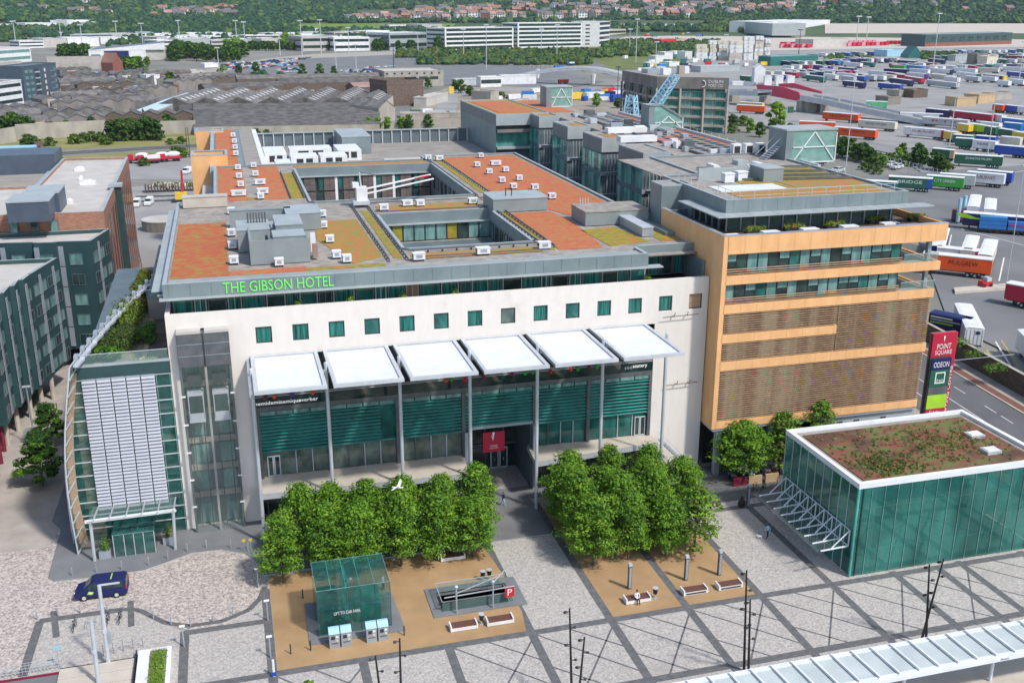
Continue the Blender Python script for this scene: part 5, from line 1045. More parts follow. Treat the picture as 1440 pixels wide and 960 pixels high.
for px, py, lb in ((679, 816, 'black litter bin behind the stair opening, the left one'), (688, 814, 'black litter bin behind the stair opening, the right one'), (677, 877, 'grey-topped litter bin between two white benches by the stair opening'), (921, 840, 'litter bin right of the bench with the seated person')):
    p = at(px, py); bin_(p.x, p.y, lb)
for i, (x, y, lb) in enumerate(((44, -24.8, 'left one behind the bench with the seated person'), (50.3, -24.8, 'middle one behind the empty benches'), (54.1, -24.8, 'right one at the edge of the gravel'), (64.4, -11.6, 'one by the black sack near the pavilion'))):
    t = thing('bollard_light', 'square grey light column, '+lb, 'light column', (x, y, 0), group='square light columns'); obj('column', M().box(x-.17, y-.17, 0, x+.17, y+.17, 2.65, 'mid_metal').box(x-.12, y-.18, .2, x+.12, y-.17, 2.5, 'steel'), t); obj('lamp_head', M().box(x-.18, y-.18, 2.65, x+.18, y+.18, 2.95, 'steel_light'), t)
q = M(); q.ball((63.6, -11.5, .5), .45, .4, .6, 'black', 9, 6); q.ball((63.7, -11.4, 1.1), .2, .2, .35, 'black', 7, 5); solo('bag', q, 'black sack leaning against the square light column near the pavilion', 'sack')
# tall black poles with spots
def spotpole(px, py, h, lean, lb, spots=4, base=None):
    p = at(px, py, h); b_ = Vector((p.x-lean[0], p.y-lean[1], 0)) if base is None else Vector(base); p.z = h
    t = thing('spot_pole', lb, 'light pole', tuple(b_), group='black spotlight poles'); obj('pole', M().tube(b_, p, .13, 'navy' if 0 else 'black', 8, .07), t)
    for k in range(spots):
        c = b_.lerp(p, .97-.17*k); s_ = -1 if k % 2 == 0 else 1
        q = M(); q.bar(c, c+Vector((.35*s_, -.1, .05)), .05, .05, 'black'); q.tube(c+Vector((.35*s_, -.25, .15)), c+Vector((.42*s_, .1, -.1)), .12, 'black', 8); obj('spotlight', q, t)
spotpole(1050, 801, 10.4, (0, 0), 'tallest straight black spotlight pole near the right benches', base=(48.9, -40.3, 0)); spotpole(1055, 843, 8.6, (0, 0), 'slightly leaning black pole beside the tallest one', base=(49.3, -40.4, 0))
spotpole(1307, 793, 8.6, (-.9, 0), 'left of the two black spotlight poles in front of the pavilion'); spotpole(1327, 785, 9.2, (1.2, 0), 'right of the two black poles before the pavilion, leaning right')
spotpole(801, 855, 9.4, (-.4, 0), 'upright black spotlight pole at the bottom centre of the plaza'); spotpole(822, 895, 7.6, (.5, 0), 'shorter leaning black pole beside the bottom centre one')
spotpole(562, 897, 8.4, (.1, 0), 'black spotlight pole in front of the pay machines, the taller one'); spotpole(528, 922, 7.4, (-.5, 0), 'black spotlight pole in front of the pay machines, the shorter one', 3)
# ============================================================ near trees
TM = [treemeshes(1, 2.6, 8.3, 2.5, 64, 110, .17), treemeshes(2, 2.5, 9.1, 2.7, 64, 110, .17), treemeshes(3, 2.8, 7.8, 2.4, 64, 110, .17), treemeshes(4, 2.6, 8.0, 2.4, 34, 80, .2, ('leaf', 'leaf_olive', 'leaf_light'))]
rn = random.Random(4)
k = 0
for row, y in enumerate((-14, -9.6)):
    for i in range(6):
        x = (10 if row == 0 else 11.5)+4.0*i
        if row == 1 and i == 0: x = 12
        tree_from(TM[(i+row*2) % 3], 'plaza_tree', (x+rn.uniform(-.3, .3), y+rn.uniform(-.3, .3), 0), 'bright green tree of the left group, %s from the left in the %s row' % (ORD[i], 'front' if row == 0 else 'rear'), rz=rn.uniform(0, 6), sc=(rn.uniform(.88, 1.06), rn.uniform(.88, 1.06), rn.uniform(.86, 1.12)) if row == 0 else (1, 1, rn.uniform(.92, 1.18)), group='left tree group')
for row, (y, xs_) in enumerate(((-19.4, (42, 46, 50.2)), (-15.2, (41.6, 46.3, 50.4)), (-11.2, (41.8, 46.4, 51.4, 55.8)), (-7.4, (43.2, 48.2, 53.2)))):
    for i, x in enumerate(xs_):
        tree_from(TM[(i+row) % 3], 'plaza_tree', (x, y, 0), 'green tree of the right group, %s from the left in row %s from the front' % (ORD[i], ('one', 'two', 'three', 'four')[row]), rz=rn.uniform(0, 6), sc=(rn.uniform(.9, 1.12), rn.uniform(.9, 1.12), rn.uniform(.85, 1.12)), group='right tree group')
tree_from(TM[3], 'plaza_tree', (53.7, -19.6, 0), 'thin see-through tree at the right edge of the right tree group', rz=2, sc=(1.25, 1.25, 1.0), group='right tree group')
for i, (x, y, s_, lb) in enumerate(((67.2, -4.2, (1.3, 1.3, 1.0), 'green tree in front of the orange building nearest the white wall'), (73.0, -3.8, (1.25, 1.25, 1.05), 'green tree before the orange building, between two others'), (78.6, -3.6, (1.1, 1.1, 1.15), 'sparse yellow-green tree before the orange building, nearest the pavilion roof corner'))): tree_from(TM[3] if i else TM[2], 'street_tree', (x, y, 0), lb, rz=i*2, sc=s_, group='trees before the orange building')
SD = treemeshes(9, 3.0, 8.5, 2.2, 28, 170, .28, ('leaf_dark', 'leaf_dark', 'leaf'))
for i, (x, y, s_, lb) in enumerate(((-17.6, 16.5, .85, 'dark green street tree nearest the foot of the curved glass'), (-18.6, 30, .7, 'dark green street tree behind the curved glass, the farther one'))): tree_from(SD, 'street_tree', (x, y, 0), lb, rz=i, sc=s_, group='street trees beside the atrium')
p = at(437, 956, 3.2); tree_from(treemeshes(12, 1.1, 3.4, 1, 8, 60, .2), 'sapling', (p.x, p.y, 0), 'small leafy sapling at the bottom edge below the tan gravel')
# ============================================================ people, dog, gull
def figure(lb, loc, rz, pose, top, legs, hair='black', sc=1.0):
    if pose == 'sit':
        V = [((0, 0, .5), .13), ((0, .02, .78), .15), ((0, 0, 1.02), .07), ((0, -.04, 1.2), .10), ((.1, -.35, .52), .085), ((.12, -.42, .1), .05), ((-.1, -.35, .52), .085), ((-.1, -.4, .1), .05), ((.2, 0, .95), .06), ((.24, -.12, .7), .045), ((.08, -.32, .62), .035), ((-.2, 0, .95), .06), ((-.24, -.12, .7), .045), ((-.08, -.32, .62), .035), ((.12, -.56, .05), .04), ((-.1, -.54, .05), .04)]
    else:
        st = .16 if pose == 'walk' else .02
        V = [((0, 0, .95), .14), ((0, 0, 1.3), .16), ((0, 0, 1.5), .065), ((0, -.02, 1.66), .10), ((.1, -st, .5), .085), ((.1, -st*1.2, .08), .05), ((-.1, st*.6, .5), .085), ((-.1, st*1.6, .08), .05), ((.2, 0, 1.43), .06), ((.26, st*.6, 1.15), .045), ((.26, st*.3-.05, .9), .035), ((-.2, 0, 1.43), .06), ((-.26, -st*.6, 1.15), .045), ((-.26, -st-.05, .92), .035), ((.1, -st*1.2-.16, .04), .04), ((-.1, st*1.6-.15, .04), .04)]
    E = [(0, 1), (1, 2), (2, 3), (0, 4), (4, 5), (0, 6), (6, 7), (1, 8), (8, 9), (9, 10), (1, 11), (11, 12), (12, 13), (5, 14), (7, 15)]
    me = bpy.data.meshes.new('person'); me.from_pydata([v[0] for v in V], E, []); o = bpy.data.objects.new('person', me); COL.objects.link(o)
    md = o.modifiers.new('s', 'SKIN'); sv = me.skin_vertices[0].data
    for i, v in enumerate(V): sv[i].radius = (v[1], v[1]*.8)
    sv[0].use_root = True; o.modifiers.new('d', 'SUBSURF').levels = 1
    dg = bpy.context.evaluated_depsgraph_get(); m2 = bpy.data.meshes.new_from_object(o.evaluated_get(dg)); o.modifiers.clear(); o.data = m2; m2.name = 'person'
    for m_ in (top, legs, 'skin'): m2.materials.append(MATS[m_])
    zh = 1.08 if pose == 'sit' else 1.53; zw = .56 if pose == 'sit' else .97
    for f_ in m2.polygons: z = f_.center.z; f_.material_index = 2 if z > zh else (1 if z < zw and abs(f_.center.x) < .21 else 0)
    for f_ in m2.polygons: f_.use_smooth = True
    o.location = loc; o.rotation_euler = (0, 0, rz); o.scale = (sc, sc, sc); tag(o, lb, 'person')
    h = M(); z = 1.25 if pose == 'sit' else 1.71; h.ball((0, .02 if pose != 'sit' else -.02, z), .105, .12, .1, hair, 8, 5); obj('hair', h, o, True); return o
figure('person in a dark jacket and pale blue trousers walking before the hotel entrance', (36.2, -3.9, .12), .5, 'walk', 'navy', 'skyblue')
figure('person in a pale top standing in the doorway behind a canopy post', tuple(at(667, 664, .12)), 0, 'stand', 'whitep', 'black')
figure('person in a white top and dark trousers sitting on a white bench', (43.75, -27.4, .03), 0, 'sit', 'whitep', 'black', sc=1.1)
p = at(1079, 756); figure('person in a pale blue top walking a small dog near the pavilion', (p.x, p.y, 0), -1.2, 'walk', 'skyblue', 'navy')
figure('person in a dark purple top standing under trees behind the glass lift box', (15.8, -18.3, .01), 2, 'stand', 'purple', 'black'); figure('person in a white top standing behind the right corner of the lift box', (19.6, -18.3, .01), 1, 'stand', 'whitep', 'navy', 'sand')
p = at(1068, 757); q = M(); q.ball((0, 0, .32), .26, .11, .13, 'whitep', 8, 6); q.ball((-.3, 0, .45), .1, .07, .08, 'whitep', 7, 5); q.ball((-.4, 0, .42), .06, .04, .04, 'whitep', 6, 4); q.bar((-.25, 0, .36), (-.3, 0, .44), .09, .09, 'whitep')
for sx in (-.17, .17):
    for sy in (-.06, .06): q.tube((sx, sy, 0), (sx+(.02 if sx > 0 else 0), sy, .28), .025, 'whitep', 5, .045)
q.tube((.24, 0, .38), (.36, 0, .52), .03, 'whitep', 5, .012); q.box(-.32, .03, .5, -.27, .07, .57, 'cream'); q.box(-.32, -.07, .5, -.27, -.03, .57, 'cream')
q.xf((p.x, p.y, 0), -.4); solo('dog', q, 'small white dog beside the person in pale blue', 'dog')
q = M(); q.ball((0, 0, 0), .3, .09, .09, 'whitep', 8, 6); q.ball((.32, 0, .04), .09, .06, .06, 'whitep', 7, 5); q.tube((.38, 0, .04), (.5, 0, .02), .025, 'sand', 5, .008); q.poly([(-.25, -.05, 0), (-.5, -.1, 0), (-.5, .1, 0), (-.25, .05, 0)], 'whitep')
for s_ in (-1, 1):
    for a, b_ in (((.12, .08, .05, -.12), (.12, .5, .3, -.1)), ((.12, .5, .3, -.1), (-.12, 1.0, .22, -.2))):
        q.poly([(a[0], s_*a[1], a[2]), (b_[0], s_*b_[1], b_[2]), (b_[3], s_*b_[1], b_[2]), (a[3], s_*a[1], a[2])], 'whitep'); q.poly([(a[0], s_*a[1], a[2]-.02), (b_[0], s_*b_[1], b_[2]-.02), (b_[3], s_*b_[1], b_[2]-.02), (a[3], s_*a[1], a[2]-.02)], 'whitep')
p = at(560, 685, 10); q.xf(tuple(p), -.5, 1.35); solo('seagull', q, 'white gull flying with raised wings over the left tree group', 'gull')
# ============================================================ van and vehicles
def vehmesh(prof, hw, belt, top_in, wheels, wr, col, glass_strips, L):
    """side profile (x,z) extruded; verts above belt pull in. returns parts"""
    def yw(z): return hw-max(0, z-belt)*top_in
    b_ = M(); n = len(prof)
    for i in range(n):
        (xa, za), (xb, zb) = prof[i], prof[(i+1) % n]
        b_.poly([(xa, -yw(za), za), (xb, -yw(zb), zb), (xb, yw(zb), zb), (xa, yw(za), za)], col)
    b_.poly([(x, -yw(z), z) for x, z in prof], col); b_.poly([(x, yw(z), z) for x, z in prof[::-1]], col)
    g_ = M()
    for P in glass_strips:
        for s_ in (-1, 1): g_.poly([(x, s_*(yw(z)+.012), z) for x, z in P], 'glass_dark')
    w2 = M()
    for x in wheels:
        for s_ in (-1, 1): w2.tube((x, s_*(hw-.18), wr), (x, s_*(hw+.03), wr), wr, 'black', 14); w2.tube((x, s_*(hw+.02), wr), (x, s_*(hw+.045), wr), wr*.6, 'steel_light', 10)
    return b_, g_, w2
vp = [(-2.5, .35), (-2.5, .85), (-2.35, 1.0), (-1.55, 1.22), (-.85, 1.88), (-.5, 1.98), (2.2, 1.98), (2.42, 1.85), (2.5, 1.1), (2.5, .35)]
V = thing('van', 'dark blue van with a green door patch parked on the paving', 'van', (-8, -11.7, .02), R(-3))
b_, g_, w2 = vehmesh(vp, .95, 1.1, .16, (-1.6, 1.5), .34, 'navy', [[(-1.3, 1.15), (-.85, 1.72), (-.1, 1.78), (-.1, 1.15)], [(0, 1.15), (0, 1.8), (2.2, 1.8), (2.25, 1.15)]], 5)
for i in (0, 1): pass
obj('body', b_, V, True); g_.poly([(-1.58, -.8, 1.24), (-.9, -.72, 1.86), (-.9, .72, 1.86), (-1.58, .8, 1.24)], 'glass_dark'); g_.poly([(2.44, -.7, 1.8), (2.515, -.8, 1.2), (2.515, .8, 1.2), (2.44, .7, 1.8)], 'glass_dark'); obj('window', g_, V, True); obj('wheel', w2, V, True)
q = M(); q.poly([(-1.25, -.965, .7), (-.75, -.965, .65), (-.6, -.965, .95), (-1.1, -.965, 1.05)], 'lime'); q.poly([(-1.05, -.97, .78), (-.85, -.97, .76), (-.8, -.97, .9), (-1.0, -.97, .93)], 'sign_white'); q.box(1.0, -.6, 1.985, 1.12, .6, 1.995, 'lime'); obj('marking', q, V, True)
for s_ in (-1, 1):
    obj('headlight', M().box(-2.52, s_*.75-.12, .75, -2.4, s_*.75+.12, .92, 'sign_white'), V, True); obj('tail_light', M().box(2.42, s_*.86-.07, .95, 2.52, s_*.86+.07, 1.5, 'red'), V, True)
q = M(); q.box(-1.2, -1.12, 1.1, -1.05, -.93, 1.3, 'navy'); q.box(-1.2, .93, 1.1, -1.05, 1.12, 1.3, 'navy'); obj('mirror', q, V, True)
# bikes
def bike(x, y, rz, lb, col='black'):
    t = thing('bicycle', lb, 'bicycle', (x, y, 0), rz, 'bicycles'); 
    for sx in (-.52, .52):
        q = M(); n = 14
        for i in range(n): a, b2 = 2*math.pi*i/n, 2*math.pi*(i+1)/n; q.bar((sx+.33*math.cos(a), 0, .34+.33*math.sin(a)), (sx+.33*math.cos(b2), 0, .34+.33*math.sin(b2)), .04, .04, 'black')
        for i in range(6): a = math.pi*i/3; q.bar((sx, 0, .34), (sx+.32*math.cos(a), 0, .34+.32*math.sin(a)), .01, .01, 'steel')
        obj('wheel', q, t, True)
    q = M()
    for a, b2 in (((.52, .34), (.36, .85)), ((.36, .85), (-.18, .85)), ((.4, .75), (-.05, .3)), ((-.05, .3), (-.2, .95)), ((-.52, .34), (-.18, .82)), ((-.52, .34), (-.05, .3)), ((.36, .85), (.34, 1.02))): q.bar((a[0], 0, a[1]), (b2[0], 0, b2[1]), .04, .04, col)
    q.bar((.34, -.25, 1.02), (.34, .25, 1.02), .03, .03, 'black'); obj('frame', q, t, True); q = M(); q.box(-.33, -.07, .95, -.08, .07, 1.0, 'black'); obj('saddle', q, t, True)
for (x, y, lb) in ((-10, -17.4, 'dark bicycle parked across the paving, left of the tall grey pole'), (-7.0, -17.2, 'dark bicycle parked just behind the tall grey pole'), (-5.9, -17.1, 'black bicycle parked right of the tall grey pole')): bike(x, y, 1.45, lb)
for i, (px, py) in enumerate(((1060, 690), (1073, 688), (1092, 684))): p = at(px, py); bike(p.x, p.y, .4+i*.3, 'bicycle standing behind the pavilion canopy, %s from the left' % ORD[i])
for i, x in enumerate((-8.8, -8.1)): solo('bike_stand', M().tube((x, -17.9, 0), (x, -17.9, .75), .03, 'steel', 5).tube((x, -16.9, 0), (x, -16.9, .75), .03, 'steel', 5).tube((x, -17.9, .75), (x, -16.9, .75), .03, 'steel', 5), 'empty steel bicycle stand left of the tall grey pole, the %s one' % ('left', 'right')[i], 'bike stand')
# bollards along the kerb loop
bp = [(-13.7, -14.8), (-11.8, -14.7), (-9.8, -14.7), (-7.3, -14.9), (-2.8, -17.6), (-1.1, -19.1), (.7, -19.9), (2.8, -19.7), (4.7, -18.9)]
for i, (x, y) in enumerate(bp): solo('bollard', M().tube((x, y, 0), (x, y, .95), .055, 'steel', 8).ball((x, y, .95), .06, .06, .04, 'steel', 8, 4), 'thin steel bollard on the plaza side of the drop-off loop, %s from the left' % ORD[i], 'bollard', 'steel bollards round the drop-off')
bp = [(-11.4, -7.2), (-9, -7.2), (-6.5, -7.3), (-3.8, -7.2), (-1.9, -6.3), (.1, -5.2), (2.1, -4.9), (4.7, -5.7), (6.5, -6.9), (7.4, -9)]
for i, (x, y) in enumerate(bp): solo('bollard', M().tube((x, y, .12), (x, y, 1.07), .055, 'steel', 8).ball((x, y, 1.07), .06, .06, .04, 'steel', 8, 4), 'thin steel bollard on the hotel side of the drop-off loop, %s from the left' % ORD[i], 'bollard', 'steel bollards round the drop-off')
for i, px in enumerate((343, 352.5)):
    p = atY(px, 764, -6.8); t = thing('warning_sign', 'small yellow square sign on a thin post beside the left trees, %s one' % ('left', 'right')[i], 'sign', (p.x, -6.8, .12)); obj('post', M().tube((p.x, -6.8, .12), (p.x, -6.8, 1.5), .03, 'steel', 6), t); obj('plate', M().box(p.x-.17, -6.85, 1.3, p.x+.17, -6.82, 1.6, 'yellow'), t)
# ============================================================ foreground left: poles, steps, railing, planter
for (bx, by, h, tx, lb, arm) in ((-6.35, -24.2, 8.2, -6.2, 'tall light grey pole with a short arm at its top, in front of the van', True), (-6.9, -27.2, 6.6, -6.75, 'shorter light grey pole beside the tall one at the bottom left', False)):
    t = thing('grey_pole', lb, 'pole', (bx, by, 0)); obj('pole', M().tube((bx, by, -1), (tx, by, h), .2, 'steel_light', 10, .16).tube((bx+.02, by, 3.4), (bx+.03, by, 3.7), .24, 'steel_light', 10), t)
    if arm: obj('arm', M().bar((tx, by, h), (tx+1.7, by, h), .18, .1, 'steel_light'), t); obj('control_box', M().box(bx+.25, by-.15, 2.2, bx+.5, by+.15, 3.4, 'steel'), t)
q = M()
for i, (y0_, y1_, z) in enumerate(((-25.0, -24.0, .012), (-26.2, -25.0, .02), (-27.6, -26.2, .024), (-34, -27.6, .028))): pass
ST = thing('platform_edge', 'pale stone platform steps with dark edges at the bottom left corner', 'steps', (-7, -26, 0))
for i in range(4):
    y = -24.3-1.5*i; q = M(); q.box(-10.4, y-1.5, .0, -3.95, y, .36-.08*i, 'concrete_light'); q.box(-10.4, y-.001, .02, -3.95, y+.12, .37-.08*i, 'dark_metal'); obj('step', q, ST)
q = M(); q.box(-18, -30.5, 0, -10.5, -24.6, .05, 'asphalt_mid'); q.box(-18, -24.6, 0, -10.5, -24.4, .2, 'maroon'); q.box(-4, -28, 0, -3.9, -23.4, .6, 'dark_metal'); obj('track_edge', q, ST)
q = M(); p0, p1 = Vector((-16, -23.9, 0)), Vector((-10.3, -23.6, 0))
for z in (.3, .6, .9, 1.15): q.bar(p0+Vector((0, 0, z)), p1+Vector((0, 0, z)), .03, .03, 'steel_light')
for i in range(20): a = p0.lerp(p1, i/19); q.bar(a, a+Vector((0, 0, 1.15)), .025, .025, 'steel_light')
solo('railing', q, 'light steel railing at the bottom left edge of the plaza', 'railing')
q = M(); p0, p1 = Vector((-6.9, -22.6, 0)), Vector((-3.5, -22.2, 0))
for z in (.6, 1.1): q.bar(p0+Vector((0, 0, z)), p1+Vector((0, 0, z)), .03, .03, 'steel_light')
for i in range(5): a = p0.lerp(p1, i/4); q.bar(a, a+Vector((0, 0, 1.1)), .04, .04, 'mid_metal')
solo('railing', q, 'short steel railing between the grey poles and the white planter', 'railing')
t = thing('track_sign', 'small pale blue sign on a post beside the bottom left railing', 'sign', (-10.6, -23.3, 0)); obj('post', M().tube((-10.6, -23.3, 0), (-10.6, -23.3, 1.9), .04, 'steel', 6), t); obj('plate', M().box(-10.9, -23.35, 1.7, -10.3, -23.32, 2.2, 'skyblue'), t)
q = M(); t = thing('white_planter', 'long white stone planter filled with bright green ground cover at the bottom left', 'planter', (-2.2, -27, 0)); q.box(-3.7, -34, .0, -2.7, -23.8, .75, 'whitep'); q.box(-1.2, -34, .0, -.8, -23.8, .75, 'whitep'); q.box(-2.7, -24, 0, -1.2, -23.8, .75, 'whitep'); q.box(-2.7, -34, 0, -1.2, -24, .6, 'dirt'); obj('trough', q, t)
q = M(); rn = random.Random(3)
for i in range(30): leafball(q, (-1.95+rn.uniform(-.1, .1), -24.4-.33*i, .75), .75, .35, .25, 120, .09, ['leaf_light', 'leaf', 'leaf_light'], rn)
o = obj('ground_cover', q, t); o['kind'] = 'stuff'
for i, (x, y) in enumerate(((.2, -23.2), (7.95, -20.9), (7.9, -27), (7.3, -14.6))): t = thing('lamp_bollard', 'slim grey lamp post with a white cap on the dark band, %s from the left' % ORD[i], 'lamp', (x, y, 0), group='slim lamp posts'); obj('post', M().tube((x, y, 0), (x, y, 2.2), .07, 'steel', 8), t); obj('cap', M().box(x-.25, y-.12, 2.2, x+.25, y+.12, 2.3, 'sign_white'), t)
p = at(384, 930, 1.5); t = thing('blue_sign', 'white and blue totem post at the front-left corner of the gravel', 'sign', (p.x, p.y, 0)); obj('post', M().box(p.x-.1, p.y-.1, 0, p.x+.1, p.y+.1, 1.7, 'whitep'), t); obj('plate', M().box(p.x-.25, p.y-.13, .1, p.x+.2, p.y-.11, .5, 'blue'), t)
# ============================================================ station canopy, bottom right
SC = thing('station_canopy', 'long white tram-stop roof with translucent ribbed panes at the bottom right', 'canopy', (70, -47.5, 0))
q = M(); q.box(38, -46.3, 4.25, 96, -45.8, 4.6, 'white_metal'); q.box(38, -49.8, 4.0, 96, -49.2, 4.35, 'white_metal'); x = 38.5
obj('edge_beam', q, SC); q = M()
while x < 96: q.bar((x, -46, 4.7), (x+.5, -49.5, 4.45), .14, .2, 'whitep'); x += 1.9
obj('rib', q, SC); q = M(); q.poly([(38, -46.3, 4.55), (96, -46.3, 4.55), (96, -49.3, 4.3), (38, -49.3, 4.3)], 'pane_grey'); obj('pane', q, SC); q = M()
for x in range(42, 96, 9): q.tube((x, -47.7, 0), (x, -47.7, 4.3), .14, 'white_metal', 8)
obj('post', q, SC); p = at(1425, 939, 3.9); text('Point', (p.x-.5, -49.83, 4.1), .2, 'dark_metal', parent=SC, width=.8)
q = M(); q.box(38, -53, 0, 96, -45, .3, 'concrete_light'); solo('tram_platform', q, 'pale tram platform under the white roof', 'platform')
# ============================================================ sign totem
ST = thing('sign_totem', 'tall red shopping centre totem with stacked shop panels beside the orange building', 'sign', (101.8, 4, 0))
q = M(); q.box(99.9, 4, 0, 103.9, 4.5, 13.8, 'crimson'); q.box(99.9, 4.5, 0, 103.9, 4.7, 13.8, 'roof_pink'); obj('red_board', q, ST)
q = M(); q.box(99.5, 3.4, 0, 102.9, 3.95, 10.4, 'dark_metal'); obj('stack_frame', q, ST)
for z0, z1, c_ in ((8.7, 10.4, 'navy'), (6.2, 8.7, 'dgreen'), (5.0, 6.2, 'mid_metal'), (2.9, 5.0, 'lime'), (1.2, 2.9, 'crimson'), (.2, 1.2, 'dark_metal')): obj('shop_panel', M().box(99.7, 3.3, z0+.02, 102.85, 3.39, z1-.02, c_), ST)
text('POINT', (100.7, 3.95, 11.5), .8, 'sign_white', parent=ST, width=2.3); text('SQUARE', (100.5, 3.95, 10.6), .75, 'sign_white', parent=ST, width=2.7); text('ODEON', (100, 3.25, 9.1), .8, 'sign_white', parent=ST, width=2.5)
q = M(); q.poly([(101.6, 3.95, 13.4), (101.9, 3.95, 13.4), (101.75, 3.95, 12.5)], 'sign_white'); q.box(100.5, 3.24, 6.7, 102.1, 3.28, 6.85, 'sign_white'); q.box(100.5, 3.24, 8.2, 102.1, 3.28, 8.35, 'sign_white'); q.box(100.5, 3.24, 6.85, 100.65, 3.28, 8.2, 'sign_white'); q.box(101.95, 3.24, 6.85, 102.1, 3.28, 8.2, 'sign_white'); obj('emblem', q, ST)
text('fresh', (100.75, 3.24, 6.95), .45, 'sign_white', parent=ST, width=1.1); text('Eddie', (100.3, 3.24, 2.1), .5, 'sign_white', parent=ST, width=1.8); text('Rockets', (100.2, 3.24, 1.5), .4, 'sign_white', parent=ST, width=2)
text('SHOPPING CENTRE', (103.75, 3.94, .3), .6, 'sign_white', parent=ST, width=8.6, vertical=math.pi/2)
# cafe terrace under the orange building
rn = random.Random(14)
for i, x in enumerate((65.2, 67.3, 69.6)):
    c_ = ('maroon', 'sand', 'sand')[i]; solo('windbreak', M().box(x, -6.4, .02, x+1.8, -6.1, 1.1, c_), '%s cafe windbreak on the dark paving, %s from the left' % ('reddish' if i == 0 else 'tan', ORD[i]), 'windbreak', 'cafe windbreaks')
for i, (x, y) in enumerate(((66, -4.8), (68.4, -5), (70.8, -4.6), (73.2, -5), (75.5, -5.2))):
    t = thing('cafe_table', 'round cafe table outside the orange building, %s from the left' % ORD[i], 'table', (x, y, 0), group='cafe tables'); obj('tabletop', M().tube((x, y, .72), (x, y, .76), .4, 'steel_light' if i != 4 else 'whitep', 12), t); obj('stem', M().tube((x, y, 0), (x, y, .72), .04, 'dark_metal', 6).tube((x, y, 0), (x, y, .04), .25, 'dark_metal', 8), t)
    for j, s_ in enumerate((-1, 1)):
        c = thing('cafe_chair', 'dark cafe chair %s of the cafe table %s from the left' % (('left', 'right')[j], ORD[i]), 'chair', (x+.7*s_, y, 0), group='cafe chairs'); obj('seat', M().box(x+.7*s_-.22, y-.22, .43, x+.7*s_+.22, y+.22, .48, 'dark_metal'), c); obj('backrest', M().box(x+.9*s_-.02, y-.22, .48, x+.9*s_+.02, y+.22, .9, 'dark_metal'), c)
        for a, b2 in ((-.18, -.18), (.18, -.18), (-.18, .18), (.18, .18)): obj('leg', M().tube((x+.7*s_+a, y+b2, 0), (x+.7*s_+a, y+b2, .43), .02, 'dark_metal', 4), c)
for i, (x, y) in enumerate(((67, -5.6), (75.6, -6))):
    t = thing('parasol', 'pale round parasol over the cafe, the %s one' % ('left', 'right')[i], 'parasol', (x, y, 0)); q = M(); n = 10
    for k in range(n): a, b2 = 2*math.pi*k/n, 2*math.pi*(k+1)/n; q.poly([(x, y, 2.5), (x+1.1*math.cos(a), y+1.1*math.sin(a), 2.1), (x+1.1*math.cos(b2), y+1.1*math.sin(b2), 2.1)], 'cream' if k % 2 else 'leaf_olive')
    obj('canopy', q, t); obj('pole', M().tube((x, y, 0), (x, y, 2.5), .03, 'steel', 6), t)
figure('seated cafe guest in a navy top under the orange building', (65.3, -4.7, .02), 1.2, 'sit', 'navy', 'black'); figure('seated cafe guest in red under the orange building', (71.5, -4.6, .02), -1, 'sit', 'maroon', 'navy')
# ============================================================ helpers for far things
def hgt(p, px, py):
    d = ray(px, py); t = math.hypot(p.x-CAM.x, p.y-CAM.y)/math.hypot(d.x, d.y); return CAM.z+d.z*t
def gp(px, py):
    d = ray(px, py); h = math.hypot(d.x, d.y); lo, hi = 100., 12000.
    for _ in range(40):
        m = (lo+hi)/2
        if CAM.z+d.z*m/h > hz(m): lo = m
        else: hi = m
    return CAM+d*(lo/h)
class Fr:
    """local frame on the ground: u along the front, n away from the camera"""
    def __init__(s, x1, y1, x2, y2, z=0):
        s.p = at(x1, y1, z); s.q = at(x2, y2, z); s.L = (s.q-s.p).length; s.u = (s.q-s.p)/s.L; s.n = Vector((-s.u.y, s.u.x, 0))
    def P(s, a, b, z): v = s.p+s.u*a+s.n*b; return (v.x, v.y, z)
    def box(s, m, a0, b0, z0, a1, b1, z1, k, kt=None):
        Q = [s.P(a0, b0, z0), s.P(a1, b0, z0), s.P(a1, b1, z0), s.P(a0, b1, z0)]; m.prism([(x, y) for x, y, _ in Q], z0, z1, k, kt or k); return m
def fbox(name, lab, cat, x1, y1, x2, y2, yt, depth, wall_='whitep', roof_='roof_light', nf=0, band_='glass_dark', grp=None, z0=0, hh=None, proud=.25, parapet=.6):
    if y1 < 47: z0 = gp(x1, y1).z
    f = Fr(x1, y1, x2, y2, z0); h = hh or hgt(f.p, x1, yt); t = thing(name, lab, cat, tuple(f.p), group=grp)
    m = M(); f.box(m, 0, 0, z0-.5, f.L, depth, h-.35, wall_); obj('wall', m, t)
    m = M(); f.box(m, -.1, -.1, h-.34, f.L+.1, depth+.1, h-.2, roof_)
    for a0, b0, a1, b1 in ((-.15, -.15, f.L+.15, .25), (-.15, depth-.25, f.L+.15, depth+.15), (-.15, .26, .25, depth-.26), (f.L-.25, .26, f.L+.15, depth-.26)): f.box(m, a0, b0, h-.19, a1, b1, h-.2+parapet, wall_)
    obj('roof', m, t)
    for k in range(nf):
        fh = (h-z0-.5)/nf; zb = z0+fh*k+fh*.38; m = M(); f.box(m, f.L*.02, -.12, zb, f.L*.98, -.02, zb+fh*(.42 if name != 'ribbon_office' else .58), band_); obj('ribbon_window', m, t)
        m = M(); 
        if depth > 8: m.prism([f.P(-.12, depth*.04, 0)[:2], f.P(-.02, depth*.04, 0)[:2], f.P(-.02, depth*.96, 0)[:2], f.P(-.12, depth*.96, 0)[:2]], zb, zb+fh*.42, band_); obj('ribbon_window', m, t)
    return t, f, h
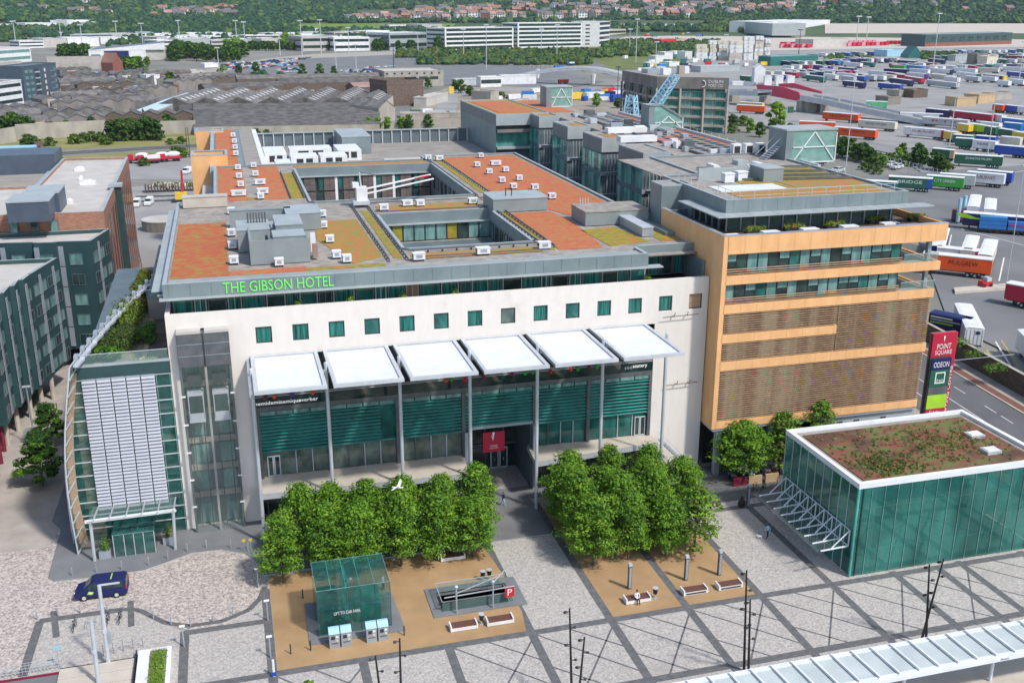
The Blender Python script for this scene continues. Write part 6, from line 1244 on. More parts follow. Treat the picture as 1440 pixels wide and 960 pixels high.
def gable(name, lab, cat, x1, y1, x2, y2, depth, he, hr, n=1, along='n', wall_='brick_brown', roof_='shed_roof', grp=None, sky_=None, z0=0):
    f = Fr(x1, y1, x2, y2, z0); n = n or max(2, int(f.L/7.5)); t = thing(name, lab, cat, tuple(f.p), group=grp); m = M(); f.box(m, 0, 0, z0-.4, f.L, depth, he, wall_)
    r = M(); w = (f.L if along == 'n' else depth)/n
    for k in range(n):
        if along == 'n':
            a0, a1, am = k*w, (k+1)*w, (k+.5)*w
            r.poly([f.P(a0, -.3, he), f.P(am, -.3, hr), f.P(am, depth+.3, hr), f.P(a0, depth+.3, he)], roof_); r.poly([f.P(am, -.3, hr), f.P(a1, -.3, he), f.P(a1, depth+.3, he), f.P(am, depth+.3, hr)], roof_)
            for b in (0, depth): m.poly([f.P(a0, b, he), f.P(a1, b, he), f.P(am, b, hr-.02)], wall_)
        else:
            b0, b1, bm = k*w, (k+1)*w, (k+.5)*w
            r.poly([f.P(-.3, b0, he), f.P(f.L+.3, b0, he), f.P(f.L+.3, bm, hr), f.P(-.3, bm, hr)], roof_); r.poly([f.P(-.3, bm, hr), f.P(f.L+.3, bm, hr), f.P(f.L+.3, b1, he), f.P(-.3, b1, he)], roof_)
            for a in (0, f.L): m.poly([f.P(a, b0, he), f.P(a, b1, he), f.P(a, bm, hr-.02)], wall_)
    obj('wall', m, t); obj('roof', r, t)
    if sky_:
        s_ = M()
        for k in range(n):
            for side in (0, 1):
                for j in range(sky_):
                    if along == 'n':
                        fr = .35 if side == 0 else .65; a = (k+fr)*w; zz = he+(hr-he)*.7; b = depth*(j+.5)/sky_
                        da = w*.09; s_.poly([f.P(a-da, b-.6, zz-(.18*(hr-he) if side == 0 else -.18*(hr-he))+.12), f.P(a+da, b-.6, zz+(.18*(hr-he) if side == 0 else -.18*(hr-he))+.12), f.P(a+da, b+.6, zz+(.18*(hr-he) if side == 0 else -.18*(hr-he))+.12), f.P(a-da, b+.6, zz-(.18*(hr-he) if side == 0 else -.18*(hr-he))+.12)], 'roof_light')
        obj('roof_light', s_, t)
    return t, f
def _xx(s, c, d, za, zb):
    a, b = c-d*.38, c+d*.38; n = Vector((d.y, -d.x, 0))*.06; s.prism([((a-n).x, (a-n).y), ((b-n).x, (b-n).y), ((b+n).x, (b+n).y), ((a+n).x, (a+n).y)], za, zb, 'steel')
M.xx = _xx
# ============================================================ left: green-panelled and brick apartment buildings
def zig(name, lab, P, z0, z1, wallm, facades, roofm='roof_light', nf=5, cols=None, pill=None):
    t = thing(name, lab, 'apartment building', (P[0][0], P[0][1], 0)); m = M(); m.prism(P, z0, z1-.3, wallm, roofm); obj('wall', m, t)
    obj('roof_edge', rim(P, True, z1-.3, z1+.3, .5, wallm, 'fascia_light'), t)
    fh = (z1-z0-.8)/nf
    for (i, n_, wd, side) in facades:
        p, q = Vector((*P[i], 0)), Vector((*P[(i+1) % len(P)], 0)); L = (q-p).length; d = (q-p)/L; a = math.atan2(d.y, d.x)
        nn = Vector((d.y, -d.x, 0))
        for k in range(nf):
            for j in range(n_):
                c = p+d*(L*(j+.5)/n_)+nn*.02
                place('window', winmesh(wd, fh*.55, 'glass_pale' if (j+k) % 3 else 'glass_dark', 'fascia_dark', .08, mull=1 if wd > 1.5 else 0, dep=.08), (c.x, c.y, z0+.6+fh*k), a, t)
        if side:
            for j in range(max(1, n_//2)):
                c = p+d*(L*(j*2+1)/n_)+nn*.15; c = c if n_ > 1 else p+d*.4+nn*.15
                o = M()
                k = 0
                while k < nf: o.bar((c.x, c.y, z0+.5+fh*k), (c.x, c.y, z0+.5+fh*(k+1)-.15), .12, .7, 'steel') if 0 else o.xx(c, d, z0+.5+fh*k, z0+.35+fh*(k+1)); k += 1
                obj('screen_panel', o, t)
    return t
def ccw(P): return P if sum(P[i][0]*P[(i+1) % len(P)][1]-P[(i+1) % len(P)][0]*P[i][1] for i in range(len(P))) > 0 else P[::-1]
P = [(-18.3, 54.4), (-26.6, 56.5), (-60, 62), (-60, 20), (-22.6, 30), (-22.4, 34.7), (-22.3, 38.1), (-21.7, 38.3), (-21.7, 41.4), (-21.1, 41.6), (-20.6, 44.8)]
P = ccw([(-18.3, 54.4), (-20.6, 44.8), (-21.1, 41.6), (-21.7, 41.4), (-21.7, 38.3), (-22.3, 38.1), (-22.4, 34.7), (-23, 34.5), (-23, 28), (-60, 28), (-60, 56.5)][::-1])
n = len(P); fac = []
for i in range(n):
    p, q = P[i], P[(i+1) % n]; L = math.dist(p, q)
    if q[0] > p[0]-.5 and L > 2 and max(p[0], q[0]) > -24 and p[0] > -25: fac.append((i, max(1, int(L/2.4)), 1.9 if L > 5 else 1.3, True))
t = zig('apartment_building', 'dark green panelled apartment block with zigzag front at the left edge', P, 4, 20, 'green_panel', fac, nf=5)
m = M()
for (x, y) in ((-21.7, 45.1), (-20.5, 47.8), (-22.6, 41), (-23.5, 36), (-24, 31)): obj('column', M().tube((x, y, 0), (x, y, 4), .35, 'concrete_light', 8), t)
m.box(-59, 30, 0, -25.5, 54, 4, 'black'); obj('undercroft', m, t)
m = M(); m.box(-32, 42, 20.3, -29, 47, 21.6, 'roof_pink').box(-31.6, 43, 21.6, -29.6, 45, 21.8, 'roof_light'); solo('roof_hatch', m, 'pinkish roof hatch on the near dark green apartment block', 'roof hatch')
P = ccw([(-12.2, 69.1), (-14.1, 60.7), (-19.1, 61.4), (-19.2, 60.9), (-22.6, 61.4), (-22.7, 61.9), (-27.7, 62.6), (-60, 66), (-60, 70), (-12.2, 70)])
fac = [(i, max(1, int(math.dist(P[i], P[(i+1) % len(P)])/2.6)), 2.0, True) for i in range(len(P)) if math.dist(P[i], P[(i+1) % len(P)]) > 2 and P[(i+1) % len(P)][0] > P[i][0] and P[i][0] > -61 and P[i][1] < 69.2]
zig('apartment_building', 'second dark green apartment wing joined to the red brick block', P, 3.5, 21, 'green_panel', fac, nf=5)
P = ccw([(-12.7, 70.1), (-17.3, 70.0), (-17.3, 66.4), (-60, 70.5), (-60, 104), (-27.5, 104), (-27.5, 137.1), (-13.6, 136)])
P = ccw([(-12.7, 70.1), (-17.4, 70.1), (-60, 72), (-60, 100), (-27.5, 100), (-27.5, 137.1), (-13.6, 136)])
BB = thing('brick_building', 'long red brick apartment block with a pale flat roof and dark vertical pipe strip', 'apartment building', (-20, 90, 0))
m = M(); m.prism(P, 0, 23.7, 'brick', 'roof_membrane'); obj('wall', m, BB); obj('roof_edge', rim(P, True, 23.7, 24.2, .6, 'brick', 'fascia_light'), BB)
m = M(); m.poly([(x, y, 23.74) for x, y in P], 'roof_light'); obj('roof', m, BB)
for i in range(12):
    y = 76+4.9*i; x = -12.7-.0137*(y-70)
    if abs(y-95) < 3: continue
    m = M(); m.box(x-.2, y, 2, x+.05, y+1.1, 22, 'glass_dark'); m.box(x-.1, y+1.3, 2, x+.06, y+2.2, 22.4, 'brick_red'); obj('window_strip', m, BB)
m = M(); m.box(-13.2, 94, 0, -11.9, 95.6, 24.3, 'green_panel').box(-14, 93.6, 24.3, -11.6, 96.2, 24.8, 'fascia_light'); obj('stair_strip', m, BB)
for i in range(5): place('window', winmesh(1.2, 2, 'glass_dark' if i % 2 else 'glass_pale', 'fascia_dark', .1), (-20.5-3.1*i, 70.0+.07*i, 21.2), -.04, BB)
for (px, py, s_, c_, lb) in ((98, 285, 1, 'whitep', 'small white vent cap at the left of the brick block roof'), (112, 239, 1.6, 'whitep', 'white dome light at the far left of the brick block roof'), (124, 258, 2.4, 'whitep', 'white vent cowl in the middle of the brick block roof'), (114, 252, .7, 'whitep', 'tiny white vent beside the larger cowl')):
    p = at(px, py, 23.9); solo('roof_vent', M().box(p.x-s_*.6, p.y-s_*.5, 23.75, p.x+s_*.6, p.y+s_*.5, 24.3, c_).ball((p.x, p.y, 24.3), s_*.5, s_*.5, .4, c_), lb, 'roof vent')
for (px, py, w2_, h2_, lb) in ((42, 312, 6.3, 5.2, 'front blue-grey lift housing on the brick block roof'), (60, 300, 5.6, 5.4, 'rear blue-grey lift housing with open top on the brick block roof')):
    p = at(px, py, 23.8); m = M(); m.box(p.x-w2_/2, p.y, 23.75, p.x+w2_/2, p.y+8, 23.8+h2_*.6, 'blue_panel'); t = thing('lift_housing', lb, 'plant room', (p.x, p.y, 23.8)); obj('wall', m, t); obj('roof', M().box(p.x-w2_/2-.1, p.y-.1, 23.8+h2_*.6, p.x+w2_/2+.1, p.y+8.1, 24+h2_*.6, 'fascia_light'), t)
m = M(); P0 = [(-29, 101), (-60, 104), (-60, 160), (-29, 150)]
t = thing('apartment_building', 'blue-grey panelled apartment wing behind the brick block at the left edge', 'apartment building', (-45, 101, 0)); m.prism(ccw(P0), 0, 22.3, 'blue_panel', 'roof_membrane'); obj('wall', m, t); obj('roof_edge', rim(ccw(P0), True, 22.3, 22.8, .5, 'blue_panel', 'fascia_light'), t)
for k in range(3):
    for j in range(5): place('window', winmesh(3, 2.1, 'glass_dark' if (j+k) % 2 else 'glass_pale', 'fascia_dark', .1, mull=1), (-31.5-6*j, 101.2+.58*j, 12.5+3.3*k), -.097, t)
p = at(85, 245, 22.8); solo('roof_screen', M().box(-42, 128, 22.3, -27.8, 140, 26.4, 'blue_panel'), 'dark ribbed plant screen on the blue-grey apartment wing', 'plant screen')
solo('roof_pool', M().box(-75, 168, 22, -38, 172, 23.2, 'skyblue'), 'pale blue fascia strip behind the blue-grey apartment wing', 'fascia')
# far left frontage at the picture edge
t = thing('street_building', 'brown-framed building with pale green glass cut by the left picture edge', 'building', (-26, 6, 0)); m = M(); m.prism([(-60, 0), (-22.6, 4), (-24.6, 30), (-60, 30)], 3.6, 17, 'green_panel', 'roof_membrane'); m.prism([(-60, 1), (-23.4, 5), (-25, 27), (-60, 27)], 0, 3.6, 'fascia_dark'); obj('wall', m, t)
m = M()
for k in range(7): y = 4.4+4.1*k; x = -22.5-.077*(y-4); obj('column', M().tube((x+.3, y, 0), (x+.3, y, 16.8), .28, 'maroon', 8), t)
for k in range(4):
    for j in range(6): y = 6.4+4.1*j; place('window', winmesh(3.2, 2.1, 'glass_pale', 'fascia_dark', .1, mull=2), (-22.6-.077*(y-4), y, 4.4+3.1*k), 1.648, t)
m = M(); m.box(-23.3, 14, .02, -22.7, 15, 1.6, 'red'); solo('red_box', m, 'small red box at the foot of the left street frontage', 'box')
# street details: lamp with yellow sign, cycle shelter, bollards
t = thing('street_lamp', 'tall thin street lamp with a yellow notice in the left street', 'lamp', tuple(at(50, 628))); p = at(50, 628); m = M(); m.tube((p.x, p.y, 0), (p.x, p.y, 8.6), .1, 'steel', 8); obj('post', m, t); obj('lamp_head', M().box(p.x-.5, p.y-.15, 8.6, p.x+.5, p.y+.15, 8.8, 'steel_light'), t); obj('notice', M().box(p.x-.1, p.y-.2, 1.4, p.x+.5, p.y-.12, 2.6, 'yellow'), t)
p = at(45, 623); solo('cycle_rack', M().box(p.x-1, p.y, 0, p.x+.8, p.y+2.2, 1.5, 'glass_rail').box(p.x-.9, p.y+.1, 0, p.x+.7, p.y+2, .8, 'mid_metal'), 'grey heap of parked cycles beneath the thin street lamp', 'cycle rack')
for i, (px, py) in enumerate(((65, 590), (72, 583), (80, 575))): p = at(px, py); solo('bollard', M().tube((p.x, p.y, 0), (p.x, p.y, 1), .07, 'dark_metal', 6), 'dark bollard in the left street, %s from the front' % ORD[i], 'bollard', 'dark bollards in the left street')
# ============================================================ service yard and railway
def truckmesh(cab, load, L=9):
    m = M(); m.box(-L/2, -1.2, .9, L/2, 1.2, 1.2, 'black'); m.box(-L/2, -1.2, 1.2, -L/2+2, 1.2, 3.2, cab); m.box(-L/2-.02, -1.0, 2.1, -L/2-.001, 1.0, 2.9, 'glass_dark'); m.box(-L/2+2.3, -1.2, 1.2, L/2, 1.2, 1.9, cab)
    if load == 'mixer': m.ball((1.2, 0, 2.7), 2.6, 1.15, 1.1, 'whitep', 10, 6)
    else: m.box(-L/2+2.3, -1.25, 1.9, L/2, 1.25, 3.1, load)
    for x in (-L/2+1, L/2-2.6, L/2-1.2):
        for s_ in (-1, 1): m.tube((x, s_*.9, .5), (x, s_*1.22, .5), .5, 'black', 9)
    return m
for i, (px, py) in enumerate(((196, 229), (210, 230), (224, 228), (240, 227))):
    p = at(px, py); tag(place('truck', truckmesh('crimson', 'mixer' if i != 1 else 'whitep', 8).mesh('truck'), p, .1+.05*i), 'red and white lorry in the rail-side yard, %s from the left' % ORD[i], 'lorry', 'red lorries in the yard')
carM = {}
def carmesh(c_, van=False):
    k = (c_, van)
    if k not in carM:
        m = M(); pr = [(-2.1, .3), (-2.1, .8), (-1.2, .95), (-.6, 1.42), (1.0, 1.45), (1.9, .95), (2.1, .9), (2.1, .3)] if not van else [(-2.5, .3), (-2.5, 1.0), (-1.7, 1.3), (-1.2, 2.1), (2.5, 2.2), (2.5, .3)]
        b_, g_, w2 = vehmesh(pr, .88, .95 if not van else 1.3, .3 if not van else .1, (-1.3, 1.3), .32, c_, [[(-1.0, 1.0), (-.62, 1.36), (.95, 1.38), (1.6, 1.0)]] if not van else [[(-1.55, 1.35), (-1.2, 1.9), (-.3, 1.95), (-.3, 1.35)]], 4.2)
        m.v += b_.v; m.f += b_.f; m.m += b_.m
        for s_ in (g_, w2): o = len(m.v); m.v += s_.v; m.f += [tuple(i+o for i in f) for f in s_.f]; m.m += s_.m
        m.poly([(-1.18, -.8, .98), (-.64, -.7, 1.41), (-.64, .7, 1.41), (-1.18, .8, .98)] if not van else [(-1.72, -.8, 1.34), (-1.24, -.8, 2.05), (-1.24, .8, 2.05), (-1.72, .8, 1.34)], 'glass_dark'); carM[k] = m.mesh('car')
    return carM[k]
def carT(px, py, c_, lab, van=False, rz=0, grp='parked cars', cat='car', sc=1, z=0):
    p = at(px, py, z); return tag(place('van' if van else 'parked_car', carmesh(c_, van), p, rz, sc=sc), lab, 'van' if van else cat, grp)
carT(210, 288, 'whitep', 'white van in the yard behind the hotel, clear of the brick wall', True, 1.4); carT(193, 290, 'whitep', 'white and red van beside the brick block corner', True, 1.5); carT(263, 244, 'whitep', 'small white van beside the farther orange stair tower', True, 1.2)
p = at(228, 322); m = M(); m.tube((p.x, p.y, 0), (p.x, p.y, 2.6), 5, 'concrete_dark', 20, cap=False); m.tube((p.x, p.y, 2.6), (p.x, p.y, 2.8), 5.1, 'roof_light', 20); solo('round_tank', m, 'round stone-walled tank with pale cover in the yard left of the hotel', 'tank')
t = thing('mobile_crane', 'small yellow crawler machine with a red mast beside the hotel yard', 'crane', tuple(at(255, 284))); p = at(255, 284); m = M(); m.box(p.x-2.6, p.y-1, 0, p.x+2.6, p.y+1, .9, 'dark_metal'); obj('track', m, t); obj('cab', M().box(p.x-1.6, p.y-1, .9, p.x+1.8, p.y+1, 3, 'yellow'), t); obj('mast', M().bar((p.x+.6, p.y, 3), (p.x+.9, p.y, 9.5), .6, .5, 'red'), t)
m = M(); f = Fr(190, 272, 290, 268)
for i in range(30): f.box(m, 3+.9*i, 0, 0, 3.2+.9*i, 3.4, 2.4, 'brick_brown')
solo('timber_stack', m, 'long row of dark upright sleepers beside the rails in the yard', 'sleeper rack')
for i, (a, b) in enumerate((((186, 285), (292, 281)), ((190, 278), (292, 275)))):
    m = M(); f = Fr(*a, *b)
    for o in (0, 1.6): f.box(m, 0, o, .0, f.L, o+.15, .25, 'mid_metal')
    solo('rail_track', m, 'pair of rails crossing the yard behind the brick block, %s one' % ('nearer', 'farther')[i], 'rail track')
m = M(); f = Fr(-20, 224, 290, 206)
for o in (0, 1.6, 5, 6.6): f.box(m, 0, o, 0, f.L, o+.15, .28, 'mid_metal')
solo('rail_track', m, 'railway lines running along the dry grass behind the hotel', 'rail track')
rn = random.Random(77); m = M(); f = Fr(215, 262, 270, 262)
for i in range(60): m.ball(f.P(rn.uniform(0, f.L), rn.gauss(0, 1.5), .4), rn.uniform(.4, 1.2), .8, rn.uniform(.3, 1), rn.choice(['concrete', 'concrete_light', 'leaf_olive']), 6, 4)
o = obj('rubble_heap', m); tag(o, 'pale rubble heap beside the sleepers in the yard', 'rubble'); o['kind'] = 'stuff'
# long concrete retaining wall
for (a, b, h_, lb) in (((-40, 210), (24, 199), 9, 'left end of the long concrete railway wall, lower stretch'), ((24, 197), (150, 190), 9, 'long concrete railway wall below the slate roofs'), ((150, 190), (276, 187), 8, 'long concrete railway wall right of the bushes'), ((274, 186), (540, 182), 5, 'concrete railway wall in front of the saw-tooth warehouse'), ((540, 181), (655, 179), 5, 'low concrete wall behind the service roof screen')):
    f = Fr(*a, *b); h_ = hgt(f.p, a[0], a[1]-(22 if h_ == 9 else 18 if h_ == 8 else 9)); m = M(); f.box(m, 0, 0, -.3, f.L, .5, h_, 'concrete'); t = tag(obj('retaining_wall', m), lb, 'wall')
t = thing('signal_gantry', 'rusty red signal post by the railway at the far left', 'signal', tuple(at(59, 232))); p = at(59, 232); m = M(); m.tube((p.x, p.y, 0), (p.x, p.y, 7), .2, 'maroon', 6); obj('post', m, t); obj('platform', M().box(p.x-1.6, p.y-.3, 7, p.x+1.6, p.y+.3, 8.6, 'brick_brown'), t)
for i, px in enumerate((264, 267)): p = at(px, 215); solo('pole', M().tube((p.x, p.y, 0), (p.x, p.y, 10), .13, 'dark_metal', 5), 'thin dark pole beside the farther orange stair tower, %s one' % ('left', 'right')[i], 'pole')
# ============================================================ warehouses and old terraces
t = thing('saw_tooth_warehouse', 'large grey warehouse with seven ridged roofs and rows of pale roof lights', 'warehouse', tuple(at(273, 200)))
f = Fr(223, 163, 540, 161); dv = (at(453, 129, 8)-at(403, 152, 8)); dv.z = 0; dv = dv*.78; he, hr_ = 6.0, 9.5
m = M(); r_ = M(); s_ = M(); n = 7
for k in range(n):
    A0 = f.p+f.u*(f.L*k/n); A1 = f.p+f.u*(f.L*(k+1)/n); AM = (A0+A1)/2
    e = lambda v, z, back=False: (v.x+(dv.x if back else 0), v.y+(dv.y if back else 0), z)
    r_.poly([e(A0, he), e(AM, hr_), e(AM, hr_, True), e(A0, he, True)], 'shed_roof' if k % 2 else 'shed_roof2'); r_.poly([e(AM, hr_), e(A1, he), e(A1, he, True), e(AM, hr_, True)], 'shed_roof2' if k < 3 else 'shed_roof')
    m.poly([e(A0, 0), e(A1, 0), e(A1, he), e(AM, hr_), e(A0, he)], 'shed_roof'); m.poly([e(A0, 0, True), e(A1, 0, True), e(A1, he, True), e(AM, hr_, True), e(A0, he, True)], 'concrete')
    for j in range(9):
        for sgn in (0, 1):
            if sgn == 0 and k > 3: continue
            q0 = A0 if sgn == 0 else A1; c = q0.lerp(AM, .55)+dv*((j+.7)/9.5); zc = he+(hr_-he)*.55+.1; ax = (AM-q0); ax.z = hr_-he; ax = ax.normalized()*(1.5 if k < 4 else 1.9); bx = dv.normalized()*(1.0 if k < 4 else .8)
            s_.poly([Vector((c.x, c.y, zc))-ax-bx, Vector((c.x, c.y, zc))+ax-bx, Vector((c.x, c.y, zc))+ax+bx, Vector((c.x, c.y, zc))-ax+bx], 'whitep')
A0, A1 = f.p, f.q; m.poly([(A1.x, A1.y, 0), (A1.x+dv.x, A1.y+dv.y, 0), (A1.x+dv.x, A1.y+dv.y, he), (A1.x, A1.y, he)], 'concrete_light')
obj('wall', m, t); obj('roof', r_, t); obj('roof_light', s_, t)
m = M(); g2 = Fr(273, 190, 534, 186); m.poly([g2.P(0, 0, 3.6), g2.P(g2.L, 0, 3.6), (f.q.x-2, f.q.y-1, 6.6), (at(273, 163).x, at(273, 163).y-1, 6.6)], 'shed_roof'); obj('front_roof', m, t); m = M(); g2.box(m, 0, 0, 0, g2.L, .4, 3.6, 'concrete'); obj('front_wall', m, t)
gable('shed', 'pale end shed with a dark doorway at the right of the saw-tooth warehouse', 'shed', 533, 172, 556, 170, 26, 7, 10.5, 1, 'n', 'concrete', 'shed_roof2')
t = thing('blue_flat_roof', 'long pale blue metal roof beside the saw-tooth warehouse', 'warehouse', tuple(at(180, 166))); P = [tuple(at(x, y, 6))[:2] for x, y in ((176, 161), (222, 155), (283, 131), (262, 131), (230, 141))]; m = M(); m.prism(P, 0, 5.8, 'concrete', 'roof_blue'); obj('wall', m, t); obj('roof', M().prism(P, 5.8, 6.1, 'roof_blue'), t); 
f2 = Fr(222, 162, 273, 162); m = M(); f2.box(m, 0, -3, 0, f2.L, 0, 5.6, 'roof_slate', 'roof_blue'); obj('lean_to', m, t)
t = thing('dark_long_roof', 'long dark grey roofed shed behind the saw-tooth warehouse', 'shed', tuple(at(335, 132)))
for (x1, y1, x2, y2, dep, he_, lb, rf) in ((290, 138, 400, 134, 26, 6, 'wide dark shed roof left behind the saw-tooth warehouse', 'shed_roof'), (395, 133, 545, 129, 24, 7, 'long dark shed roof behind the warehouse ridges', 'shed_roof'), (335, 126, 540, 121, 16, 7, 'farthest long dark roof behind the warehouse', 'shed_roof2')):
    gable('shed', lb, 'shed', x1, y1, x2, y2, dep, he_, he_+2.2, 1, 'u', 'brick_brown', rf)
bpy.data.objects.remove(t)
fbox('green_roof_shed', 'small shed with a pale green roof behind the warehouse ridges, left one', 'shed', 386, 134, 412, 133, 129, 8, 'concrete', 'leaf_olive'); fbox('green_roof_shed', 'small shed with a pale green roof behind the warehouse ridges, right one', 'shed', 414, 134, 442, 132, 129, 8, 'concrete', 'leaf_olive')
# brick ruin and concrete depot
t, f, h = fbox('ruined_brick_shed', 'rust brown roofless brick shed beyond the warehouse', 'ruin', 545, 150, 596, 147, 118, 22, 'brick_brown', 'roof_pink', parapet=2)
m = M()
for i in range(7): f.box(m, f.L*i/7, 1, h, f.L*i/7+1.2, 20, h+.6, 'brick_brown')
f.box(m, 2, 4, h+.1, f.L-2, 6, h+.7, 'cream'); obj('roof_rib', m, t)
gable('ruined_brick_shed', 'collapsed rusty shed roof left of the brown brick shed', 'ruin', 500, 134, 548, 132, 18, 5, 7.5, 1, 'u', 'brick_brown', 'roof_pink')
t, f, h = fbox('concrete_depot', 'long concrete depot with two rows of dark square openings', 'depot', 541, 122, 624, 120, 101, 34, 'concrete', 'roof_light')
for i in range(8): m = M(); f.box(m, f.L*(i+.25)/8, -.1, h-2.2, f.L*(i+.5)/8, -.02, h-1.0, 'glass_dark'); obj('window', m, t)
for i in range(5): m = M(); f.box(m, f.L*(i+.15)/5.4, -.1, h*.42, f.L*(i+.9)/5.4, -.02, h*.62, 'glass_dark'); obj('window', m, t)
# estate on the left: terraces of slate-roofed houses
rows = [(-30, 190, 70, 184, 12, 'u'), (70, 183, 150, 180, 12, 'u'), (150, 180, 272, 177, 12, 'u'), (-20, 178, 60, 172, 10, 'u'), (62, 173, 160, 168, 10, 'u'), (75, 162, 190, 157, 12, 'u'), (110, 154, 200, 149, 14, 'u'), (0, 168, 70, 163, 12, 'u'), (60, 155, 130, 150, 13, 'u'), (80, 147, 150, 143, 13, 'u'), (95, 141, 200, 137, 14, 'u'), (150, 148, 212, 144, 12, 'u'), (165, 157, 225, 150, 10, 'u'), (190, 139, 250, 134, 12, 'u'), (110, 132, 190, 129, 12, 'u'), (85, 125, 165, 122, 12, 'u'), (170, 124, 240, 121, 12, 'u'), (245, 128, 300, 124, 12, 'u'), (205, 113, 270, 110, 14, 'u'), (90, 117, 160, 114, 12, 'u'), (165, 115, 205, 112, 12, 'u'), (255, 118, 320, 114, 12, 'u'), (300, 122, 360, 117, 14, 'u'), (85, 109, 130, 107, 12, 'u')]
pos_ = ['behind the concrete railway wall', 'amid the left estate', 'near the dark apartment tower', 'left of the pale blue roof', 'beyond the pale blue roof']
for i, (x1, y1, x2, y2, dep, al) in enumerate(rows):
    gable('terrace_row', 'low grey slate-roofed row in the left estate, %s counted from the railway' % ORD[i], 'terrace', x1, y1, x2, y2, dep, 4.6+.6*(i % 3), 6.6+.5*(i % 3), (2, None, None)[i % 3], ('u', 'n', 'n')[i % 3], ['shed_roof2', 'concrete_dark', 'brick_brown', 'shed_roof2'][i % 4], ['roof_slate', 'shed_roof2', 'shed_roof', 'roof_slate'][i % 4], 'slate-roofed rows of the left estate')
rn = random.Random(12); OB = []
for i in range(110):
    x, y = rn.uniform(60, 330), rn.uniform(106, 178)
    if y > 200-.3*x: continue
    p = at(x, y); c_ = rn.choice(['wall_cream', 'brick_red', 'whitep', 'whitep', 'brick_brown', 'skyblue', 'roof_light', 'concrete_dark']); w1, d1, h1 = rn.uniform(4, 9), rn.uniform(4, 8), rn.uniform(2.5, 6)
    OB.append(solo('outbuilding', M().box(p.x, p.y, 0, p.x+w1, p.y+d1, h1, c_).box(p.x-.1, p.y-.1, h1, p.x+w1+.1, p.y+d1+.1, h1+.2, rn.choice(['roof_slate', 'roof_light', 'shed_roof', 'roof_membrane'])), 'small outbuilding among the slate terraces of the left estate', 'outbuilding', 'outbuildings among the left estate'))
rank(OB, 'small outbuilding among the slate terraces of the left estate')
for i, (px, py) in enumerate(((187, 179), (204, 179), (84, 181))):
    x1 = px-6; gable('cottage', 'small cottage with white-trimmed gable above the railway wall, %s' % ('left of the pair', 'right of the pair', 'the one farthest left')[i], 'house', x1, py-3, x1+11, py-3.4, 8, 3.8, 7.4, 1, 'n', 'brick_red', 'roof_slate')
gable('cottage', 'small orange-walled house above the railway wall at the left', 'house', 50, 186, 64, 185.5, 8, 4.5, 7, 1, 'u', 'terracotta', 'roof_slate')
for i, px in enumerate((211, 222)): fbox('silo_tower', 'tall narrow white tank house in the estate, %s one of two' % ('left', 'right')[i], 'tank', px-4, 122, px+4, 121.5, 106, 8, 'whitep', 'steel_light')
fbox('brick_house', 'red-brown brick house with pale signboard near the pale blue roof', 'house', 232, 133, 252, 131, 122, 14, 'brick_red', 'roof_slate'); p = at(237, 131)
gable('brick_gable_house', 'red brick gabled house left of the yellow-green trees', 'house', 160, 104, 174, 103, 14, 9, 17, 1, 'n', 'brick_red', 'roof_tile')
gable('long_roof_building', 'long low brown-roofed building behind the dark apartment tower', 'building', 68, 99, 158, 97, 30, 5, 11, 1, 'u', 'concrete', 'roof_membrane')
fbox('white_cabin', 'long white signboard building in the middle of the estate', 'building', 156, 115, 184, 114, 108, 8, 'whitep', 'roof_light'); fbox('pale_shed', 'low pale shed left of the tall white mast', 'shed', 260, 106, 285, 105, 100, 12, 'roof_light', 'roof_light'); fbox('pale_shed', 'long white shed right of the tall white mast', 'shed', 288, 95, 307, 94, 90, 8, 'whitep', 'whitep')
# dark apartment tower + white blocks
t, f, h = fbox('dark_apartment_tower', 'dark blue-grey apartment tower with balconies at the upper left', 'apartment building', 37, 142, 84, 134, 94, 16, 'blue_panel', 'fascia_dark')
for k in range(5):
    for j in range(2):
        m = M(); z = 1.5+(h-2)*k/5; a = f.L*(.06+.13*j); f.box(m, a, -.15, z, a+f.L*.09, -.02, z+1.8, 'glass_pale'); obj('window', m, t)
    m = M(); z = 1.2+(h-2)*k/5; f.box(m, f.L*.34, -.8, z, f.L*.46, -.02, z+.9, 'fascia_light'); f.box(m, f.L*.34, -.1, z+.9, f.L*.46, -.02, z+2.2, 'glass_dark'); obj('balcony', m, t)
    m = M(); f.box(m, f.L*.62, -.15, z, f.L*.66, -.02, z+2.2, 'cream'); obj('window', m, t); m = M(); f.box(m, f.L*.8, -.15, z, f.L*.95, -.02, z+.3, 'steel'); f.box(m, f.L*.92, -.14, z+.4, f.L*.97, -.03, z+2, 'glass_pale'); obj('window', m, t)
t, f, h = fbox('white_apartment_block', 'pale block with small dark windows joined behind the dark apartment tower', 'apartment building', 6, 132, 36, 128, 89, 22, 'roof_light', 'roof_light')
for k in range(4): m = M(); f.box(m, f.L*.5, -.12, 3+h*k/4.6, f.L*.62, -.02, 5+h*k/4.6, 'glass_dark'); obj('window', m, t)
fbox('white_apartment_block', 'white terrace block with dark ribbon windows at the left edge below the tower', 'apartment building', -40, 158, 34, 146, 122, 26, 'whitep', 'concrete_dark', 3); fbox('white_apartment_block', 'farther white and glass office block at the left edge', 'office building', -30, 92, 45, 86, 71, 40, 'whitep', 'roof_light', 2, 'glass_pale')
fbox('white_apartment_block', 'white glazed corner block behind the pale block', 'office building', -20, 118, 8, 115, 92, 30, 'whitep', 'fascia_light', 4, 'glass_pale')
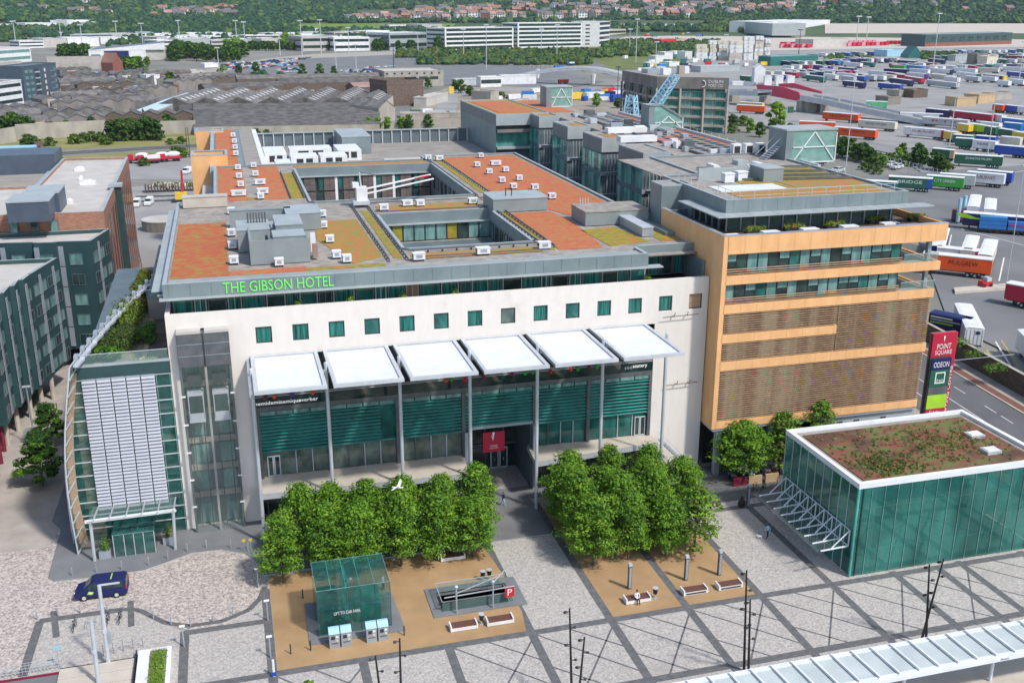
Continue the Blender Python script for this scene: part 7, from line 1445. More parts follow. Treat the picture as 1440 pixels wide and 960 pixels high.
# screen-fronted white arena-like office
t, f, h = fbox('white_office', 'white office with a large dark screen wall and sloping grey roof', 'office building', 126, 86, 206, 85, 71, 60, 'whitep', 'fascia_dark')
m = M(); f.box(m, f.L*.27, -.5, h*.28, f.L*.7, -.02, h*.92, 'navy'); obj('screen', m, t); m = M(); m.poly([f.P(0, 0, h), f.P(f.L*1.35, 0, h+7), f.P(f.L*1.35, 60, h+7), f.P(0, 60, h)], 'fascia_dark'); m.poly([f.P(0, 0, h-.1), f.P(f.L*1.35, 0, h-.1), f.P(f.L*1.35, 0, h+7)], 'whitep'); obj('sloping_roof', m, t); m = M(); f.box(m, f.L, 2, 0, f.L*1.35, 60, h-.2, 'roof_light'); obj('side_wing', m, t); m = M(); f.box(m, f.L*.04, -.12, h*.45, f.L*.2, -.02, h*.6, 'mid_metal'); obj('wall_lettering', m, t)
# business park
bpk = [(28, 68, 62, 67, 58), (62, 67, 95, 66, 55), (96, 66, 140, 65, 54), (100, 58, 160, 57, 49), (142, 62, 180, 61, 53), (160, 56, 200, 55, 48), (222, 69, 250, 68, 57), (252, 69, 296, 68, 55), (250, 58, 300, 57, 51), (298, 68, 330, 67, 57), (260, 53, 318, 52, 47), (332, 66, 368, 65, 56), (345, 58, 400, 57, 50), (368, 66, 400, 65, 55), (402, 56, 440, 55, 48), (316, 56, 352, 55, 51), (378, 54, 420, 53, 47), (426, 72, 470, 71, 52), (470, 72, 520, 71, 53), (520, 71, 546, 70, 54), (420, 48, 460, 47, 41), (470, 55, 510, 54, 46), (515, 52, 548, 51, 44), (548, 71, 607, 69, 47), (548, 46, 590, 45, 36), (594, 46, 622, 45, 35), (200, 55, 245, 54, 49), (560, 58, 605, 57, 49)]
for i, (x1, y1, x2, y2, yt) in enumerate(bpk):
    fbox('park_office', 'low white and grey office in the far business park, %s in order from the left' % ORD[i], 'office building', x1, y1, x2, y2, yt, 30+10*(i % 3), ['whitep', 'roof_light', 'whitep', 'fascia_light'][i % 4], ['whitep', 'roof_light', 'steel_light', 'whitep'][(i+1) % 4], 2 if (i % 3 == 0 or i in (17, 23)) else 0, 'glass_dark', 'offices of the far business park')
rn = random.Random(71); PO = []
for i in range(60):
    x, y = rn.uniform(30, 620), rn.uniform(47.5, 67); w1 = rn.uniform(14, 40)
    if 120 < x < 235 and y > 60: continue
    t, f, h = fbox('park_unit', '', 'office building', x, y, x+w1, y-.4, y-rn.uniform(3, 7), rn.uniform(20, 50), rn.choice(['whitep', 'roof_light', 'whitep', 'fascia_light', 'concrete']), rn.choice(['whitep', 'whitep', 'roof_light', 'fascia', 'steel_light']), rn.choice([0, 0, 1]), grp='small units of the business park'); PO.append(t)
rank(PO, 'small flat-roofed unit of the far business park')
for i, (x1, y1, x2, y2, yt) in enumerate(((0, 40, 34, 39, 35), (36, 40, 80, 39, 33), (95, 38, 130, 37, 29), (125, 38, 152, 37, 31), (-20, 40, 2, 39.5, 37))): fbox('white_shed', 'long white shed among the far left woods, %s from the left' % ORD[i], 'shed', x1, y1, x2, y2, yt, 40, 'whitep', 'whitep', grp='white sheds among the far woods')
# long white office pair
for (x1, y1, x2, y2, yt, nf, lb) in ((626, 72, 722, 69, 40, 5, 'long five-storey white office with curved ribbon windows, the left one of two'), (728, 68, 818, 66, 33, 6, 'tallest long white office with ribbon windows, right one of two')):
    t, f, h = fbox('ribbon_office', lb, 'office building', x1, y1, x2, y2, yt, 42, 'whitep', 'roof_light', nf, 'glass_dark')
t, f, h = fbox('ribbon_office', 'white stair core with small dark slots at the right end of the tallest white office', 'office building', 818.3, 66, 842, 66, 31, 42, 'whitep', 'roof_light')
for k in range(6): m = M(); f.box(m, f.L*.2, -.3, 3+k*h/6.6, f.L*.45, -.02, 4.6+k*h/6.6, 'dark_metal'); obj('window', m, t)
fbox('ribbon_office', 'narrow glazed end bay right of the white stair core', 'office building', 842.3, 65, 857, 63, 31, 42, 'whitep', 'roof_light', 5, 'glass_dark')
fbox('low_pavilion', 'low curved pale building right of the white offices by the water', 'building', 856, 50, 880, 49, 42, 40, 'concrete_light', 'roof_light', 1)
fbox('white_warehouse', 'large plain white warehouse box on the right skyline side', 'warehouse', 1086, 50, 1166, 45, 31, 90, 'whitep', 'whitep'); fbox('white_warehouse', 'grey side wing of the large white warehouse', 'warehouse', 1047, 46, 1085.5, 50, 31, 60, 'fascia_light', 'whitep')
t, f, h = fbox('terminal_building', 'long dark green port terminal with windows over a rust red base', 'terminal', 1300, 66, 1422, 62, 49, 40, 'green_panel', 'fascia_light')
m = M(); f.box(m, 0, -.3, 0, f.L, -.02, h*.3, 'brick_red'); obj('base_wall', m, t)
for i in range(9): m = M(); f.box(m, f.L*(.08+.1*i), -.3, h*.4, f.L*(.13+.1*i), -.02, h*.75, 'glass_dark'); obj('window', m, t)
fbox('pale_shed', 'long pale dockside shed left of the red trailer rows', 'shed', 1143, 67, 1192, 65, 56, 30, 'roof_light', 'roof_light'); fbox('teal_shed', 'long teal roofed shed below the red trailers', 'shed', 1083, 93, 1150, 90, 80, 16, 'teal', 'roof_blue'); fbox('pale_shed', 'grey-green dock shed left of the white bridge gate', 'shed', 985, 102, 1040, 100, 94, 14, 'fascia_light', 'steel_light')
gable('teal_pyramid_shed', 'small bright teal steep-roofed hut in the yard', 'hut', 1277, 82, 1296, 82, 22, 3, 13, 1, 'n', 'teal', 'teal'); fbox('skyblue_shed', 'pale blue shed beside the teal hut', 'shed', 1247, 80, 1272, 79, 71, 18, 'skyblue', 'roof_blue')
for i, (x1, y1, x2, y2, yt, c_) in enumerate(((1343, 86, 1372, 85, 78, 'fascia_light'), (1372, 91, 1387, 90, 76, 'concrete_dark'), (1387, 92, 1402, 91, 80, 'cream'), (1345, 150, 1372, 149, 138, 'sand'), (1375, 146, 1400, 144, 134, 'sand'), (1400, 141, 1422, 139, 132, 'concrete'), (1248, 148, 1266, 147, 137, 'concrete_dark'), (1284, 138, 1304, 137, 127, 'brick_brown'), (1264, 137, 1280, 136, 128, 'concrete'))):
    fbox('yard_building', 'small %s building in the trailer yard, %s in order from the back left' % ({'fascia_light': 'grey', 'concrete_dark': 'brown-grey', 'cream': 'cream', 'sand': 'tan', 'concrete': 'stone grey', 'brick_brown': 'brown'}[c_], ORD[i]), 'building', x1, y1, x2, y2, yt, 10, c_, 'roof_membrane')
# white container stack
rn = random.Random(9); i = 0
for (x0, x1, yb, lv) in ((978, 996, 86, 4), (996, 1008, 86, 5), (1008, 1024, 86, 5), (1024, 1044, 87, 5), (1044, 1060, 86, 6), (1060, 1074, 85, 6), (1074, 1084, 84, 5)):
    for k in range(lv):
        f = Fr(x0+.3, yb-1, x1-.3, yb-1); m = M(); h1 = 4.1; f.box(m, rn.uniform(0, 1.5), rn.uniform(0, 1), h1*k+.02, f.L-rn.uniform(0, 1.5), 9, h1*(k+1)-.12, rn.choice(['whitep', 'concrete_light', 'whitep', 'cream'])); f.box(m, f.L*.4, -.05, h1*k+.5, f.L*.5, 0, h1*k+3, 'roof_light'); i += 1
        solo('container', m, 'white container at level %s in the big stack, column %s from the left' % (('one', 'two', 'three', 'four', 'five', 'six')[k], ORD[[978, 996, 1008, 1024, 1044, 1060, 1074].index(x0)]), 'container', 'stacked white containers')
for i, (px, py, w1, h1) in enumerate(((928, 88, 14, 9), (940, 84, 12, 10), (955, 82, 14, 9), (968, 84, 10, 11), (920, 95, 12, 6), (948, 94, 14, 6))): fbox('white_tank_house', 'white tank or container cluster left of the big stack, %s of six' % ORD[i], 'tank', px-w1/2, py, px+w1/2, py-.4, py-h1, 12, 'whitep', 'whitep')
fbox('red_shop', 'low red and yellow fronted shed beyond the office tower', 'shed', 929, 64, 950, 63, 56, 18, 'red', 'roof_light'); fbox('red_shop', 'low shed with orange signs right of the red one', 'shed', 951, 63, 966, 62, 56, 18, 'sand', 'roof_light')
# ============================================================ port office building
t = thing('port_office', 'brown concrete port office with four ribbon-glazed floors and a white name sign', 'office building', (203.4, 343.8, 0))
a_, b_, c_ = Vector((203.4, 343.8, 0)), Vector((204.8, 392, 0)), Vector((231.8, 327.5, 0)); uu = (c_-a_).normalized(); vv = (b_-a_).normalized(); d_ = b_+(c_-a_)
h = 25.1; m = M(); m.prism([(v.x, v.y) for v in (a_, c_, d_, b_)], h-5.2, h, 'concrete_dark', 'roof_membrane'); 
ins = [a_+uu*1+vv*1, c_-uu*1+vv*1, d_-uu*1-vv*1, b_+uu*1-vv*1]; m.prism([(v.x, v.y) for v in ins], 0, h-5.2, 'glass_teal'); obj('wall', m, t)
m = M(); L1 = (c_-a_).length; L2 = (b_-a_).length
for k in range(5):
    z = h-5.2-(k+1)*4.1+.1; m.prism([(v.x, v.y) for v in (a_, c_, d_, b_)], z-.9 if k < 4 else 0, z, 'concrete')
obj('floor_slab', m, t); m = M()
for i in range(4): p = a_+uu*(L1*i/3); m.bar((p.x, p.y, 0), (p.x, p.y, h-5.2), .8, .8, 'concrete')
for i in range(1, 5): p = a_+vv*(L2*i/4); m.bar((p.x, p.y, 0), (p.x, p.y, h-5.2), .8, .8, 'concrete_dark')
obj('column', m, t); an = math.atan2(uu.y, uu.x)
for k in range(4):
    z = h-5.2-(k+1)*4.1+.2
    for i in range(6): p = a_+uu*(L1*(i+.5)/6)+vv*.9; place('window', winmesh(L1/6-.5, 2.6, 'glass_curtain' if i % 2 else 'glass_pale', 'cream', .1, dep=.1), (p.x, p.y, z), an, t)
    for i in range(8): p = a_+vv*(L2*(i+.5)/8)+uu*.9; place('window', winmesh(L2/8-.5, 2.6, 'glass_dark', 'concrete', .1, dep=.1), (p.x, p.y, z), math.atan2(-vv.y, -vv.x), t)
p = a_+uu*(L1*.72)-vv*.15; text('DUBLIN', (p.x, p.y, h-2.4), 1.3, 'sign_white', 'lettering', rz=an, parent=t, width=6.5); text('PORT CO', (p.x, p.y, h-4.2), 1.3, 'sign_white', 'lettering', rz=an, parent=t, width=6.5)
p = p-uu*2.8; n0 = M(); 
for i in range(10): a, b = math.pi*(i/10-.5), math.pi*((i+1)/10-.5); n0.bar((p.x+uu.x*1.5*math.cos(a), p.y+uu.y*1.5*math.cos(a), h-2.8+1.5*math.sin(a)), (p.x+uu.x*1.5*math.cos(b), p.y+uu.y*1.5*math.cos(b), h-2.8+1.5*math.sin(b)), .35, .35, 'sign_white')
obj('emblem', n0, t)
m = M(); c = a_+uu*8+vv*14
for (dx, dy, s1, hh_, k_) in ((0, 0, 4, 3, 'whitep'), (9, 2, 3, 4, 'concrete'), (-3, 12, 8, 2, 'steel'), (14, 8, 3, 3.4, 'whitep'), (5, 20, 5, 2.6, 'steel_light')): obj('roof_plant', M().box(c.x+dx, c.y+dy, h, c.x+dx+s1, c.y+dy+s1, h+hh_, k_), t)
# blue lattice crane in front of it
t = thing('lattice_crane', 'pale blue lattice crane sculpture leaning in front of the port office', 'crane', tuple(at(886, 196))); b0 = at(886, 196); m = M()
def lattice(m, p, q, w0, w1, k, n=10, th=.28):
    p, q = Vector(p), Vector(q); d = (q-p).normalized(); a = d.orthogonal().normalized(); b = d.cross(a); C4 = lambda t: [p.lerp(q, t)+(a*x+b*y)*(w0+(w1-w0)*t)/2 for x, y in ((-1, -1), (1, -1), (1, 1), (-1, 1))]
    for i in range(n):
        A, B_ = C4(i/n), C4((i+1)/n)
        for j in range(4): m.bar(A[j], B_[j], th, th, k); m.bar(A[j], B_[(j+1) % 4], th*.7, th*.7, k); m.bar(A[j], A[(j+1) % 4], th*.7, th*.7, k)
tw = hgt(b0, 886, 134); lattice(m, b0, (b0.x, b0.y, tw), 7, 3.5, 'skyblue', 7, .5); obj('tower', m, t)
b1 = at(896, 194); top = b1+CR*0; tz = hgt(b1, 946, 106); q2 = b1+(at(946, 194)-at(896, 194)); m = M(); lattice(m, (b1.x, b1.y, 3), (q2.x, q2.y, tz), 4.5, 3, 'skyblue', 14, .5); m.bar((b0.x, b0.y, tw), (b1.x, b1.y, 4), .4, .4, 'skyblue'); obj('boom', m, t)
# ============================================================ bridges and ramps
def deck(name, lab, pts, wd, th, m_, z0=None, rail=1.2, mt=None, cat='bridge'):
    """pts: list of (px, py, z) on the deck"""
    V3 = [at(x, y, z) for x, y, z in pts]; t = thing(name, lab, cat, (V3[0].x, V3[0].y, 0)); m = M(); r_ = M()
    for i in range(len(V3)-1):
        a, b = V3[i], V3[i+1]; d = (b-a); d.z = 0; d.normalize(); n = Vector((-d.y, d.x, 0))*wd
        for (o0, o1, zl, zh, k) in ((0, 1, -th, 0, m_),):
            A0, A1, B0, B1 = a, a+n, b, b+n
            m.poly([A0, B0, B1, A1], mt or 'asphalt'); m.poly([A0-Vector((0, 0, th)), B0-Vector((0, 0, th)), B0, A0], m_); m.poly([A1-Vector((0, 0, th)), B1-Vector((0, 0, th)), B1, A1], m_); m.poly([A0-Vector((0, 0, th)), B0-Vector((0, 0, th)), B1-Vector((0, 0, th)), A1-Vector((0, 0, th))], m_)
        for off_ in (0, 1): q = n*off_; r_.bar(a+q+Vector((0, 0, rail/2)), b+q+Vector((0, 0, rail/2)), .25, rail, m_)
    obj('deck', m, t); obj('parapet', r_, t); return t, V3
t = thing('road_bridge', 'slim white arched road bridge on thin piers behind the office wing', 'bridge', tuple(at(716, 118)))
g1, g2 = at(716, 116), at(872, 122); e_ = g2-g1; nb = Vector((-e_.y, e_.x, 0)).normalized()*9; m = M(); r_ = M(); Lp = []
for px, py in ((716, 108), (738, 104.5), (760, 100.5), (780, 97.5), (800, 96), (820, 96), (840, 98), (856, 101), (872, 105), (890, 110)):
    d = ray(px, py); n_ = Vector((-e_.y, e_.x, 0)); Lp.append(CAM+d*((g1-CAM).dot(n_)/d.dot(n_)))
for a, b in zip(Lp, Lp[1:]):
    dz = Vector((0, 0, 1.5)); m.poly([a, b, b+nb, a+nb], 'concrete_light'); m.poly([a-dz, b-dz, b, a], 'whitep'); m.poly([a+nb-dz, b+nb-dz, b+nb, a+nb], 'whitep'); m.poly([a-dz, b-dz, b+nb-dz, a+nb-dz], 'whitep')
    for q in (Vector((0, 0, .5)), nb+Vector((0, 0, .5))): r_.bar(a+q, b+q, .3, 1.1, 'whitep')
obj('deck', m, t); obj('parapet', r_, t)
m = M()
for px, py in ((756, 114), (834, 122)):
    p = at(px, py-4); m.tube((p.x, p.y, 0), (p.x, p.y, 7), 1.2, 'whitep', 8, 2.2)
obj('pier', m, t)
t, V3 = deck('viaduct', 'grey concrete viaduct right of the port office', [(1016, 130, 7), (1040, 130, 7.5), (1066, 131, 8)], 12, 1.8, 'steel_light', mt='asphalt_light')
t2, V3 = deck('viaduct', 'long grey ramp running down right from the red bridge', [(1125, 137, 8), (1160, 143, 7), (1200, 152, 5.5), (1240, 160, 4), (1280, 168, 2.4), (1312, 176, .6)], 11, 1.8, 'steel_light', mt='asphalt_light')
m = M()
for px, py in ((1077, 145), (1130, 157), (1140, 158), (1033, 143), (1158, 158)):
    p = at(px, py); m.box(p.x-2.5, p.y-1.5, 0, p.x+2.5, p.y+4, 6, 'concrete')
obj('pier', m, t)
t = thing('red_bridge', 'crimson steel box bridge with angular side panels', 'bridge', tuple(at(1063, 140))); m = M()
def onpl(g1, g2, px, py):
    d = ray(px, py); e = g2-g1; n = Vector((-e.y, e.x, 0)); return CAM+d*((g1-CAM).dot(n)/d.dot(n))
for g1, g2, L_ in ((at(1063, 143), at(1128, 156), ((1063, 119), (1100, 122), (1123, 130), (1128, 141), (1100, 136), (1066, 129))), (at(1094, 134), at(1155, 143), ((1094, 118), (1116, 117), (1155, 129), (1155, 132), (1120, 125), (1096, 122)))):
    A = [onpl(g1, g2, *q) for q in L_]; n = (g2-g1).normalized(); n = Vector((-n.y, n.x, 0))*.8; m = M(); m.poly(A, 'bridge_red'); m.poly([a+n for a in A], 'bridge_red')
    for i in range(6): m.poly([A[i], A[(i+1) % 6], A[(i+1) % 6]+n, A[i]+n], 'bridge_red')
    obj('side_panel', m, t)
g1, g2 = at(1063, 143), at(1128, 156); a, b = onpl(g1, g2, 1066, 129)+Vector((0, 1, 0)), onpl(g1, g2, 1128, 141)+Vector((0, 1, 0)); dn = Vector((3, 10, 0)); m = M(); m.poly([a, b, b+dn, a+dn], 'asphalt'); m.poly([a-Vector((0, 0, 1)), b-Vector((0, 0, 1)), b, a], 'bridge_red'); obj('deck', m, t)
gable('bridge_gatehouse', 'white gatehouse with one dark window behind the red bridge', 'gatehouse', 1060, 119, 1075, 119, 8, 12, 15, 1, 'n', 'whitep', 'whitep')
for i, x in enumerate((1080, 1096, 1112)): fbox('gate_block', 'white square frame block behind the red bridge, %s from the left' % ORD[i], 'frame', x-5, 120, x+5, 120, 108, 4, 'whitep', 'whitep')
t, V3 = deck('white_pipe_bridge', 'low curved white walkway left of the white gatehouse', [(1012, 116, 7), (1030, 117, 7), (1046, 117, 7), (1060, 119, 6.5)], 3, 1.5, 'whitep')
# ============================================================ masts
ml = [(23, 66, 31, 'lamp'), (88, 70, 29, ''), (117, 72, 36, ''), (165, 60, 31, ''), (201, 64, 34, ''), (253, 60, 30, ''), (308, 100, 68, ''), (334, 70, 30, ''), (346, 80, 32, ''), (394, 78, 55, ''), (425, 80, 30, ''), (452, 76, 29, ''), (473, 100, 60, ''), (501, 98, 64, ''), (491, 75, 40, ''), (554, 100, 66, 'dark'), (588, 75, 48, ''), (652, 84, 42, ''), (684, 98, 36, ''), (694, 66, 38, ''), (761, 78, 42, ''), (783, 84, 36, ''), (885, 74, 42, ''), (894, 88, 28, ''), (922, 90, 60, ''), (1123, 78, 43, 'brown'), (1204, 62, 24, ''), (1218, 60, 25, ''), (1312, 96, 20, ''), (1245, 36, 22, ''), (1352, 100, 72, ''), (1432, 120, 60, ''), (1335, 206, 88, ''), (1386, 236, 96, ''), (1414, 405, 232, ''), (1188, 250, 100, ''), (1154, 160, 95, ''), (1098, 260, 150, 'flag'), (868, 145, 95, 'dark'), (1407, 30, 10, ''), (1363, 40, 18, '')]
for i, (px, yb, yt, k_) in enumerate(ml):
    p = at(px, yb); D = (p-CAM).length; h = hgt(p, px, yt); r0 = max(.12, D*.00045); c_ = {'dark': 'dark_metal', 'brown': 'brick_brown'}.get(k_, 'steel_light')
    t = thing('light_mast', 'tall %s floodlight mast, %s from the left across the whole view' % ({'dark': 'dark', 'brown': 'brown'}.get(k_, 'pale'), ORD[i] if i < 35 else ('near the stair box', 'behind the far wing', 'far right, back', 'far right, nearer', 'rightmost of the far ones', 'last')[i-35]), 'light mast', tuple(p), group='floodlight masts')
    obj('pole', M().tube((p.x, p.y, 0), (p.x, p.y, h), r0, c_, 6, r0*.6), t); w1 = r0*5
    if k_ == 'flag': obj('flag', M().box(p.x, p.y, h-2, p.x+2.4, p.y+.1, h, 'dgreen'), t)
    else: obj('lamp_head', M().box(p.x-w1, p.y-r0*2, h, p.x+w1, p.y+r0*2, h+r0*2, c_), t)
# ============================================================ trailers
TRM = {}
def trailer_parts(L, c_, roofc, end, ht=4.6, wd=3.0):
    k = (round(L), c_, roofc, end)
    if k not in TRM:
        a = M(); a.box(-L/2, -wd/2, 1.25, L/2, wd/2, ht-.12, c_)
        if end: a.box(L/2-1.6, -wd/2-.02, 1.27, L/2+.02, wd/2+.02, ht-.14, end)
        b = M(); b.poly([(-L/2-.03, -wd/2-.03, ht-.12), (L/2+.03, -wd/2-.03, ht-.12), (L/2+.03, -wd*.3, ht), (-L/2-.03, -wd*.3, ht)], roofc); b.poly([(-L/2-.03, -wd*.3, ht), (L/2+.03, -wd*.3, ht), (L/2+.03, wd*.3, ht), (-L/2-.03, wd*.3, ht)], roofc); b.poly([(-L/2-.03, wd*.3, ht), (L/2+.03, wd*.3, ht), (L/2+.03, wd/2+.03, ht-.12), (-L/2-.03, wd/2+.03, ht-.12)], roofc); b.box(-L/2-.04, -wd/2-.05, ht-.3, L/2+.04, -wd/2-.01, ht-.12, roofc)
        c = M(); c.box(-L/2+.3, -wd*.3, .95, L/2-.2, wd*.3, 1.25, 'black'); c.box(-L/2+1.6, -wd*.35, .1, -L/2+1.9, wd*.35, .95, 'dark_metal')
        w1 = M()
        for x in (L/2-1.6, L/2-3.1, L/2-4.6):
            for s_ in (-1, 1): w1.tube((x, s_*wd*.33, .58), (x, s_*wd*.48, .58), .58, 'black', 10); w1.tube((x, s_*wd*.47, .58), (x, s_*wd*.49, .58), .28, 'steel', 8)
        TRM[k] = (a.mesh('body'), b.mesh('roof'), c.mesh('chassis'), w1.mesh('wheel'))
    return TRM[k]
TXT = []
def trailer(x1, y1, x2, y2, c_, lab, roofc='whitep', end=None, txt=None, tc='sign_white', zt=4.6, grp='parked trailers', tw_=None, off_=0.0, Lmin=7, wd=3.0, label_c=None):
    a, b = at(x1, y1, zt), at(x2, y2, zt); a.z = b.z = 0; L = max(Lmin, (b-a).length); u = (b-a).normalized(); n = Vector((-u.y, u.x, 0)); c = (a+b)/2+n*wd/2; rz = math.atan2(u.y, u.x)
    t = thing('trailer', lab, 'trailer', tuple(c), rz, grp)
    for me, nm in zip(trailer_parts(L, c_, roofc, end), ('body', 'roof', 'chassis', 'wheel')):
        o = bpy.data.objects.new(nm, me); link(o, t)
    if txt:
        wt = tw_ or L*(.42 if x1 > 1290 and txt == 'MULGREW' else .55); off_ = .1 if x1 > 1290 and txt == 'MULGREW' else off_; hh_ = 1.0
        o = text(txt, (0, 0, 0), hh_, tc, 'lettering', parent=t, width=wt, local=True); o.location = (-wt/2+off_*L, -wd/2-.06, 2.6)
    return t
cn = dict(whitep='white', dgreen='dark green', orange='orange-red', red='red', crimson='crimson', navy='navy blue', blue='blue', azure='bright blue', teal='teal', mint='mint green', silver='silver grey', cream='cream', maroon='dark maroon', purple='purple', yellow='yellow', lime='lime green', green='green', sand='sandy', skyblue='pale blue')
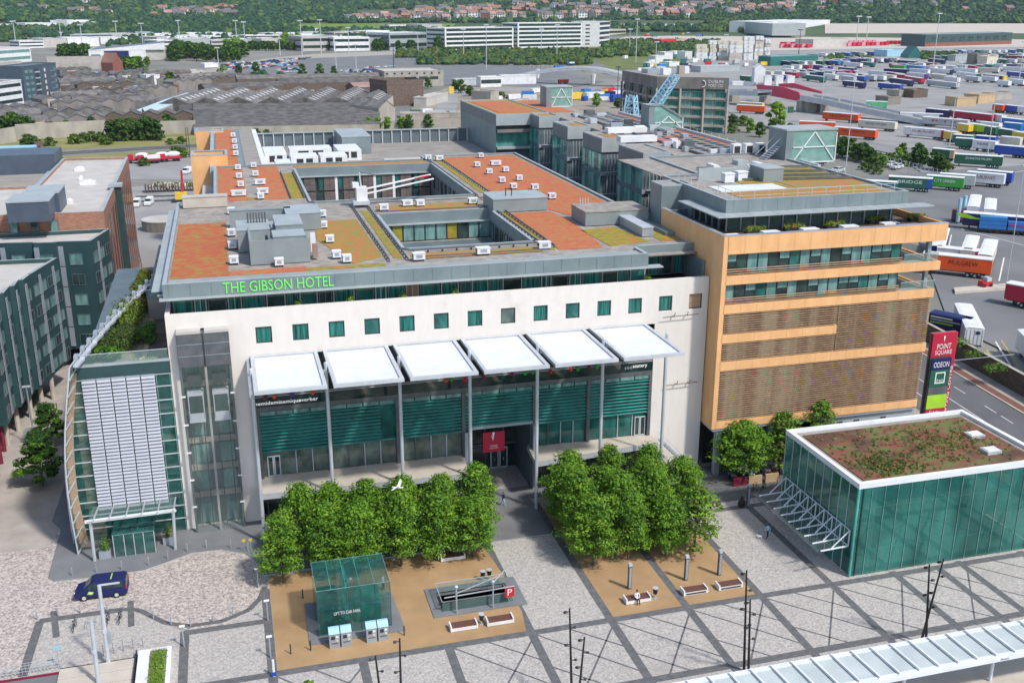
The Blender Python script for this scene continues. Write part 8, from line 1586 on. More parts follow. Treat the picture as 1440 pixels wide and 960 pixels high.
TL = [ # near to far; x1,y1,x2,y2,colour,end,text,textcolour,extra
 (1298, 355, 1396, 365, 'orange', None, 'MULGREW', 'black', 'with black lettering, beside the orange building balconies'),
 (1415, 397, 1475, 408, 'crimson', None, None, None, 'cut by the right picture edge, near the base of the tallest mast'),
 (1205, 252.5, 1262, 256, 'teal', None, None, None, 'nearest to the terracotta roof edge'),
 (1250, 247.5, 1312, 251, 'dgreen', 'blue', 'BRIDGE', 'sign_white', 'with large white lettering above the orange building roof corner'),
 (1303, 246, 1356, 250, 'green', None, 'CITY LINNEN', 'sign_white', 'right of the lettered dark green one'), (1322, 243.5, 1372, 247, 'silver', None, None, None, 'between the green and the white lettered ones'),
 (1360, 241, 1413, 245.5, 'whitep', None, 'McBURNEY', 'maroon', 'with red lettering in the nearest angled row'), (1374, 238, 1424, 242.5, 'blue', None, None, None, 'behind the white lettered one in the nearest angled row'),
 (1311, 208, 1342, 211, 'dgreen', 'sand', None, None, 'with a sandy end panel behind the fence'), (1343, 216, 1411, 220, 'dgreen', None, 'JOHNSONS MILLERS', 'sign_white', 'long, behind the fence with white lettering'),
 (1345, 193.5, 1368, 195, 'dgreen', None, None, None, 'short, left of the white one with red lettering'), (1368, 196, 1400, 199, 'whitep', None, 'McBURNEY', 'maroon', 'with red lettering in the second row'), (1399, 203, 1445, 207, 'blue', None, None, None, 'plain, at the right edge of the second row'),
 (1271, 178, 1329, 183, 'whitep', 'red', 'McBURNEY', 'crimson', 'with red end at the foot of the ramp'), (1329, 184, 1344, 186, 'yellow', None, None, None, 'short, beside the white one with the red end'),
 (1207, 168, 1259, 172, 'cream', None, 'RAND HULSEN', 'blue', 'with blue lettering beside the ramp'), (1157, 157, 1207, 161, 'orange', None, 'MULGREW', 'maroon', 'below the grey ramp, the highest of three'), (1124, 170, 1175, 172, 'orange', None, None, None, 'mostly behind the bushes, left'), (1173, 178, 1231, 183, 'orange', None, 'MULGREW', 'maroon', 'in front of the fence bushes'), (1036, 147, 1075, 149, 'orange', None, None, None, 'beside the port office under the viaduct'), (1040, 143, 1072, 145, 'yellow', None, None, None, 'behind the orange-red one under the viaduct'),
 (1218, 142, 1248, 143, 'mint', None, None, None, 'alone beside the ramp'), (1185, 113, 1214, 116, 'navy', None, None, None, 'alone on the open yard, left of the blue one'), (1235, 116, 1266, 119, 'blue', None, None, None, 'alone on the open yard'),
 (1133, 105, 1158, 108, 'teal', None, None, None, 'at the left of the open yard'), (1158, 103, 1175, 105.5, 'whitep', None, None, None, 'joined right of the teal one'), (1176, 102, 1203, 104, 'whitep', None, None, None, 'left of the dark maroon one'), (1203, 103, 1220, 104.4, 'maroon', None, None, None, 'between two white ones'), (1221, 99, 1247, 101, 'whitep', None, None, None, 'right of the dark maroon one, rear'),
 (1251, 109, 1281, 113, 'navy', None, None, None, 'in the middle cluster front'), (1272, 106.5, 1296, 110, 'crimson', None, None, None, 'in the middle cluster'), (1303, 112, 1345, 116.5, 'silver', None, None, None, 'largest pale one of the middle cluster'), (1247, 101, 1270, 104, 'maroon', None, None, None, 'in the middle cluster rear'), (1275, 101.5, 1302, 104, 'whitep', 'purple', None, None, 'with purple end in the middle cluster'), (1305, 103, 1340, 107, 'cream', None, None, None, 'behind the largest pale one'), (1345, 100.5, 1375, 104, 'whitep', 'dgreen', None, None, 'with dark green end, right of the cluster'), (1383, 104, 1412, 107, 'navy', 'yellow', None, None, 'with yellow end right of the middle cluster'), (1416, 100, 1445, 103, 'blue', None, None, None, 'at the right edge behind the thin mast'),
 (1243, 96, 1277, 97.5, 'navy', None, None, None, 'in the rear row left'), (1278, 96, 1305, 98, 'whitep', None, None, None, 'in the rear row, second'), (1306, 95.5, 1338, 98, 'whitep', 'navy', None, None, 'in the rear row with navy end'), (1340, 95, 1372, 97, 'whitep', None, None, None, 'in the rear row, middle right'), (1374, 94.5, 1404, 96, 'cream', None, None, None, 'in the rear row near the right'), (1406, 93, 1442, 95, 'whitep', None, None, None, 'in the rear row at the right edge'),
 (1262, 84, 1287, 86, 'navy', None, None, None, 'by the teal hut'), (1305, 82, 1327, 84, 'navy', None, None, None, 'right of the teal hut'), (1254, 91, 1272, 92, 'green', None, None, None, 'in the thin rear line'), (1273, 91, 1297, 93, 'azure', None, None, None, 'in the thin rear line'), (1307, 91, 1316, 92, 'yellow', None, None, None, 'tiny, in the thin rear line'), (1319, 92, 1345, 93, 'silver', None, None, None, 'in the thin rear line'), (1415, 78, 1445, 79, 'maroon', None, None, None, 'at the far right by the dock road'),
 (1186, 87, 1210, 89, 'whitep', None, None, None, 'left of the teal one by the brown wall'), (1210, 86.5, 1228, 88, 'teal', None, None, None, 'by the brown wall'), (1179, 94, 1201, 96, 'navy', None, None, None, 'with pale panels above the white row'), (1144, 91, 1168, 93, 'purple', None, None, None, 'at the upper left of the yard'), (1120, 97, 1135, 99, 'navy', None, None, None, 'at the left yard edge'), (1135, 97, 1150, 99.5, 'maroon', None, None, None, 'beside the navy one at the left yard edge'), (1152, 96, 1172, 98.5, 'whitep', 'crimson', None, None, 'with crimson end near the left yard edge'), (1100, 96, 1120, 98.5, 'cream', None, None, None, 'at the far left of the yard rows'), (1187, 80, 1210, 81.5, 'navy', None, None, None, 'beyond the brown wall'), (1213, 81, 1228, 82, 'maroon', None, None, None, 'small, beyond the brown wall'),
 (1266, 158, 1326, 160.5, 'whitep', 'navy', None, None, 'long, with navy end right of the ramp'), (1302, 152, 1334, 155, 'navy', None, None, None, 'behind the long white one with navy end'), (1338, 155, 1366, 158, 'crimson', None, None, None, 'left one of the joined pair'), (1366, 158, 1394, 161, 'crimson', None, None, None, 'right one of the joined pair'), (1396, 146, 1411, 147.5, 'orange', None, None, None, 'short, left of the blue one on the upper right'), (1412, 147, 1430, 149, 'blue', None, None, None, 'upper right, between orange and white'), (1431, 149, 1460, 152, 'whitep', None, None, None, 'upper right at the picture edge'),
 (1297, 164, 1361, 169, 'silver', None, 'RTS', 'crimson', 'long, with red lettering'), (1396, 160, 1409, 162, 'whitep', None, None, None, 'short, right of the crimson pair'), (1409, 165, 1445, 169, 'azure', None, None, None, 'below the white one at the right edge'), (1347, 173, 1362, 175, 'yellow', None, None, None, 'pale, left of the lime one'), (1362, 173, 1384, 176, 'lime', None, None, None, 'alone in the rows'), (1384, 176.5, 1401, 179, 'dgreen', None, None, None, 'right of the lime one'), (1404, 180, 1424, 183, 'dgreen', None, None, None, 'left of the yellow one at the right edge'), (1424, 184, 1450, 188, 'yellow', None, None, None, 'at the right picture edge'),
 (1318, 347, 1379, 353, 'whitep', 'magenta', None, None, 'behind the lettered orange-red one'), (1431, 462, 1470, 500, 'whitep', None, None, None, 'cut by the right edge beside the brown wall'),
]
for (x1, y1, x2, y2, c_, en, tx, tc, ex) in TL: trailer(x1, y1, x2, y2, c_, '%s trailer %s' % (cn[c_], ex), 'whitep', en, tx, tc or 'sign_white')
# trailers seen end-on (pointing away)
for (x1, y1, x2, y2, c_, lb, en) in ((1371, 353, 1378, 331.5, 'cream', 'white-roofed trailer seen end-on beside the lettered orange one, left of two', 'crimson'), (1396, 359, 1404, 337, 'cream', 'white-roofed trailer with cream doors seen end-on, right of two', None), (1377, 291, 1381, 274, 'whitep', 'white-roofed trailer seen end-on behind the dark blue tanker, left of two', None), (1401, 295, 1402, 279, 'whitep', 'white-roofed trailer seen end-on behind the dark blue tanker, right of two', None), (1385, 462, 1367, 427, 'whitep', 'white trailer with ribbed rear doors backing onto the brown stone wall', None), (1329, 347, 1336, 320, 'navy', 'navy trailer seen end-on behind the orange building balcony', None)):
    t = trailer(x1, y1, x2, y2, c_, lb)
    if 'ribbed' in lb:
        L = 11
        m = M()
        ob = [o for o in t.children if o.name.startswith('body')][0]; xs = [v.co.x for v in ob.data.vertices]; x0 = min(xs)
        for k in range(5): m.box(x0-.06, -1.3+.62*k, 1.4, x0-.02, -1.24+.62*k, 4.3, 'silver')
        m.box(x0-.08, -1.4, 1.25, x0-.02, 1.4, 1.6, 'mid_metal'); m.box(x0-.08, -.9, 3.5, x0-.03, -.2, 4.0, 'navy'); m.box(x0-.5, -1.2, .5, x0-.1, 1.2, .7, 'whitep'); obj('rear_door', m, t, True)
t = trailer(1312, 440, 1358, 449, 'navy', 'navy blue board-sided trailer with white lines of writing above the red totem', 'navy'); 
for o in list(t.children):
    if o.name.startswith('body'): xs = [v.co.x for v in o.data.vertices]; x0, x1 = min(xs), max(xs)
m = M()
for i, (z, a, b, c_) in enumerate(((3.9, .05, .6, 'sign_white'), (3.4, .05, .8, 'silver'), (2.9, .05, .62, 'lime'), (1.7, .1, .3, 'silver'))): m.box(x0+(x1-x0)*a, -1.56, z, x0+(x1-x0)*b, -1.53, z+.25, c_)
for k in range(4): m.box(x1-.7, -1.56, 1.5+.75*k, x1-.1, -1.53, 1.9+.75*k, 'sign_white')
obj('marking', m, t, True)
# dark blue tanker, blue bale load, cab
t = trailer(1355, 298, 1450, 306, 'navy', 'long dark blue curved tanker with a lime swoosh', 'whitep', zt=4.6); m = M(); m.poly([(-10, -1.57, 4.2), (-7.5, -1.57, 4.2), (-5, -1.57, 3.4), (-1, -1.57, 3.0), (-6, -1.57, 2.9), (-8.6, -1.57, 3.2)], 'lime'); obj('marking', m, t, True)
p = at(1348, 312); tag(place('truck_cab', M().box(-1.5, -1.3, .8, 1.5, 1.3, 3.4, 'maroon').box(-1.52, -1, 2, -1.5, 1, 3, 'glass_dark').box(-1.4, -1.3, .1, 1.4, 1.3, .8, 'black').tube((-2, -2, .5), (-2, -2, 7), .5, 'skyblue', 8).tube((2, 1, .5), (2, 1, 7), .5, 'skyblue', 8).mesh('truck_cab'), p, 0), 'brown-red tractor unit with two pale blue drums in front of the dark blue tanker', 'lorry cab')
t = thing('flatbed_load', 'flatbed stacked with bright blue wrapped bales before the dark blue tanker', 'flatbed', tuple(at(1396, 330))); f = Fr(1374, 327, 1470, 334); m = M(); f.box(m, 0, 0, .9, f.L, 2.6, 1.2, 'dark_metal'); obj('chassis', m, t)
for k in range(3): m = M(); f.box(m, .3, .1, 1.22+1.05*k, f.L*.42, 2.5, 2.2+1.05*k, 'azure'); obj('bale', m, t)
m = M(); f.box(m, f.L*.44, .1, 1.22, f.L*.95, 2.5, 3.4, 'azure'); f.box(m, f.L*.45, .02, 2.3, f.L*.9, .08, 2.7, 'crimson'); obj('bale', m, t); m = M()
for a in (.2, .3, .6, .7, .8): p = Vector(f.P(f.L*a, 0, .45)); m.tube(p, p+f.n*.4, .45, 'black', 8)
obj('wheel', m, t)
# far red trailer rows, small yard vehicles
rn = random.Random(31); k = 0; RC = []
for i in range(18):
    x = 1100+3.5*i if i < 14 else 1160; y = 66+1.2*math.sin(i)
for i, (x, y, c_) in enumerate([(1101+7.5*j, 64.5, 'pink' if j % 2 else 'crimson') for j in range(6)]+[(1100+7.5*j, 67.5, 'crimson' if j % 2 else 'pink') for j in range(6)]+[(1194+6.6*j, 65.5-.2*j, 'crimson' if j % 3 else 'pink') for j in range(9)]+[(1196+6.6*j, 62.5-.2*j, 'pink') for j in range(6)]+[(1250+6*j, 62.5, 'red') for j in range(4)]+[(1258+7*j, 47+.1*j, 'crimson' if j % 3 else 'maroon') for j in range(13)]+[(1260+7*j, 50, 'maroon') for j in range(5)]):
    p = at(x, y); RC.append(solo('container', M().box(-5.8, -1.4, .3, 5.8, 1.4, 5.2, c_).box(-5.9, -1.45, 5.2, 5.9, 1.45, 5.35, 'pink' if i % 2 else c_).xf(tuple(p), .5), 'crimson or pink container in the far red rows of the port', 'container', 'far rows of red containers'))
rank(RC, 'crimson or pink container in the far red rows')
cl = ['whitep', 'silver', 'blue', 'red', 'navy', 'whitep', 'black', 'silver', 'skyblue', 'whitep']
for (x0, y0, x1, y1, n, rws, dy) in ((312, 91, 345, 88, 9, 5, 2.6), (350, 90, 412, 84.5, 15, 5, 2.3), (380, 86, 436, 82.3, 12, 2, 1.3), (392, 99, 424, 97, 8, 3, 2.5), (480, 100.5, 540, 99.5, 14, 2, 3), (516, 96.5, 552, 94, 8, 1, 2), (316, 97, 336, 96, 5, 1, 1)):
    for r in range(rws):
        for i in range(n):
            if rn.random() < .12: continue
            c_ = rn.choice(cl); carT(x0+(x1-x0)*i/(n-1)+r*1.5, y0+(y1-y0)*i/(n-1)+r*dy*.75, c_, '%s car in the far car compound' % cn.get(c_, 'black'), rz=.9+rn.uniform(-.1, .1), grp='cars in the far compound', sc=1.15)
for i in range(70):
    x, y = rn.choice([(rn.uniform(890, 1000), rn.uniform(45, 50)), (rn.uniform(870, 1010), rn.uniform(78, 104)), (rn.uniform(900, 1100), rn.uniform(88, 96)), (rn.uniform(1050, 1180), rn.uniform(50, 54)), (rn.uniform(800, 872), rn.uniform(128, 146)), (rn.uniform(1300, 1440), rn.uniform(42, 46)), (rn.uniform(900, 1090), rn.uniform(46, 52))])
    c_ = rn.choice(['whitep', 'whitep', 'blue', 'navy', 'red', 'azure', 'silver', 'yellow', 'whitep', 'teal']); p = at(x, y); L = rn.uniform(2.5, 6.5)
    solo('yard_unit', M().box(-L, -1.4, .4, L, 1.4, rn.uniform(2.6, 4.6), c_).box(-L, -1.2, 0, -L+.8, 1.2, .4, 'black').box(L-.8, -1.2, 0, L, 1.2, .4, 'black').xf(tuple(p), rn.uniform(-.5, 1)), 'small %s box unit parked in the busy port yard' % cn[c_], 'container', 'small units in the port yard')
for (px, py, c_, lb) in ((1252, 234, 'whitep', 'white car among the bushes beyond the orange building roof, left'), (1261, 237, 'whitep', 'white van-like car among the bushes beyond the orange building roof, right'), (1216, 224, 'black', 'dark car between hedges right of the large glass stair box'), (1178, 242, 'silver', 'silver car behind the roof edge below the glass stair box'), (1152, 232, 'black', 'dark green car right beside the glass stair box')): carT(px, py, c_, lb, rz=.4, grp='cars by the yard fence', sc=1.3)
for (px, py, c_, lb) in ((802, 92, 'blue', 'blue and white lorry on the curving road behind the bridge'), (786, 98, 'azure', 'blue lorry crossing the slim white bridge'), (792, 118, 'red', 'red machine under the slim white bridge')): p = at(px, py, 9 if py == 98 else 0); tag(place('truck', truckmesh(c_, c_ if c_ != 'blue' else 'whitep', 8).mesh('truck'), p, .2), lb, 'lorry')
XT = []
for (xa, ya, xb, yb, n, dxx) in ((1105, 101, 1180, 98, 7, 16), (1185, 107, 1240, 104, 5, 17), (1300, 92, 1440, 89, 11, 13), (1225, 105.5, 1260, 104, 3, 14), (1250, 88.5, 1300, 87.5, 5, 12), (1100, 91.5, 1140, 90, 4, 12), (1380, 84, 1440, 82, 6, 11), (1160, 83, 1250, 81, 9, 11), (1310, 78, 1440, 74, 12, 10), (1100, 86, 1180, 84.5, 8, 11), (1330, 108, 1382, 106, 3, 18), (1400, 112, 1440, 110, 3, 18), (1040, 106, 1100, 105, 5, 14), (1060, 100, 1100, 99, 4, 12), (1380, 171, 1440, 173, 3, 25), (1340, 188, 1440, 193, 4, 28), (1150, 74, 1240, 72, 9, 10), (1300, 70.5, 1440, 68.5, 13, 10)):
    for i in range(n):
        x = xa+(xb-xa)*i/max(1, n-1)+rn.uniform(-2, 2); y = ya+(yb-ya)*i/max(1, n-1)+rn.uniform(-.6, .6); XT.append(trailer(x, y, x+dxx, y+dxx*.09, rn.choice(['whitep', 'whitep', 'whitep', 'silver', 'cream', 'navy', 'blue', 'whitep', 'teal', 'crimson', 'azure', 'dgreen']), '', grp='rows of parked trailers')); XT[-1]['c'] = XT[-1].children[0].data.materials[0].name
for c_ in set(o['c'] for o in XT):
    rank([o for o in XT if o['c'] == c_], '%s trailer in the crowded back rows of the yard' % cn[c_])
for o in XT: del o['c']
for (x, y, c_) in ((700, 142, 'whitep'), (712, 146, 'steel'), (722, 140, 'whitep'), (734, 146, 'concrete'), (745, 141, 'whitep'), (690, 150, 'concrete_light'), (742, 134, 'azure'), (752, 131, 'whitep'), (728, 150, 'silver'), (716, 152, 'dark_metal'), (812, 138, 'whitep'), (826, 133, 'azure'), (822, 142, 'blue'), (838, 136, 'silver'), (850, 132, 'yellow'), (858, 138, 'navy'), (866, 134, 'whitep'), (846, 142, 'whitep'), (585, 160, 'teal'), (600, 164, 'whitep'), (612, 165, 'silver'), (636, 163, 'steel'), (648, 118, 'whitep'), (665, 117, 'steel_light')):
    p = at(x, y); w1, h1 = rn.uniform(2, 5), rn.uniform(1.8, 4.2); tag(place('depot_unit', M().box(-w1, -1.3, .3, w1, 1.3, h1, c_).box(-w1, -1, 0, -w1+.6, 1, .3, 'black').box(w1-.6, -1, 0, w1, 1, .3, 'black').mesh('depot_unit'), p, rn.uniform(-.6, .8)), '%s unit on the waste ground beyond the office wing, near picture column %d' % (cn.get(c_, 'grey'), x), 'container', 'units on the waste ground')
for i, (x1, y1, x2, y2, yt, c_) in enumerate(((676, 123, 705, 122, 109, 'whitep'), (705, 119, 754, 118, 107, 'whitep'), (640, 120, 676, 119, 112, 'steel_light'), (663, 148, 690, 150, 128, 'concrete'), (563, 166, 655, 165, 160, 'concrete'), (600, 150, 630, 142, 138, 'roof_light'))): fbox('site_cabin', '%s site building on the waste ground, %s in order from the back' % (cn.get(c_, 'grey'), ORD[i]), 'cabin', x1, y1, x2, y2, yt, 8, c_, 'roof_light', 1 if i == 0 else 0)
p = at(635, 132); solo('yellow_sign', M().box(p.x-1.6, p.y, 0, p.x+1.6, p.y+.5, 4.6, 'yellow'), 'bright yellow panel standing on the waste ground', 'sign')
sheet('site_track', pxs([(610, 165), (618, 140), (632, 128), (760, 122), (760, 126), (645, 134), (640, 165)]), -.01, 'asphalt_light')
# ============================================================ stone wall beside the road, gantry sign lamp
f = Fr(1342, 512, 1500, 596); 
A = off(rl, -4.2); m = M()
for i in range(len(A)-1): m.prism([A[i], A[i+1], (A[i+1][0]+.7, A[i+1][1]), (A[i][0]+.7, A[i][1])], 0, 3.4, 'brick_brown', 'concrete')
solo('stone_wall', m, 'long dark stone wall between the road and the trailer yard', 'wall')
rn = random.Random(6)
for i, (px, py) in enumerate(((1372, 497), (1400, 515), (1352, 480))):
    p = at(px, py, 3.4); m = M()
    for k in range(4): leafball(m, (p.x+rn.uniform(-1, 1), p.y+rn.uniform(-1, 1), 3.2), .9, .9, .7, 90, .2, ['leaf', 'leaf_olive'], rn)
    solo('wall_shrub', m, 'green shrub growing over the dark stone wall, %s' % ('middle one', 'right one', 'left one nearest the totem')[i], 'shrub')
p = at(1318, 580); solo('lamp_post', M().tube((p.x, p.y, 0), (p.x, p.y, 9.5), .12, 'dark_metal', 6).bar((p.x, p.y, 8), (p.x+12, p.y, 8), .06, .06, 'steel_light'), 'dark lamp post with a long thin wire right of the red totem', 'lamp')
p = at(1384, 408); m = M(); m.prism([(p.x-8, p.y-1), (p.x+8, p.y-1), (p.x+8, p.y+2), (p.x-6, p.y+2)], -.02, .5, 'concrete_light'); solo('traffic_island', m, 'pale kerbed island beside the tall mast in the yard', 'island')
p = at(1385, 402, .5); solo('small_tractor', M().box(p.x-1.2, p.y-.8, .5, p.x+1.2, p.y+.8, 1.6, 'red').box(p.x-.2, p.y-.7, 1.6, p.x+.9, p.y+.7, 2.4, 'steel_light').tube((p.x-.8, p.y-.95, .8), (p.x-.8, p.y-.75, .8), .4, 'black', 8).tube((p.x+.8, p.y-.95, .8), (p.x+.8, p.y-.75, .8), .4, 'black', 8), 'small red machine standing on the kerbed island', 'machine')
for i, (px, py) in enumerate(((1388, 318), (1416, 340), (1436, 250))): pass
# yard fence
f = Fr(1165, 213, 1345, 262); m = M(); k = 0
while k < f.L: p = Vector(f.P(k, 0, 0)); m.bar(p, p+Vector((0, 0, 4)), .14, .14, 'steel'); k += 2.4
for z in (1.3, 2.6, 3.9): m.bar(f.P(0, 0, z), f.P(f.L, 0, z), .07, .07, 'steel')
solo('yard_fence', m, 'tall grey mesh fence between the bushes and the trailer yard', 'fence')
f = Fr(560, 83, 840, 100); m = M(); k = 0
while k < f.L: p = Vector(f.P(k, 0, 0)); m.bar(p, p+Vector((0, 0, 3.5)), .3, .3, 'mid_metal'); k += 6
m.bar(f.P(0, 0, 3.4), f.P(f.L, 0, 3.4), .2, .2, 'mid_metal'); solo('compound_fence', m, 'long dark fence behind the empty car compound', 'fence')
# yard lines
m = M()
for (a, b) in (((1333, 352), (1338, 330)), ((1405, 395), (1412, 362)), ((1240, 270), (1330, 262)), ((1330, 262), (1440, 240)), ((1400, 480), (1440, 545)), ((1410, 418), (1440, 426)), ((1345, 320), (1440, 345))):
    p, q = at(*a, 0), at(*b, 0); d = (q-p).normalized(); n = Vector((-d.y, d.x, 0))*.14; m.poly([(v.x, v.y, .0) for v in (p-n, q-n, q+n, p+n)], 'paint')
struct('yard_markings', m)
m = M()
for (a, b) in (((1388, 492), (1410, 540)), ((1408, 478), (1437, 522))):
    p, q = at(*a, 0), at(*b, 0); d = (q-p).normalized(); n = Vector((-d.y, d.x, 0))*.1; m.poly([(v.x, v.y, .0) for v in (p-n, q-n, q+n, p+n)], 'paint_yellow')
struct('yard_markings', m)
sheet('curving_road', pxs([(760, 80), (790, 82), (830, 92), (850, 104), (866, 104), (846, 90), (810, 79), (770, 76)]), .02, 'asphalt_mid')
sheet('curving_road', pxs([(880, 60), (900, 66), (940, 76), (948, 72), (905, 60), (884, 56)]), .03, 'asphalt_mid')
# ============================================================ mid-distance trees and bushes
FT = [treemeshes(40, 3.4, 8, 1.5, 14, 60, .75, ('leaf_dark', 'leaf', 'leaf_dark'), .25), treemeshes(41, 3.8, 7.5, 1.2, 14, 60, .8, ('leaf_dark', 'leaf_olive', 'leaf_dark'), .25), treemeshes(42, 3.2, 7, 1.2, 12, 60, .7, ('leaf', 'leaf_light', 'leaf'), .25), treemeshes(43, 3.8, 5, .6, 12, 60, .7, ('leaf_olive', 'leaf', 'leaf_dark'), .2)]
def mt(px, py, k, s_, lab, grp=None, name='tree'):
    p = at(px, py); o = tree_from(FT[k], name, tuple(p), lab, rz=rn.uniform(0, 6), sc=s_, group=grp); return o
bush = [(1054, 186, 2, .9), (1068, 192, 0, .8), (1030, 178, 1, .8), (1045, 176, 3, .9), (1030, 186, 3, .8), (1130, 200, 2, 1.0), (1142, 205, 2, 1.1), (1153, 212, 2, 1.0), (1120, 196, 2, .9), (1158, 222, 0, .8), (1175, 218, 0, .9), (1185, 222, 0, 1.0), (1196, 221, 0, .9), (1206, 226, 1, .9), (1214, 224, 0, .8), (1222, 229, 1, .8), (1232, 232, 3, .9), (1240, 236, 2, .7), (1250, 228, 3, .7), (1262, 225, 2, .7), (1268, 222, 0, .7), (1290, 232, 0, 1.0), (1296, 234, 0, .8), (1312, 238, 0, .8), (1320, 240, 1, .8), (1328, 241, 3, .8), (1275, 232, 3, .8), (1186, 213, 1, .8), (1110, 192, 1, .8), (1166, 226, 3, .6), (1215, 238, 3, .5), (1225, 241, 3, .5), (1233, 244, 3, .5)]
rank([mt(px, py, k, s_, '', 'bushes along the yard fence', 'bush') for (px, py, k, s_) in bush], 'leafy bush along the trailer yard fence')
mt(1090, 180, 2, 1.75, 'large round bright green tree beside the viaduct', None); mt(839, 150, 2, 1.1, 'green tree right of the farthest glass stair box'); mt(868, 152, 1, .8, 'darker small tree left of the blue crane')
mt(240, 124, 0, 1.35, 'single dark green tree in the middle of the left estate')
for i, (px, py, k, s_) in enumerate(((425, 108, 0, 1.25), (450, 108, 0, 1.25), (470, 107, 0, 1.0), (336, 103, 1, 1.0), (360, 102, 0, 1.1))): mt(px, py, k, s_, 'round green tree at the edge of the car compound, %s of five' % ORD[i], 'round trees by the compound')
railb = [(8, 189, 1, 1.1), (20, 188, 0, 1.2), (32, 188, 1, 1.1), (42, 189, 0, 1.0), (72, 187, 1, .7), (95, 185, 1, .7), (130, 182, 1, .8), (236, 184, 0, .95), (244, 183, 1, .8), (40, 206, 3, 1.0), (48, 207, 3, .9), (70, 205, 3, .7), (105, 202, 3, .8), (118, 200, 3, .8), (130, 198, 3, .8), (142, 199, 3, .8), (160, 198, 1, 1.2), (172, 198, 1, 1.3), (184, 197, 1, 1.3), (196, 197, 1, 1.2), (208, 197, 1, 1.4), (220, 197, 1, 1.2), (150, 203, 3, .8), (240, 203, 3, .5), (255, 202, 3, .6), (248, 220, 3, .8), (258, 221, 3, .7), (203, 233, 3, .6), (520, 182, 2, .8), (532, 182, 2, .8), (545, 181, 2, .8), (565, 181, 2, .8), (575, 181, 0, .8), (602, 180, 0, .8), (505, 183, 3, .8), (360, 190, 3, .6), (375, 190, 3, .5), (602, 124, 0, .9), (640, 128, 0, .9), (648, 131, 0, 1.1), (660, 135, 1, .9), (690, 140, 3, 1.0), (705, 141, 3, 1.0), (500, 110, 1, .7), (518, 111, 1, .8)]
rank([mt(px, py, k, s_, '', 'bushes along the railway', 'bush') for (px, py, k, s_) in railb], 'dark green bush along the railway wall and old sheds')
CT = []
for i in range(34): CT.append(mt(355+i*4.4+rn.uniform(-1, 1) if i < 26 else 250+i*3.5, 71+rn.uniform(-.3, .3) if i < 26 else 70, 0, rn.uniform(1.0, 1.5), '', 'clipped tree row before the far offices'))
rank(CT, 'dark round tree in the clipped row before the far offices')
park = [(rn.uniform(240, 345), rn.uniform(80, 87), 0, rn.uniform(1.5, 2.3)) for _ in range(34)]+[(rn.uniform(80, 125), rn.uniform(80, 84), 0, rn.uniform(1.5, 2)) for _ in range(14)]+[(rn.uniform(320, 336), rn.uniform(72, 82), 2, 2.4) for _ in range(5)]+[(rn.uniform(398, 425), rn.uniform(60, 66), 2, 2.2) for _ in range(6)]+[(rn.uniform(172, 215), rn.uniform(93, 98), rn.choice([0, 2]), 1.3) for _ in range(12)]+[(rn.uniform(595, 625), rn.uniform(66, 72), 0, 2.2) for _ in range(9)]+[(rn.uniform(518, 540), rn.uniform(68, 72), 0, 1.8) for _ in range(7)]+[(rn.uniform(540, 596), rn.uniform(69, 72), 0, 1.6) for _ in range(8)]
rank([mt(px, py, k, s_, '', 'trees before the far business park') for (px, py, k, s_) in park], 'tall dark green tree before the far business park')
# verge scrub as one mass, far woods as one mass
def puffs(name, zones, kind_lab, mats, seed, zfun=True, nu=7, nv=4):
    rnd = random.Random(seed); m = M()
    for (x0, x1, y0, y1, n, r0, r1) in zones:
        for _ in range(n):
            px, py = rnd.uniform(x0, x1), rnd.uniform(y0, y1); p = gp(px, py); r = rnd.uniform(r0, r1); k = len(m.v); mt_ = rnd.choice(mats); a0 = rnd.uniform(0, 6)
            m.ball((p.x, p.y, p.z+r*.55), r, r, r*.8, mt_, nu, nv)
            for i in range(k, len(m.v)): x, y, z = m.v[i]; j = 1+rnd.uniform(-.25, .25); m.v[i] = (p.x+(x-p.x)*j, p.y+(y-p.y)*j, p.z+(z-p.z)*j)
    o = struct(name, m, 'stuff'); tag(o, kind_lab, 'trees'); return o
puffs('far_woods', [(-20, 1460, -3, 9, 1500, 8, 15), (-20, 480, 0, 20, 1500, 7, 13), (-20, 500, 18, 34, 900, 6, 10), (-20, 240, 40, 50, 420, 4, 7), (100, 420, 30, 42, 420, 5, 8), (480, 720, 0, 14, 400, 7, 12), (620, 1460, 8, 24, 900, 6, 11), (1000, 1460, 22, 33, 700, 5, 8), (840, 1050, 38, 46, 120, 5, 9), (840, 1060, 24, 29, 160, 5, 8), (0, 640, 44, 49, 420, 5, 9), (30, 620, 50, 58, 190, 4, 8), (150, 620, 59, 66, 130, 4, 7), (100, 300, 100, 125, 26, 2, 4), (300, 420, 98, 118, 14, 2, 4), (480, 860, 30, 33, 200, 5, 8)], 'dark green far woods covering the rising land under the horizon', ['leaf_far', 'leaf_far', 'leaf_far2', 'leaf_far'], 51)
puffs('verge_scrub', [(560, 860, 75, 82, 420, 3, 5.5), (590, 830, 82, 92, 500, 3, 5), (850, 1010, 60, 80, 700, 3, 5.5), (990, 1046, 33, 45, 120, 7, 10), (1160, 1230, 82, 88, 20, 3, 4), (1296, 1345, 76, 84, 160, 2, 3.5), (0, 26, 48, 60, 60, 5, 8)], 'bright green scrub on the verges behind the car compound', ['leaf_far2', 'leaf_olive', 'leaf_far', 'leaf_far2'], 52)
def slope_sheet(name, xs, ys, m):
    o = M()
    for i in range(len(xs)-1):
        for j in range(len(ys)-1):
            P = [gp(xs[i], ys[j]), gp(xs[i+1], ys[j]), gp(xs[i+1], ys[j+1]), gp(xs[i], ys[j+1])]; o.poly([(p.x, p.y, p.z+.9) for p in P], m)
    struct(name, o)
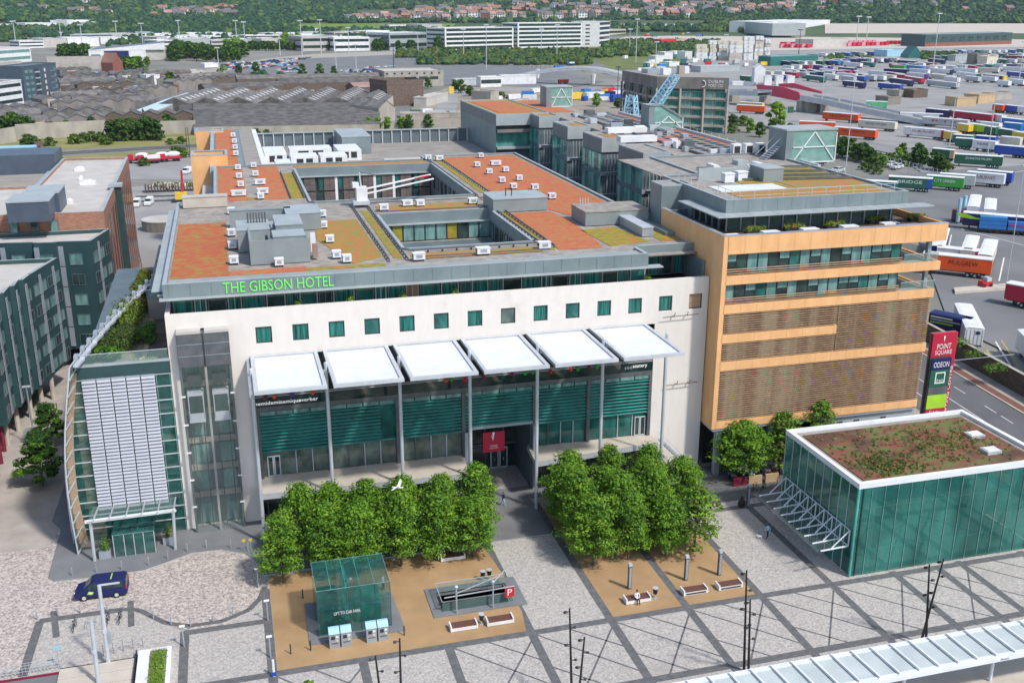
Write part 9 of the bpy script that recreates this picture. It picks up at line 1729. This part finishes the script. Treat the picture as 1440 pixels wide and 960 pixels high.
slope_sheet('port_ground', [1160+20*i for i in range(20)], [48, 46, 44, 42, 40, 38, 36, 34], 'concrete_light'); slope_sheet('estuary_water', [842+16*i for i in range(16)], [40, 38, 36, 34.5], 'water')
slope_sheet('far_grass', [130+20*i for i in range(24)], [47, 46, 44, 42.5], 'grass_bright'); slope_sheet('far_grass', [400+20*i for i in range(13)], [42, 38, 34], 'grass_bright')
# ============================================================ far houses
def housemesh(w1, d1, h1, wl, rf):
    m = M(); m.box(-w1/2, -d1/2, -1, w1/2, d1/2, h1, wl); e = .4
    m.poly([(-w1/2-e, -d1/2-e, h1-.2), (w1/2+e, -d1/2-e, h1-.2), (w1/2+e, 0, h1+3.4), (-w1/2-e, 0, h1+3.4)], rf); m.poly([(-w1/2-e, 0, h1+3.4), (w1/2+e, 0, h1+3.4), (w1/2+e, d1/2+e, h1-.2), (-w1/2-e, d1/2+e, h1-.2)], rf)
    for x in (-w1/2, w1/2): m.poly([(x, -d1/2, h1), (x, d1/2, h1), (x, 0, h1+3.2)], wl)
    m.box(w1*.2, -.5, h1+2, w1*.2+1, .5, h1+4.6, 'brick_red')
    for i in range(3): x = -w1/2+w1*(i+.5)/3; m.box(x-.8, -d1/2-.08, 1.2, x+.8, -d1/2-.01, 2.8, 'glass_dark'); m.box(x-.8, -d1/2-.08, 4, x+.8, -d1/2-.01, 5.4, 'glass_dark')
    return m.mesh('far_house')
HM = [(housemesh(12, 9, 6, a, b), c) for a, b, c in (('wall_cream', 'roof_slate', 'cream-walled, grey-roofed'), ('brick_red', 'roof_tile', 'red brick, tile-roofed'), ('whitep', 'roof_tile', 'white-walled, tile-roofed'), ('whitep', 'roof_slate', 'white-walled, grey-roofed'), ('brick_red', 'roof_slate', 'red brick, grey-roofed'), ('wall_cream', 'roof_pink', 'cream-walled, pink-roofed'))]
rn = random.Random(88); nh = 0
zones = [(0, 160, 17, 22, 16, 1.2), (215, 330, 16, 26, 36, 1.2), (95, 155, 4, 8, 8, 1.6), (480, 630, 26, 31, 34, 1.1), (560, 700, 12, 27, 44, 1.3), (690, 840, 22, 27, 22, 1.2), (720, 1000, 3, 26, 78, 1.3), (960, 1120, 4, 22, 40, 1.3), (1110, 1440, 3, 20, 50, 1.4)]
for (x0, x1, y0, y1, n, s_) in zones:
    for _ in range(n):
        px, py = rn.uniform(x0, x1), rn.uniform(y0, y1); py = y0+round((py-y0)/2.2)*2.2; p = gp(px, py); me, ds = rn.choice(HM)
        if nh < 298: tag(place('house', me, (p.x, p.y, p.z+1), rn.choice([0, .1, -.3, .5]), sc=s_*rn.uniform(1.05, 1.6)), ds+' house among the far trees', 'house', 'houses among the far trees')
        nh += 1

# ============================================================ the air
hm = bpy.data.materials.new('haze'); hm.use_nodes = True; hn = hm.node_tree; hn.nodes.clear()
pv = hn.nodes.new('ShaderNodeVolumePrincipled'); pv.inputs['Color'].default_value = (.80, .90, 1, 1); pv.inputs['Density'].default_value = .00004; pv.inputs['Anisotropy'].default_value = .2
ho = hn.nodes.new('ShaderNodeOutputMaterial'); hn.links.new(pv.outputs[0], ho.inputs['Volume']); MATS['haze'] = hm
struct('haze', M().box(-9000, -9000, -8, 9000, 9000, 175, 'haze'), 'stuff')
S.cycles.volume_bounces = 0
